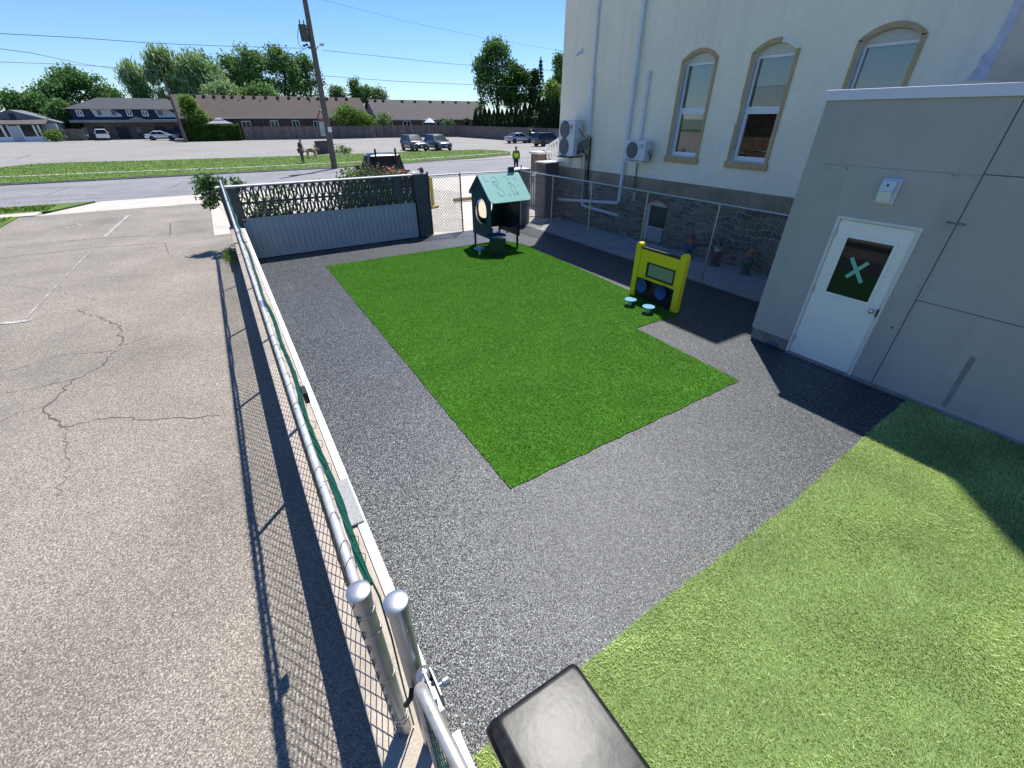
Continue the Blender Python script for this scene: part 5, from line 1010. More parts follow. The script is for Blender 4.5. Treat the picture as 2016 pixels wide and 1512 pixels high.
# ================================================================== PEOPLE AND DOG
def skin(name, V, Eg, mm, parent, rootv=0, sub=1):
    me = bpy.data.meshes.new(name); me.from_pydata([v[:3] for v in V], Eg, []); me.materials.append(mm); o = bpy.data.objects.new(name, me); link(o, parent)
    md = o.modifiers.new('Skin', 'SKIN'); md.use_smooth_shade = True; d = me.skin_vertices[0].data
    for i, v in enumerate(V): d[i].radius = (v[3], v[4] if len(v) > 4 else v[3]); d[i].use_root = (i == rootv)
    s_ = o.modifiers.new('Sub', 'SUBSURF'); s_.levels = sub; s_.render_levels = sub; return o
def person(label, loc, rz, h, pose, shirt, trousers, vest=None, cap=None, hair=M['hair']):
    t = thing('person', label, 'person', loc, rz); k = h/1.75
    P = dict(pose); S_ = lambda p: tuple(x*k for x in p)
    names = ['pelvis', 'waist', 'chest', 'neck', 'head0', 'head1', 'shL', 'elL', 'wrL', 'paL', 'shR', 'elR', 'wrR', 'paR', 'hipL', 'knL', 'anL', 'toL', 'hipR', 'knR', 'anR', 'toR']
    rad = dict(pelvis=(.16, .135), waist=(.155, .135), chest=(.18, .145), neck=(.055, .055), head0=(.07, .08), head1=(.075, .09), sh=(.075, .075), el=(.05, .05), wr=(.028, .025), pa=(.038, .018), hip=(.10, .10), kn=(.07, .07), an=(.04, .042), to=(.038, .03))
    V = []
    for n_ in names: r = rad.get(n_) or rad[n_[:-1]]; V.append((*S_(P[n_]), r[0]*k, r[1]*k))
    I = {n_: i for i, n_ in enumerate(names)}; Eg = [(I[a], I[b_]) for a, b_ in (('pelvis', 'waist'), ('waist', 'chest'), ('chest', 'neck'), ('neck', 'head0'), ('head0', 'head1'))]
    for s in 'LR': Eg += [(I['chest'], I['sh'+s]), (I['sh'+s], I['el'+s]), (I['el'+s], I['wr'+s]), (I['wr'+s], I['pa'+s]), (I['pelvis'], I['hip'+s]), (I['hip'+s], I['kn'+s]), (I['kn'+s], I['an'+s]), (I['an'+s], I['to'+s])]
    for s, sg_ in (('L', 1), ('R', -1)):
        pa = Vector(P['pa'+s]); wr = Vector(P['wr'+s]); d = (pa-wr).normalized(); sd = Vector((0, 1, 0)) if abs(d.y) < 0.8 else Vector((1, 0, 0)); sd = (sd-d*sd.dot(d)).normalized(); nn = d.cross(sd)
        for q, ln in ((-1.5, .07), (-.5, .083), (.5, .078), (1.5, .06)):
            a = pa+sd*q*0.019+d*0.03; m_ = a+d*ln*0.55+nn*0.006*sg_; e = m_+d*ln*0.4+nn*0.018*sg_; i0 = len(V)
            V += [(*S_(a), .0095*k), (*S_(m_), .009*k), (*S_(e), .008*k)]; Eg += [(I['pa'+s], i0), (i0, i0+1), (i0+1, i0+2)]
        a = pa-sd*0.035-d*0.02; e = a-sd*0.018+d*0.045; i0 = len(V); V += [(*S_(a), .011*k), (*S_(e), .009*k)]; Eg += [(I['wr'+s], i0), (i0, i0+1)]
    skin('body', V, Eg, M['skin'], t, 0)
    def cloth(nm, lst, ed, mm, g): skin(nm, [(*S_(P[n_]), (rad.get(n_) or rad[n_[:-1]])[0]*k*g, (rad.get(n_) or rad[n_[:-1]])[1]*k*g) for n_ in lst], [(lst.index(a), lst.index(b_)) for a, b_ in ed], mm, t, 0)
    cloth('shirt', ['waist', 'pelvis', 'chest', 'shL', 'elL', 'shR', 'elR'] + (['wrL', 'wrR'] if vest else []), [('waist', 'pelvis'), ('waist', 'chest'), ('chest', 'shL'), ('chest', 'shR'), ('shL', 'elL'), ('shR', 'elR')]+([('elL', 'wrL'), ('elR', 'wrR')] if vest else []), shirt, 1.22)
    cloth('trousers', ['pelvis', 'hipL', 'knL', 'anL', 'hipR', 'knR', 'anR'], [('pelvis', 'hipL'), ('hipL', 'knL'), ('knL', 'anL'), ('pelvis', 'hipR'), ('hipR', 'knR'), ('knR', 'anR')], trousers, 1.25)
    for s in 'LR': cloth('shoe', ['an'+s, 'to'+s], [('an'+s, 'to'+s)], M['black'], 1.2)
    if vest: cloth('safety_vest', ['waist', 'pelvis', 'chest', 'shL', 'shR'], [('waist', 'pelvis'), ('waist', 'chest'), ('chest', 'shL'), ('chest', 'shR')], vest, 1.34)
    hd = (Vector(P['head0'])+Vector(P['head1']))*0.5*k; b = MB(); b.ball((hd.x, hd.y+0.018, hd.z+0.045*k), (0.088, 0.10, 0.085), 12, 8); b.out('hair' if not cap else 'cap', hair if not cap else cap, t, smooth=60, world=False)
    b = MB()
    for s in (-1, 1): b.ball((hd.x+s*0.032, hd.y-0.085, hd.z+0.005), 0.012, 6, 5)
    b.out('eyes', M['black'], t, world=False); b = MB(); b.ball((hd.x, hd.y-0.095, hd.z-0.025), (0.015, 0.022, 0.02), 6, 5); b.ball((hd.x, hd.y-0.078, hd.z-0.065), (0.028, 0.012, 0.008), 6, 5)
    for s in (-1, 1): b.ball((hd.x+s*0.082, hd.y+0.005, hd.z-0.01), (0.012, 0.022, 0.032), 6, 5)
    b.out('face_features', M['skin'], t, smooth=60, world=False); return t
stand = dict(pelvis=(0, 0, .95), waist=(0, 0, 1.1), chest=(0, 0, 1.32), neck=(0, 0, 1.5), head0=(0, -.01, 1.58), head1=(0, -.015, 1.67), shL=(.19, 0, 1.42), elL=(.25, .02, 1.14), wrL=(.26, -.05, .90), paL=(.26, -.07, .82), shR=(-.19, 0, 1.42), elR=(-.25, .03, 1.14), wrR=(-.25, -.06, .91), paR=(-.25, -.08, .83),
             hipL=(.09, 0, .9), knL=(.10, -.03, .5), anL=(.10, 0, .09), toL=(.11, -.15, .04), hipR=(-.09, 0, .9), knR=(-.10, .0, .5), anR=(-.10, .04, .09), toR=(-.11, -.11, .04))
hold = dict(stand); hold.update(chest=(0, -.05, 1.32), neck=(0, -.10, 1.48), head0=(0, -.14, 1.56), head1=(0, -.17, 1.64), shL=(.18, -.06, 1.41), elL=(.23, -.08, 1.14), wrL=(.18, -.28, 1.02), paL=(.17, -.35, 1.0), shR=(-.18, -.06, 1.41), elR=(-.23, -.04, 1.13), wrR=(-.20, -.22, .95), paR=(-.2, -.28, .9))
M['hivis'] = mat('hi vis lime cloth', (0.50, 0.80, 0.02), 0.7); M['darkcloth'] = mat('charcoal cloth', (0.022, 0.024, 0.03), 0.85); M['greycloth'] = mat('grey cloth', (0.12, 0.12, 0.125), 0.85); M['shirt'] = mat('dark slate cloth', (0.03, 0.033, 0.042), 0.85)
mp = G(598, 323); person('person in dark shirt and grey trousers walking a tan dog on the far verge', (mp.x, mp.y, 0.09), R(58), 1.88, hold, M['shirt'], M['greycloth'], cap=M['greycloth'])
hp = G(1016, 336); person('person in a lime hi vis vest and dark trousers standing on the street', (hp.x, hp.y, -0.03), R(-33), 1.66, stand, M['darkcloth'], M['darkcloth'], vest=M['hivis'])
dp = G(616, 313); M['tanfur'] = mat('tan fur', (0.42, 0.25, 0.12), 0.9, var=0.2, vscale=8); M['saddle'] = mat('dark brown fur', (0.10, 0.055, 0.03), 0.9, var=0.2, vscale=8)
t = thing('dog', 'tan dog with a dark saddle standing on the verge beside its walker', 'dog', (dp.x, dp.y, 0.09), R(5)); t.scale = (1.15, 1.3, 1.15)
DV = [(-.30, 0, .56, .12, .11), (-.08, 0, .57, .115, .12), (.16, 0, .56, .135, .155), (.32, 0, .60, .12, .12), (.46, 0, .64, .085, .085), (.56, 0, .66, .075, .08), (.66, 0, .62, .05, .045), (.73, 0, .60, .035, .03),
      (-.36, .09, .48, .085), (-.31, .10, .34, .055), (-.42, .10, .20, .032), (-.38, .10, .04, .028), (-.32, .10, .02, .03), (-.36, -.09, .48, .085), (-.27, -.10, .34, .055), (-.36, -.10, .20, .032), (-.32, -.10, .04, .028), (-.26, -.10, .02, .03),
      (.26, .09, .42, .07), (.25, .09, .24, .04), (.26, .09, .04, .028), (.31, .09, .02, .03), (.26, -.09, .42, .07), (.29, -.09, .24, .04), (.28, -.09, .04, .028), (.33, -.09, .02, .03),
      (-.42, 0, .57, .05), (-.54, 0, .50, .04), (-.64, 0, .42, .035), (.53, .05, .74, .025), (.52, .065, .81, .01), (.53, -.05, .74, .025), (.52, -.065, .81, .01)]
DE = [(0, 1), (1, 2), (2, 3), (3, 4), (4, 5), (5, 6), (6, 7), (0, 8), (8, 9), (9, 10), (10, 11), (11, 12), (0, 13), (13, 14), (14, 15), (15, 16), (16, 17), (2, 18), (18, 19), (19, 20), (20, 21), (2, 22), (22, 23), (23, 24), (24, 25), (0, 26), (26, 27), (27, 28), (5, 29), (29, 30), (5, 31), (31, 32)]
skin('body', DV, DE, M['tanfur'], t, 1)
b = MB(); b.ball((-0.04, 0, .625), (0.33, 0.135, 0.085), 14, 8); b.out('saddle_patch', M['saddle'], t, smooth=60, world=False)
b = MB(); b.ball((.765, 0, .605), .018, 6, 5)
for s in (-1, 1): b.ball((.615, s*.05, .685), .012, 6, 5)
b.out('nose_and_eyes', M['black'], t, world=False)
hand = Vector((mp.x+0.33, mp.y, 1.08)); tag(MB().tube([hand, (hand.x+0.3, dp.y-0.3, 0.85), (dp.x+0.42, dp.y, 0.80)], 0.008, 5).out('dog_leash', M['black']), 'thin dark leash between the walker and the tan dog', 'leash')
# ================================================================== VEHICLES
def wheel(t, x, y, r, w=0.2):
    MX = Matrix.Rotation(R(90), 4, 'X'); sg_ = 1 if y > 0 else -1
    ty = MB().lathe([(r*0.62, -w/2), (r*0.95, -w/2), (r, -w/2+0.03), (r, w/2-0.03), (r*0.95, w/2), (r*0.62, w/2)], (x, y, r), 20, MX).out('wheel', M['tyre'], t, smooth=40, world=False)
    m_ = MB(); m_.lathe([(r*0.63, -0.01), (r*0.63, 0.012), (r*0.55, 0.005), (r*0.16, 0.0), (r*0.14, 0.02), (0.01, 0.02)], (x, y+sg_*(w/2-0.015), r), 20, Matrix.Rotation(R(-90*sg_), 4, 'X'))
    m_.out('rim', M['alloy'], ty, smooth=40, world=False)
def ringx(x, w, zl, zb, tp=0.9): return [(x, -w*0.9, zl), (x, -w, zl+0.14), (x, -w*0.99, zb-0.16), (x, -w*tp, zb-0.03), (x, -w*0.6, zb), (x, w*0.6, zb), (x, w*tp, zb-0.03), (x, w*0.99, zb-0.16), (x, w, zl+0.14), (x, w*0.9, zl)]
def car(label, loc, rz, paint, kind, scale=1.0, group='cars parked on the far side of the street', name='parked_car'):
    t = thing(name, label, 'car', loc, rz, group); s = scale
    if kind == 'suv': L, W, ST, GH, zr, wb, wr = 2.33, .93, [(-2.33, .78, .5, .9), (-2.22, .88, .34, 1.02), (-1.3, .93, .28, 1.06), (.5, .93, .28, 1.04), (.95, .92, .28, 1.06), (1.75, .89, .28, .99), (2.15, .84, .3, .88), (2.33, .70, .42, .72)], (-2.18, -1.85, .20, 1.05), 1.70, 1.36, .36
    elif kind == 'van': L, W, ST, GH, zr, wb, wr = 2.4, .93, [(-2.4, .86, .45, 1.0), (-2.3, .9, .36, 1.05), (-1.3, .93, .3, 1.08), (.6, .93, .3, 1.06), (1.0, .92, .3, 1.08), (1.9, .89, .3, 1.0), (2.25, .84, .32, .9), (2.4, .72, .44, .74)], (-2.33, -2.2, .25, 1.1), 1.72, 1.4, .36
    else: L, W, ST, GH, zr, wb, wr = 2.4, .90, [(-2.4, .72, .48, .82), (-2.28, .84, .32, .95), (-1.5, .89, .24, .98), (0, .90, .24, .94), (.8, .89, .24, .94), (1.7, .86, .26, .84), (2.2, .80, .28, .74), (2.4, .62, .38, .6)], (-1.75, -0.95, .15, 1.05), 1.43, 1.38, .325
    b = MB(); b.loft([ringx(*r) for r in ST]); body = b.out('body', paint, t, smooth=50, world=False)
    zb = 1.0 if kind == 'suv' else (1.02 if kind == 'van' else .92); w0, w1 = W*0.90, W*0.70; x0, x1, x2, x3 = GH
    b = MB(); b.loft([[(x0, -w0, zb), (x3, -w0, zb), (x3, w0, zb), (x0, w0, zb)], [(x1, -w1, zr-0.05), (x2, -w1, zr-0.05), (x2, w1, zr-0.05), (x1, w1, zr-0.05)]]); b.out('windows', M['carglass'], t, world=False)
    b = MB(); b.loft([[(x1-0.06, -w1-0.03, zr-0.07), (x2+0.05, -w1-0.03, zr-0.07), (x2+0.05, w1+0.03, zr-0.07), (x1-0.06, w1+0.03, zr-0.07)], [(x1+0.03, -w1*0.9, zr), (x2-0.1, -w1*0.9, zr), (x2-0.1, w1*0.9, zr), (x1+0.03, w1*0.9, zr)]]); b.out('roof', paint, t, smooth=50, world=False, bevel=0.015)
    b = MB()
    for sg_ in (-1, 1):
        def pil(xa, xb, r): b.tube([(xa, sg_*w0*1.0, zb-0.02), (xb, sg_*(w1+0.01), zr-0.06)], r, 6)
        pil(x3, x2, 0.045); pil(x0, x1, 0.06); xm = (x1+x2)/2-0.05; pil(xm, xm-0.02, 0.035)
        if kind != 'sedan': pil(x1+0.35, x1+0.40, 0.05)
    b.out('pillars', paint, t, smooth=60, world=False)
    for x in (-wb, wb):
        for sg_ in (-1, 1):
            wheel(t, x, sg_*(W-0.09), wr)
    for x in (-wb, wb):
        for sg_ in (-1, 1): MB().lathe([(wr+0.055, -0.012), (wr+0.055, 0.012)], (x, sg_*(W-0.004), wr+0.01), 20, Matrix.Rotation(R(90), 4, 'X')).out('wheel_arch', M['black'], t, world=False)
    for sg_ in (-1, 1):
        MB().box(L-0.32, L-0.10, sg_*W*0.52, sg_*W*0.88, ST[-2][3]-0.17, ST[-2][3]-0.05).out('headlight', M['headlight'], t, world=False, bevel=0.02)
        MB().box(-L+0.01, -L+0.2, sg_*W*0.62, sg_*W*0.95, ST[1][3]-0.26, ST[1][3]-0.07).out('taillight', M['taillight'], t, world=False, bevel=0.02)
        b = MB(); b.box(x3-0.32, x3-0.16, sg_*(W+0.02), sg_*(W+0.16), zb+0.02, zb+0.16); b.out('mirror', paint, t, world=False, bevel=0.03)
    MB().box(L-0.06, L+0.012, -W*0.48, W*0.48, .42, .62).out('grille', M['black'], t, world=False, bevel=0.01)
    for x in (L+0.013, -L-0.012): MB().box(x-0.008, x+0.008, -0.16, 0.16, .52 if x > 0 else .7, .62 if x > 0 else .8).out('plate', M['plate'], t, world=False)
    b = MB()
    for sg_ in (-1, 1): b.box(-wb+wr+0.08, wb-wr-0.08, sg_*(W-0.02), sg_*(W+0.008), .30, .42)
    b.out('rocker_trim', M['black'], t, world=False); return t
P1 = carpaint('slate blue paint', (0.035, 0.042, 0.048), 0.2); P2 = carpaint('grey blue paint', (0.075, 0.085, 0.10), 0.25); P3 = carpaint('silver paint', (0.36, 0.38, 0.39)); P4 = carpaint('near black paint', (0.012, 0.013, 0.017)); P5 = carpaint('white car paint', (0.75, 0.76, 0.77), 0.0); P4 = carpaint('near black paint', (0.012, 0.013, 0.015), 0.0); P6 = carpaint('navy paint', (0.012, 0.018, 0.05))
q = G(826, 298); car('dark slate SUV with sun glare on its windscreen, left of the pair behind the verge', (q.x, q.y+1.6, -0.01), R(-88), P1, 'suv')
q = G(874, 297); car('grey blue SUV facing the street, right of the pair behind the verge', (q.x, q.y+1.6, -0.01), R(-88), P2, 'suv', 0.97)
q = G(1029, 282); car('silver sedan parked along the wooden fence on the right of the lot', (q.x, q.y+0.9, -0.01), R(-3), P3, 'sedan')
q = G(1061, 281); car('dark small car half hidden behind the bush, between the silver sedan and the black SUV', (q.x, q.y+0.9, -0.01), R(-15), P2, 'sedan')
q = G(1086, 288); car('black SUV with a red tail light by the corner of the cream building', (q.x, q.y+0.9, -0.01), R(-3), P4, 'suv')
q = G(321, 276); car('white sedan parked side on in front of the navy townhouse', (q.x, q.y+0.6, -0.01), R(-6), P5, 'sedan')
q = G(344, 272.5); car('dark navy car parked behind the white sedan', (q.x, q.y+3, -0.01), R(-4), P6, 'sedan')
q = G(202, 276.5); car('white van seen from behind on the townhouse driveway', (q.x, q.y+2.2, -0.01), R(97), P5, 'van')
q = G(-6, 279); car('black car at the left edge beside the little pale house', (q.x, q.y+1, -0.01), R(5), P4, 'sedan')
# ---- pickup with racks, seen from behind over the block wall
tx = 7.5; ty = 23.7; tk = 1.03
t = thing('pickup_truck', 'black pickup truck with ladder rack posts and a loaded bed behind the block wall', 'pickup truck', (tx, ty, 0.006), R(90)); t.scale = (tk, tk, tk)
def lo(m, n, mm, par=None, **k): return m.out(n, mm, par or t, world=False, **k)
b = MB(); b.loft([ringx(*r) for r in ((.35, .98, .4, 1.1), (1.5, .98, .38, 1.12), (1.9, .97, .38, 1.14), (2.7, .94, .4, 1.06), (3.0, .86, .42, .92))]); lo(b, 'cab_body', P4, smooth=50)
w0, w1 = 0.9, 0.72; b = MB(); b.loft([[(.42, -w0, 1.08), (1.95, -w0, 1.08), (1.95, w0, 1.08), (.42, w0, 1.08)], [(.55, -w1, 1.78), (1.3, -w1, 1.78), (1.3, w1, 1.78), (.55, w1, 1.78)]]); lo(b, 'cab_windows', M['carglass'])
b = MB(); b.loft([[(.48, -w1-.05, 1.75), (1.38, -w1-.05, 1.75), (1.38, w1+.05, 1.75), (.48, w1+.05, 1.75)], [(.6, -w1*.9, 1.86), (1.25, -w1*.9, 1.86), (1.25, w1*.9, 1.86), (.6, w1*.9, 1.86)]]); lo(b, 'cab_roof', P4, smooth=50)
b = MB()
for s in (-1, 1): b.tube([(.42, s*w0, 1.06), (.54, s*(w1+.02), 1.78)], .06, 6); b.tube([(1.95, s*w0, 1.06), (1.32, s*(w1+.01), 1.78)], .045, 6); b.tube([(1.15, s*w0, 1.06), (1.05, s*(w1+.01), 1.78)], .04, 6)
b.box(.40, .44, -w0, w0, 1.05, 1.25); lo(b, 'cab_pillars', P4, smooth=60)
b = MB(); b.box(-2.7, .3, -.98, -.88, .5, 1.12); b.box(-2.7, .3, .88, .98, .5, 1.12); b.box(-2.7, .3, -.88, .88, .5, .62); b.box(.22, .3, -.88, .88, .62, 1.12); lo(b, 'bed', P4, bevel=.03)
b = MB(); b.box(-2.78, -2.705, -.9, .9, .58, 1.14); lo(b, 'tailgate', P4, bevel=.02); b = MB(); b.box(-2.95, -2.80, -.96, .96, .42, .56); lo(b, 'bumper', M['chrome'], bevel=.02)
for s in (-1, 1):
    lo(MB().box(-2.79, -2.68, s*.90, s*.995, .66, 1.06), 'taillight', M['taillight'], bevel=.01)
    b = MB(); b.box(.25, .33, s*.5-.04, s*.5+.04, 1.1, 2.08); lo(b, 'rack_post', M['iron'])
    b = MB(); b.box(1.55, 1.72, s*1.0, s*1.26, 1.02, 1.32); lo(b, 'mirror', M['black'], bevel=.03)
    for x in (-1.75, 2.05): wheel(t, x, s*.88, .38, .25)
def bed(p): return Matrix.Translation((tx, ty, 0)) @ Matrix.Rotation(R(90), 4, 'Z') @ (Vector(p)*tk)
p_ = bed((-1.6, -.02, .62)); b = MB(); b.lathe([(.14, 0), (.165, .52), (.175, .56), (.17, .58), (.15, .56)], p_, 16); tag(b.out('load_bucket', M['whitepaint'], smooth=40), 'pale bucket standing in the bed of the black pickup', 'bucket')
p_ = bed((-2.1, -.45, .95)); b = MB(); b.ball(p_, (.42, .5, .34), 14, 9); b.v = [(x+random.uniform(-.04, .04), y+random.uniform(-.04, .04), z+random.uniform(-.04, .04)) for x, y, z in b.v]; tag(b.out('tarpaulin_bundle', M['greyduct'], smooth=35), 'grey crumpled tarpaulin bundle at the tail of the black pickup', 'tarpaulin')
p_ = bed((-.3, .12, 1.0)); b = MB(); b.ball(p_, (.26, .2, .30), 10, 7); b.v = [(x+random.uniform(-.05, .05), y+random.uniform(-.05, .05), z+random.uniform(-.05, .05)) for x, y, z in b.v]; tag(b.out('red_bag', M['petal'], smooth=30), 'red bag in the truck bed against the rear window of the cab', 'bag')
p_ = bed((-1.1, .05, 1.0)); b = MB(); b.ball(p_, (.26, .2, .22), 10, 7); b.v = [(x+random.uniform(-.05, .05), y+random.uniform(-.05, .05), z+random.uniform(-.05, .05)) for x, y, z in b.v]; tag(b.out('pink_bag', M['petal2'], smooth=30), 'pale red bag in the middle of the truck bed', 'bag')
# ================================================================== HOUSES BEYOND THE LOT
def win(par, x0, x1, y, z0, z1, fr=M['whitepaint'], f=0.09, name='window', bars=1):
    b = MB()
    for q in ((x0, x0+f, z0, z1), (x1-f, x1, z0, z1), (x0+f, x1-f, z0, z0+f), (x0+f, x1-f, z1-f, z1)): b.box(q[0], q[1], y-0.06, y-0.002, q[2], q[3])
    for k in range(bars): xm = x0+(x1-x0)*(k+1)/(bars+1); b.box(xm-f/2, xm+f/2, y-0.055, y-0.002, z0+f, z1-f)
    o = b.out(name, fr, par); MB().box(x0+f, x1-f, y-0.03, y-0.004, z0+f, z1-f).out('pane', M['darkglass'], o); return o
def gable_house(label, X0, X1, Y0, Y1, ze, zr, wall, roof, over=0.5, endmat=None):
    t = thing('row_house', label, 'house', ((X0+X1)/2, (Y0+Y1)/2, 0)); ym = (Y0+Y1)/2; sl = (zr-ze)/(ym-Y0+over)
    MB().box(X0, X1, Y0, Y1, -0.1, ze+0.1).out('wall', wall, t)
    b = MB()
    for x in (X0, X1-0.2): b.prism([(x, Y0, ze+0.1), (x, Y1, ze+0.1), (x, ym, zr-0.12)], (0.2, 0, 0))
    b.out('gable', endmat or wall, t)
    b = MB(); th = 0.16
    for sg_ in (-1, 1):
        ye = ym+sg_*(ym-Y0+over); P = [(X0-0.4, ye, ze), (X0-0.4, ym, zr), (X0-0.4, ym, zr+th), (X0-0.4, ye, ze+th)]; b.prism(P, (X1-X0+0.8, 0, 0))
    r = b.out('roof', roof, t)
    MB().box(X0-0.4, X1+0.4, Y0-over-0.12, Y0-over-0.002, ze-0.03, ze+0.16).out('gutter', M['jamb'], t)
    return t, r, ym
def roofvents(r, us, v, ym, zr):
    for u in us:
        p_ = at(u, v, 'y', ym); MB().box(p_.x-0.22, p_.x+0.22, ym-0.7, ym-0.3, zr-0.24, zr+0.10).out('roof_vent', M['roofdark'], r)
YH = 101.0
xl = at(348, 215, 'y', YH+4).x; xr = at(712, 215, 'y', YH+3).x; ze = at(560, 233, 'y', YH-0.5).z; zr = at(520, 191, 'y', YH+4.6).z
h1, r1, ym1 = gable_house('long brick row house with a brown shingle roof behind the hedge and board fence', xl, xr, YH, YH+9.2, ze, zr, M['rowbrick'], M['roofbrown'])
roofvents(r1, [364, 382, 401, 421, 440, 456, 478, 499, 522, 545, 567, 587, 605, 624, 641, 660, 680], 190, ym1, zr)
for u in (423, 446, 470, 512, 548, 610): p_ = at(u, 198, 'y', ym1-1.2); MB().tube([(p_.x, p_.y, p_.z-0.6), (p_.x, p_.y, p_.z+0.15)], 0.09, 6).out('vent_pipe', M['iron'], r1)
p_ = at(401, 202, 'y', ym1-1.5); MB().tube([(p_.x, p_.y, p_.z-0.7), (p_.x, p_.y, p_.z)], 0.12, 6).out('vent_pipe', M['whitepaint'], r1)
for u0, u1, v0, v1, br in ((474, 499, 238, 262, 1), (531, 551, 237, 254, 1), (574, 592, 237, 254, 1), (616, 634, 238, 256, 1), (390, 404, 238, 250, 0)):
    a, c = at(u0, v0, 'y', YH), at(u1, v1, 'y', YH); win(h1, a.x, c.x, YH, c.z, a.z, bars=br)
for u in (463, 502, 518, 606): a = at(u, 240, 'y', YH-0.4); MB().box(a.x-0.15, a.x+0.15, YH-0.4, YH-0.15, 0, ze).out('porch_post', M['rowbrick'], h1)
YI = 100.0; xl2 = at(745, 236, 'y', YI).x; xr2 = at(962, 236, 'y', YI).x; ze2 = at(840, 236, 'y', YI-0.5).z; zr2 = at(820, 199, 'y', YI+5).z
h2, r2, ym2 = gable_house('brick row house with grey brown roof and pale gable end, right of the pole', xl2, xr2, YI, YI+10, ze2, zr2, M['rowbrick'], M['roofgrey'], endmat=M['siding'])
MB().box(xl2-0.03, xl2-0.002, YI, YI+10, 0, ze2+0.1).out('siding', M['siding'], h2)
roofvents(r2, [722, 737, 753, 790, 815, 845, 870, 895, 920], 198, ym2, zr2)
for u0, u1, v0, v1, br in ((763, 773, 238, 249, 1), (793, 809, 238, 249, 1), (859, 871, 238, 249, 1), (832, 845, 239, 249, 1)):
    a, c = at(u0, v0, 'y', YI), at(u1, v1, 'y', YI); win(h2, a.x, c.x, YI, c.z, a.z, bars=br)
# townhouse
YT = 118.0; xa, xb = at(146, 240, 'y', YT).x, at(378, 240, 'y', YT).x; zt0 = at(250, 215, 'y', YT).z; zt1 = at(250, 193, 'y', YT+6).z; zb0, zb1 = at(250, 236, 'y', YT).z, at(250, 241, 'y', YT).z
t = thing('townhouse', 'navy and pale sided two storey townhouse with garages behind the white van', 'house', ((xa+xb)/2, YT+5, 0))
MB().box(xa+1, xb-1, YT+0.8, YT+12, -0.1, zb1).out('lower_wall', M['garstone'], t); MB().box(xa, xb, YT, YT+12, zb0+0.02, zt0).out('upper_wall', M['navy'], t)
b = MB(); b.box(xa-0.5, xb+0.5, YT-0.7, YT+1.0, zb1, zb0); b.prism([(at(272, 236, 'y', YT).x-1.4, YT-0.75, zb0+0.003), (at(272, 236, 'y', YT).x+1.4, YT-0.75, zb0+0.003), (at(272, 236, 'y', YT).x, YT-0.75, zb0+0.55)], (0, 1, 0)); b.out('canopy', M['band'], t)
b = MB(); o_ = 0.7; xi = (xb-xa)*0.22; b.add([(xa-o_, YT-o_, zt0), (xb+o_, YT-o_, zt0), (xb+o_, YT+12+o_, zt0), (xa-o_, YT+12+o_, zt0), (xa+xi, YT+6, zt1), (xb-xi*0.8, YT+6, zt1)], [(0, 1, 5, 4), (1, 2, 5), (2, 3, 4, 5), (3, 0, 4), (3, 2, 1, 0)]); rt = b.out('roof', M['roofdark'], t)
for u in (207, 224, 300, 312): p_ = at(u, 196, 'y', YT+5); MB().tube([(p_.x, p_.y, p_.z-0.5), (p_.x, p_.y, p_.z+0.1)], 0.11, 6).out('vent_pipe', M['gazebo'], rt)
for u0, u1, v0, v1 in ((176, 241, 214, 230), (302, 350, 215, 231)):
    a, c = at(u0, v0, 'y', YT), at(u1, v1, 'y', YT); b = MB(); b.prism([(a.x, YT-0.06, a.z-0.05), (c.x-1.2, YT-0.06, a.z-0.05), (c.x, YT-0.06, a.z-0.9), (c.x, YT-0.06, c.z), (a.x+0.4, YT-0.06, c.z)], (0, 0.055, 0)); b.out('pale_siding', M['siding'], t)
for u0, u1, v0, v1 in ((147, 166, 216, 229), (246, 263, 216, 229), (277, 294, 217, 229)):
    a, c = at(u0, v0, 'y', YT), at(u1, v1, 'y', YT); win(t, a.x, c.x, YT, c.z, a.z, f=0.16)
for u0, u1, v0, v1 in ((189, 202, 217, 227), (217, 231, 217, 227), (309, 322, 217, 227)):
    a, c = at(u0, v0, 'y', YT), at(u1, v1, 'y', YT); win(t, a.x, c.x, YT-0.07, c.z, a.z, fr=M['band'], f=0.1)
for u0, u1 in ((183, 213), (226, 261), (303, 333), (341, 360)):
    a, c = at(u0, 249, 'y', YT+0.8), at(u1, 272, 'y', YT+0.8); o = MB().box(a.x, c.x, YT+0.74, YT+0.797, 0, a.z).out('garage_door', M['garage'], t)
    q = MB()
    for k in range(1, 4): q.box(a.x+0.05, c.x-0.05, YT+0.735, YT+0.739, a.z*k/4-0.02, a.z*k/4+0.02)
    q.out('door_grooves', M['iron'], o)
for u0, u1 in ((164, 175), (268, 280)):
    a, c = at(u0, 247, 'y', YT+0.8), at(u1, 270, 'y', YT+0.8); MB().box(a.x, c.x, YT+0.75, YT+0.797, 0.2, a.z).out('entry_door', M['navy'], t); MB().box(a.x+0.35, c.x-0.35, YT+0.735, YT+0.749, 0.9, a.z-0.3).out('door_pane', M['band'], t)
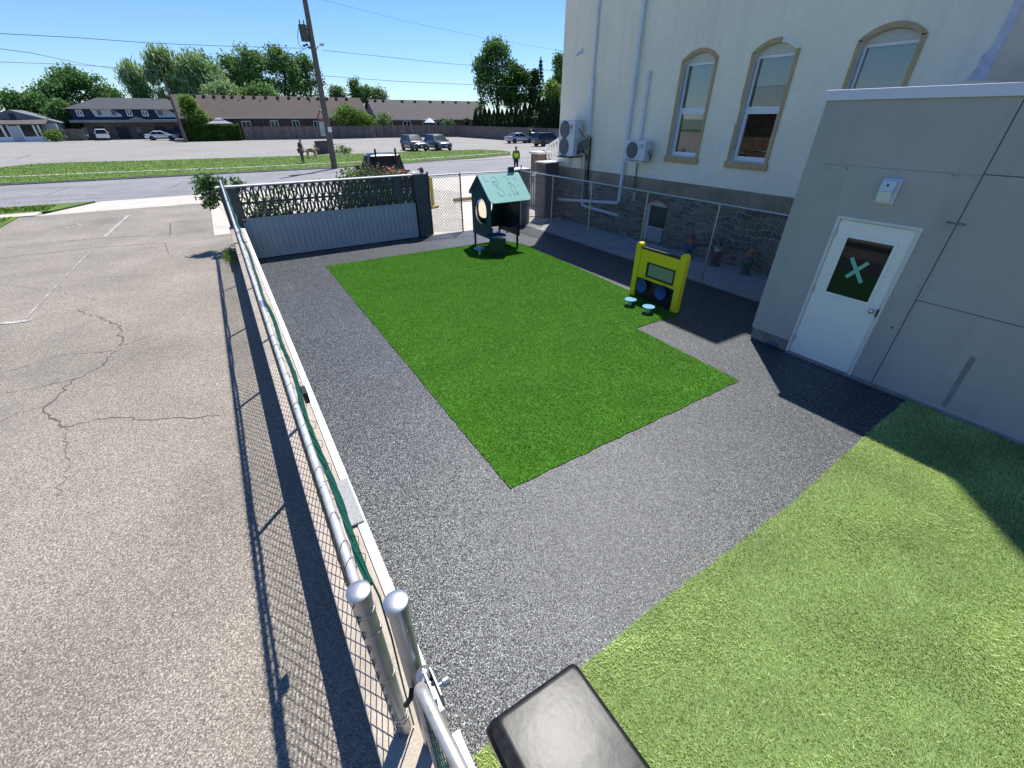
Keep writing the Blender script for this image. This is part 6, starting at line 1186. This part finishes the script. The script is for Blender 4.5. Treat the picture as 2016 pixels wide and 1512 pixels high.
# little pale house
YW = 112.0; x0, x1 = at(-30, 250, 'y', YW).x, at(84, 250, 'y', YW).x; z1 = at(40, 246, 'y', YW).z
t = thing('cottage', 'little pale grey house with a glazed porch at the far left edge', 'house', ((x0+x1)/2, YW+4, 0))
MB().box(x0, x1, YW, YW+1.5, -0.1, z1*0.30).out('porch_wall', M['whitepaint'], t); MB().box(x0, x1+1.5, YW+1.5, YW+10, -0.1, z1+0.15).out('wall', M['housewall'], t)
for u in (-20, 8, 20, 42, 71, 80): a = at(u, 260, 'y', YW); MB().box(a.x-0.14, a.x+0.14, YW+0.01, YW+0.25, z1*0.3, z1).out('porch_post', M['whitepaint'], t)
b = MB(); b.box(x0+0.2, x1-0.2, YW+0.3, YW+0.34, z1*0.3, z1-0.02); b.out('porch_glass', M['darkglass'], t)
a = at(31, 260, 'y', YW); MB().box(a.x-0.7, a.x+0.6, YW-0.03, YW-0.002, 0, z1*0.95).out('porch_door', M['housewall'], t)
b = MB(); b.prism([(x0-0.4, YW-0.5, z1), (x0-0.4, YW+3.0, z1+0.75), (x0-0.4, YW+3.0, z1+0.9), (x0-0.4, YW-0.5, z1+0.14)], (x1-x0+1.0, 0, 0)); b.out('porch_roof', M['roofgrey'], t)
xm_ = at(20, 220, 'y', YW+3).x; zr_ = at(20, 216, 'y', YW+3).z; b = MB(); xe0, xe1 = 2*xm_-(x1+2.2), x1+2.2
M['roofcot'] = mat('pale grey shingles', (0.15, 0.165, 0.18), 0.9, var=0.12, vscale=0.8); b.prism([(xe0, YW+2.4, z1+0.25), (xm_, YW+2.4, zr_), (xe1, YW+2.4, z1+0.25)], (0, 8, 0)); rf_ = b.out('roof', M['roofcot'], t)
MB().box(at(23, 230, 'y', YW+2).x-0.35, at(23, 230, 'y', YW+2).x+0.35, YW+2.3, YW+2.39, z1+0.6, zr_-0.5).out('attic_window', M['navy'], rf_)
# far board fence, each run a fence
def board_fence(label, pts, h, gap=0.0):
    t = thing('board_fence', label, 'fence', (pts[0][0], pts[0][1], 0)); b = MB(); q = MB()
    for p0, p1 in zip(pts, pts[1:]):
        p0, p1 = Vector((p0[0], p0[1], 0)), Vector((p1[0], p1[1], 0)); L = (p1-p0).length; n = int(L/0.17); ux = (p1-p0)/L; ny = Vector((-ux.y, ux.x, 0))
        for i in range(n):
            c = p0+ux*(i+0.5)*L/n; hh = h+random.uniform(-.03, .03); w = L/n*0.46; th = 0.012+0.012*(i % 2)
            b.prism([c-ux*w-ny*th, c+ux*w-ny*th, c+ux*w+ny*0.01, c-ux*w+ny*0.01], (0, 0, hh))
        for i in range(int(L/2.4)+1):
            c = p0+ux*min(L, i*2.4)+ny*0.06; q.box(c.x-0.05, c.x+0.05, c.y-0.05, c.y+0.05, 0, h+0.06)
        for z in (0.4, h-0.35): a = p0+ny*0.04; e = p1+ny*0.04; q.tube([(a.x, a.y, z), (e.x, e.y, z)], 0.045, 4)
    b.out('boards', M['fencewood'], t); q.out('posts_and_rails', M['fencewood'], t); return t
g_ = [G(484, 276), G(600, 274.2), G(742, 271.5)]; board_fence('grey board fence in front of the long brown roofed row house', [(p.x, p.y) for p in g_], 2.05)
g_ = [G(742, 271.2), G(820, 270.5), G(903, 269.5)]; board_fence('grey board fence behind the two SUVs, under the grey brown roof', [(p.x, p.y) for p in g_], 2.1)
g_ = [G(903, 269.5), G(950, 272.5), G(1000, 276), G(1050, 279), G(1110, 284)]; board_fence('grey board fence below the row of cedars behind the silver sedan', [(p.x, p.y) for p in g_], 2.0); FR = [Vector((p.x, p.y)) for p in g_]
a, c = at(108, 258, 'y', 112), at(150, 258, 'y', 112); board_fence('short brown fence between the little pale house and the townhouse', [(a.x, 112), (c.x+1, 112)], 1.75)
# gazebo and patio umbrella
gz = at(433, 243, 'y', 99.3); t = thing('gazebo', 'grey canvas gazebo top behind the clipped hedge', 'gazebo', (gz.x, 99.3, 0))
wz = at(459, 243, 'y', 99.3).x-gz.x; zz = gz.z; zt_ = at(433, 233, 'y', 99.3).z
b = MB(); b.add([(gz.x-wz, 98.2, zz), (gz.x+wz, 98.2, zz), (gz.x+wz, 100.8, zz), (gz.x-wz, 100.8, zz), (gz.x-wz*.35, 99.1, zt_-0.25), (gz.x+wz*.35, 99.1, zt_-0.25), (gz.x+wz*.35, 99.9, zt_-0.25), (gz.x-wz*.35, 99.9, zt_-0.25)], [(0, 1, 5, 4), (1, 2, 6, 5), (2, 3, 7, 6), (3, 0, 4, 7), (4, 5, 6, 7)]); b.out('canopy', M['gazebo'], t)
b = MB(); b.add([(gz.x-wz*.4, 99.0, zt_-0.18), (gz.x+wz*.4, 99.0, zt_-0.18), (gz.x+wz*.4, 100, zt_-0.18), (gz.x-wz*.4, 100, zt_-0.18), (gz.x, 99.5, zt_+0.15)], [(0, 1, 4), (1, 2, 4), (2, 3, 4), (3, 0, 4)]); b.out('top_vent', M['gazebo'], t)
for sx in (-1, 1):
    for y in (98.3, 100.7): MB().tube([(gz.x+sx*wz*.93, y, 0), (gz.x+sx*wz*.93, y, zz)], 0.06, 6).out('leg', M['iron'], t)
um = at(846, 241, 'y', 98.6); t = thing('patio_umbrella', 'white patio umbrella standing behind the board fence between the SUVs roofs', 'umbrella', (um.x, 98.6, 0))
b = MB(); ru = at(857, 241, 'y', 98.6).x-um.x; b.lathe([(ru, um.z-0.05), (ru*0.98, um.z), (ru*.5, um.z+0.45), (0.05, um.z+0.85)], (um.x, 98.6, 0), 8); b.out('canopy', M['whitecanvas'], t); MB().tube([(um.x, 98.6, 0), (um.x, 98.6, um.z+0.95)], 0.04, 6).out('pole', M['iron'], t)
# ================================================================== PLANTING
def shrub(name, label, cat, base, lobes, n_cl, per, leaf, mm, spread=0.3, group=None, tr=0.05, **k):
    return tree(name, label, cat, base, lobes, n_cl, per, leaf, mm, tr, spread, group, **k)
def treepx(u, vtop, Y, wpx, vbot, label, mm, n_cl=130, per=36, leaf=0.26, spread=0.75, tr=0.32, droop=0.0, tall=1.0, name='tree', seed=0, kind='round', shell=0.4, limbs=9, aspect=0.55):
    p_ = at(u, vtop, 'y', Y); Rr = wpx/2*abs((at(u+1, vtop, 'y', Y)-p_).length); zt = p_.z; zb = max(0.6, at(u, vbot, 'y', Y).z); hh = zt-zb; lo = []
    rs = random.Random(int(u*7+seed)); 
    for i in range(15):
        f = (i+0.5)/15; q = rs.uniform(0, 6.28); wr = Rr*(0.95 if kind == 'round' else 0.75)*math.sin(math.pi*min(0.92, 0.22+0.70*f))**0.6
        rr = Rr*rs.uniform(0.24, 0.5); lo.append((math.cos(q)*(wr-rr*0.7)*0.98, math.sin(q)*(wr-rr)*0.6, zb+hh*(0.14+0.76*f*rs.uniform(0.9, 1.1)), rr, rr*0.9, hh*rs.uniform(0.08, 0.17)))
    lo.append((0, 0, zt-hh*0.16, Rr*0.42, Rr*0.4, hh*0.16))
    return tree(name, label, 'tree', (p_.x, Y, 0), lo, n_cl, per, leaf, mm, tr, spread, None, droop, limbs, shell, aspect)
treepx(10, 180, 126, 75, 245, 'dark leafy tree at the far left edge behind the little pale house', M['L_dark'], 90)
treepx(205, 172, 140, 60, 240, 'shaded tree between the broad maple and the small willow', M['L_dark'], 110)
treepx(128, 138, 133, 190, 250, 'broad dark maple between the little pale house and the townhouse', M['L_dark'], 380, leaf=0.26, spread=0.6)
treepx(75, 190, 128, 80, 262, 'lower dark tree beside the roof of the little pale house', M['L_dark'], 150)
treepx(118, 205, 121, 70, 268, 'deep shaded bushy tree at the left corner of the townhouse', M['L_dark'], 150)
treepx(252, 124, 138, 66, 215, 'small pale willow with wispy top above the townhouse roof', M['L_willow'], 150, per=24, leaf=0.55, aspect=0.2, droop=1.2, kind='tall', spread=0.7)
treepx(309, 103, 136, 82, 215, 'pale willow whose crown the slim leaning pole crosses', M['L_willow'], 210, per=26, leaf=0.6, aspect=0.2, droop=1.2, spread=0.8)
treepx(382, 112, 134, 110, 215, 'widest pale green willow at the left end of the brown roof', M['L_willow'], 300, per=26, leaf=0.6, aspect=0.2, droop=1.2, spread=0.9)
treepx(392, 103, 145, 60, 190, 'dark treetop rising behind the widest willow', M['L_mid'], 110)
treepx(446, 107, 138, 85, 200, 'mid green tree just right of the willows behind the brown roof', M['L_mid'], 170, spread=0.8)
treepx(487, 97, 134, 85, 200, 'tall mid green tree above the middle of the brown roof', M['L_mid'], 190, spread=0.8)
treepx(545, 92, 131, 80, 196, 'tallest tree of the row behind the brown roof, left of the wooden pole', M['L_mid'], 190, spread=0.75, shell=0.55, limbs=16)
treepx(594, 108, 133, 60, 198, 'tree partly hidden by the wooden pole, with limbs showing', M['L_mid'], 110, spread=0.7, shell=0.55, limbs=16)
treepx(430, 165, 122, 70, 205, 'low bushy tree close behind the left of the brown roof', M['L_willow'], 100)
treepx(510, 170, 122, 90, 205, 'low bushy tree close behind the middle of the brown roof', M['L_mid'], 100)
treepx(663, 171, 150, 36, 205, 'bright green tree just right of the wooden pole', M['L_pale'], 70, spread=0.7)
treepx(697, 153, 150, 24, 205, 'slim upright tree between the two brick row houses', M['L_mid'], 70, kind='tall', spread=0.6)
treepx(719, 172, 150, 26, 205, 'small mid green tree right of the slim upright tree', M['L_mid'], 50); treepx(744, 177, 150, 36, 205, 'small pale tree above the left end of the grey brown roof', M['L_pale'], 60)
treepx(976, 68, 92, 82, 215, 'tall dark open crowned tree above the cedar row', M['L_dark'], 330, per=24, leaf=0.26, spread=0.5, tr=0.34, shell=0.45, limbs=16)
treepx(945, 125, 92, 24, 225, 'thin side stem of leaves left of the tall open crowned tree', M['L_dark'], 40, per=20, leaf=0.24, spread=0.45, tr=0.1, kind='tall')
treepx(1018, 125, 88, 66, 215, 'mid green round tree beside the tall open crowned tree', M['L_hedge'], 220, per=24, leaf=0.26, spread=0.5)
treepx(1052, 136, 86, 20, 214, 'dark slim columnar conifer right of the round tree', M['L_cedar'], 130, per=24, leaf=0.24, spread=0.3, kind='tall', shell=0.2)
treepx(1102, 104, 92, 24, 190, 'tree half hidden by the edge of the cream building', M['L_mid'], 60, spread=0.5)
treepx(1086, 162, 84, 36, 214, 'pale airy shrub tree above the right end of the cedar row', M['L_bright'], 70, leaf=0.26, spread=0.5, tr=0.15)
def conifer(u, vtop, Y, wpx, label, mm):
    p_ = at(u, vtop, 'y', Y); Rr = wpx/2*abs((at(u+1, vtop, 'y', Y)-p_).length); Ht = p_.z; t = thing('spruce_tree', label, 'tree', (p_.x, Y, 0)); pts = []; m_ = MB(); m_.tube([(0, 0, -0.1), (0, 0, Ht)], [0.25, 0.02], 7); z = Ht*0.25
    while z < Ht-0.3:
        r_ = Rr*(1-(z-Ht*0.2)/(Ht*0.85))**0.9; n = 6
        for k in range(n):
            if random.random() < 0.25: continue
            a = random.uniform(0, 6.28); L = r_*random.uniform(0.6, 1.1); e = Vector((math.cos(a)*L, math.sin(a)*L, -0.18*L)); m_.tube([(0, 0, z), (e.x, e.y, z+e.z)], [0.04, 0.01], 4)
            for s in np.linspace(0.2, 1, 10): pts += [(e.x*s+random.gauss(0, .1), e.y*s+random.gauss(0, .1), z+e.z*s-abs(random.gauss(0, .22))) for _ in range(7)]
        z += 0.62
    pts += [(random.gauss(0, .08), random.gauss(0, .08), Ht-random.uniform(0, 1.2)) for _ in range(60)]
    V, Fc = leaves(np.array(pts), 0.17, 0.1, 0.6, 0.3); np_mesh('crown', V, Fc, mm, t); m_.out('trunk', M['bark'], t, world=False)
conifer(1065, 112, 90, 26, 'sparse pointed spruce showing above the cedars', M['L_spruce'])
# cedar row: one tree built, the rest copied
def cedar_proto(loc):
    t = thing('cedar', 'tall dark pyramidal cedar of the clipped row behind the wooden fence', 'tree', loc, 0, 'row of pyramidal cedars behind the fence')
    n = 8200; z = rng.uniform(0, 1, n)**0.8; r_ = 0.92*np.minimum(1, (1-z)*1.7)**0.7*(0.8+0.2*np.minimum(1, z*6)); a = rng.uniform(0, 6.28, n); k = rng.uniform(0.72, 1.06, n)*(1+0.12*np.sin(a*5+z*9))
    P = np.stack([np.cos(a)*r_*k, np.sin(a)*r_*k, z*5.6], 1); V, Fc = leaves(P, 0.105, 0.2, 0.9, 0.35); np_mesh('crown', V, Fc, M['L_cedar'], t); MB().tube([(0, 0, -0.1), (0, 0, 4.6)], [0.1, 0.02], 6).out('trunk', M['bark'], t, world=False); return t
first = None; k = 0
for u in list(np.arange(938, 1112, 8.6)):
    lo_, hi_ = 0.0, 1.0; best = None
    for i in range(len(FR)-1):
        for s in np.linspace(0, 1, 40):
            p_ = FR[i].lerp(FR[i+1], s)+Vector((1.6, 1.2)); d_ = Vector((p_.x, p_.y, -H)); uu = 1008+F*d_.dot(RT)/d_.dot(FW)
            if best is None or abs(uu-u) < best[0]: best = (abs(uu-u), p_)
    p_ = best[1]; vt = 213+random.uniform(-5, 4) if u < 1030 else (203 if u < 1050 else 194)+random.uniform(-6, 5)
    zt_ = at(u, vt, 'y', p_.y).z; sc = zt_/5.6
    if first is None: first = cedar_proto((p_.x, p_.y, 0)); o = first
    else: o = dup(first, (p_.x, p_.y, 0), random.uniform(0, 6.28))
    o.scale = (sc*0.95, sc*0.95, sc); k += 1
# hedge
a, c = G(367, 279), G(482, 278); hz = at(420, 246.5, 'y', a.y).z
t = thing('clipped_hedge', 'long clipped dark green hedge in front of the grey gazebo', 'hedge', (a.x, a.y, 0)); n = 15000; L = c.x-a.x
P = np.stack([rng.uniform(0, L, n), rng.uniform(0, 1.6, n), rng.uniform(0, hz, n)], 1); q = rng.integers(0, 3, n); P[q == 0, 1] = rng.normal(0, 0.07, (q == 0).sum()); P[q == 1, 2] = hz+rng.normal(0, 0.07, (q == 1).sum()); V, Fc = leaves(P, 0.11, 0.4); np_mesh('foliage', V, Fc, M['L_hedge'], t); MB().box(0.1, L-0.1, 0.12, 1.5, 0, hz-0.12).out('inner_growth', M['L_dark'], t, world=False)
treepx(366, 190, 99.5, 42, 256, 'upright yellow green shrub tree at the end of the hedge beside the leaning pole', M['L_bright'], 170, leaf=0.2, spread=0.4, tr=0.12, kind='tall'); treepx(388, 212, 99.3, 26, 252, 'shorter leafy shrub beside the upright yellow green one', M['L_bright'], 60, leaf=0.2, spread=0.35, tr=0.08)
p_ = at(693, 240, 'y', 97.6); lobes = [(-2.2, 0, 3.6, 1.5, 1.0, 1.2), (-.9, 0, 4.0, 1.6, 1.0, 1.3), (.6, 0, 3.5, 1.6, 1.0, 1.2), (2.0, 0, 3.2, 1.5, 1.0, 1.0), (3.1, 0, 2.8, 1.0, .9, .9), (1.6, -.5, 2.0, 1.2, .8, 1.2)]
shrub('vine_mass', 'bright green mass of vine hanging over the board fence right of the wooden pole', 'vine', (p_.x, 97.2, 0), lobes, 190, 26, 0.19, M['L_bright'], 0.42, tr=0.14)
p_ = at(880, 246, 'y', 99); shrub('shrub', 'round tan green shrub by the brick wall behind the board fence', 'shrub', (p_.x, 99, 0), [(0, 0, 2.2, 1.6, 1.0, 0.8)], 50, 24, 0.18, M['L_pale'], 0.3)
p_ = at(919, 246, 'y', 97); shrub('shrub', 'dark conical shrub by the brick wall left of the cedar row', 'shrub', (p_.x, 97, 0), [(0, 0, 2.0, .7, .7, 1.2)], 40, 24, 0.16, M['L_cedar'], 0.25)
p_ = at(756, 240, 'y', 98.5); shrub('young_tree', 'thin young tree in front of the pale gable end', 'tree', (p_.x, 98.5, 0), [(0, 0, 3.2, 1.3, 1, 1.2)], 26, 18, 0.2, M['L_mid'], 0.4)
q = G(1068, 279); shrub('bush', 'light green bush beside the dark small car under the cedars', 'bush', (q.x, q.y+1.2, 0), [(0, 0, 1.5, 1.3, 1.2, 1.2), (.9, 0, 2.0, 1.2, 1, 1.2), (-.9, 0, 1.0, 1.0, 1, .9), (-.3, 0, 3.2, .45, .45, 1.2)], 120, 22, 0.15, M['L_pale'], 0.28)
q = G(672, 304); shrub('ornamental_grass', 'clump of green plants at the right foot of the dark monument sign', 'plant', (q.x, q.y+0.3, 0), [(0, 0, .45, .9, .5, .45), (.7, 0, .35, .5, .4, .35)], 40, 18, 0.12, M['L_bright'], 0.15, tr=0.02, aspect=0.25)
q = G(622, 303); shrub('ornamental_grass', 'small green clump at the left foot of the dark monument sign', 'plant', (q.x+.3, q.y+0.2, 0), [(0, 0, .5, .5, .4, .5)], 20, 16, 0.12, M['L_bright'], 0.15, tr=0.02, aspect=0.25)
p_ = at(104, 260, 'y', 111); shrub('flowering_shrub', 'orange and green shrub by the side of the little pale house', 'shrub', (p_.x, 110, 0), [(0, 0, .9, .9, .7, .8)], 40, 22, 0.14, M['L_bright'], 0.35)
# shrub at the left end of the block wall, rose bush, climbing growth behind the blocks, weeds
shrub('leafy_shrub', 'glossy light green shrub beside the left pier of the block wall', 'shrub', (0.08, 15.25, 0.1), [(-.42, 0, 1.62, .26, .25, .22), (-.2, -.1, 1.86, .3, .25, .18), (-.46, .1, 1.36, .16, .2, .16), (.3, .2, 1.72, .16, .2, .14), (-.5, 0, 1.9, .16, .2, .14)], 90, 13, 0.068, M['L_glossy'], 0.09, tr=0.016, aspect=0.42)
rb_ = shrub('rose_bush', 'rose bush with small leaves and red flowers behind the right half of the block wall', 'rose bush', (4.7, 16.6, 0), [(-.75, 0, 1.5, .6, .5, .42), (-.15, 0, 1.72, .6, .5, .4), (.5, 0, 1.55, .55, .5, .38), (-.2, 0, .9, 1.1, .6, .6), (.95, 0, 1.4, .4, .4, .35)], 230, 20, 0.05, M['L_rose'], 0.16, tr=0.04)
b = MB()
for k in range(9):
    x_, y_, z_ = random.uniform(.7, 1.5), random.uniform(-.5, .3), random.uniform(1.6, 1.95)
    for s in range(3): b.ball((x_+random.uniform(-.03, .03), y_+random.uniform(-.03, .03), z_+random.uniform(-.02, .02)), (.045, .045, .03), 6, 4)
b.out('roses', M['petal'], rb_, smooth=60, world=False)
shrub('low_shrub', 'low green growth behind the left half of the pierced blocks', 'shrub', (1.15, 15.1, 0), [(-.5, 0, 1.3, .5, .3, .45), (.3, 0, 1.45, .45, .3, .35), (0, 0, .8, .9, .35, .6)], 70, 16, 0.06, M['L_bright'], 0.14, tr=0.02)
p_ = at(702, 350, 'y', 15.6); shrub('low_shrub', 'bright green shoots rising just above the cap of the block wall', 'shrub', (p_.x-0.1, 15.5, 0), [(0, 0, 1.95, .28, .2, .22), (-1.3, 0, 1.8, .2, .2, .2), (.1, 0, 1.3, .6, .3, .6)], 44, 14, 0.055, M['L_bright'], 0.1, tr=0.02)
shrub('dark_shrub', 'dark shaded shrub behind the lower blocks near the left pier', 'shrub', (1.3, 15.6, 0), [(0, 0, .55, 1.2, .4, .5)], 60, 16, 0.07, M['L_dark'], 0.15, tr=0.02)
shrub('dark_shrub', 'dark shaded shrub behind the right half of the pierced blocks', 'shrub', (3.9, 15.35, 0), [(0, 0, .9, 1.5, .35, .8)], 110, 16, 0.07, M['L_dark'], 0.16, tr=0.02)
shrub('weeds', 'clump of weeds at the foot of the left pier on the driveway side', 'plant', (-0.34, 13.4, 0.28), [(0, 0, .08, .12, .6, .08), (.0, .5, .14, .1, .25, .12)], 42, 13, 0.05, M['L_bright'], 0.07, tr=0.008, aspect=0.2)
shrub('weeds', 'dark clump of leaves beyond the right end pier of the block wall', 'plant', (6.3, 17.2, 0), [(0, 0, .5, .3, .3, .5)], 30, 14, 0.06, M['L_dark'], 0.1, tr=0.02)
# grass tufts on the verge
nt = 40000; P = np.stack([rng.uniform(-17, 29.5, nt), rng.uniform(40.4, 56.5, nt)], 1); P = P[inside(P, grow(verge, -0.1))]; P = np.concatenate([P, np.stack([rng.uniform(-13, -7.5, 5000), rng.uniform(21, 26.1, 5000)], 1), np.stack([rng.uniform(-13, -6.7, 3000), rng.uniform(27.3, 29.1, 3000)], 1)]); nt = len(P)
z_ = np.where(P[:, 1] > 35, 0.09, 0.06); a = rng.uniform(0, 6.28, nt); w_ = np.stack([np.cos(a), np.sin(a), 0*a], 1)*rng.uniform(.012, .03, nt)[:, None]; base = np.stack([P[:, 0], P[:, 1], z_], 1); tip = base+np.stack([rng.normal(0, .03, nt), rng.normal(0, .03, nt), rng.uniform(.02, .06, nt)], 1)
M['L_lawn'] = leafmat('lawn blades', (0.105, 0.19, 0.018), (0.165, 0.26, 0.04)); o = np_mesh('lawn_blades', np.stack([base-w_, base+w_, tip+w_*.3, tip-w_*.3], 1).reshape(-1, 3), np.arange(4*nt).reshape(nt, 4), M['L_lawn'], None, 'stuff'); tag(o, 'short lawn grass on the verges along the street', 'grass'); o['kind'] = 'stuff'
# ================================================================== LIGHT, SKY, CAMERA
EL, AZ = 61.4, 45.0
sd = bpy.data.lights.new('sun', 'SUN'); sd.energy = 4.8; sd.angle = R(0.53); sd.color = (1.0, 0.965, 0.90); so = bpy.data.objects.new('sun', sd); C.objects.link(so)
dirv = Vector((math.sin(R(AZ))*math.cos(R(EL)), math.cos(R(AZ))*math.cos(R(EL)), math.sin(R(EL)))); so.rotation_euler = dirv.to_track_quat('Z', 'Y').to_euler(); so.location = dirv*60
wd = bpy.data.worlds.new('World'); bpy.context.scene.world = wd; wd.use_nodes = True; wn, wl = wd.node_tree.nodes, wd.node_tree.links
sk = wn.new('ShaderNodeTexSky'); sk.sky_type = 'NISHITA'; sk.sun_disc = False; sk.sun_elevation = R(EL); sk.sun_rotation = R(AZ); sk.altitude = 0; sk.air_density = 1.0; sk.dust_density = 0.0; sk.ozone_density = 2.0
bg = wn['Background']; bg.inputs['Strength'].default_value = 0.070; tn = wn.new('ShaderNodeMixRGB'); tn.blend_type = 'MULTIPLY'; tn.inputs[0].default_value = 1; tn.inputs[2].default_value = (0.80, 1.0, 1.36, 1); wl.new(sk.outputs[0], tn.inputs[1]); hs = wn.new('ShaderNodeHueSaturation'); hs.inputs['Saturation'].default_value = 1.06; hs.inputs['Value'].default_value = 1.14; wl.new(tn.outputs[0], hs.inputs['Color']); wl.new(hs.outputs[0], bg.inputs['Color'])
cd = bpy.data.cameras.new('camera'); cd.sensor_width = 36; cd.sensor_fit = 'HORIZONTAL'; cd.lens = F/2016*36; cd.clip_start = 0.05; cd.clip_end = 3000
co = bpy.data.objects.new('camera', cd); C.objects.link(co); co.location = (0, 0, H); co.rotation_euler = (math.pi/2-PIT, 0, -YAW)
sc = bpy.context.scene; sc.camera = co
sc.view_settings.view_transform = 'Standard'; sc.view_settings.look = 'None'; sc.view_settings.gamma = 1; sc.view_settings.exposure = 0.52
sc.cycles.max_bounces = 8; sc.cycles.transparent_max_bounces = 16; sc.cycles.caustics_reflective = False; sc.cycles.caustics_refractive = False
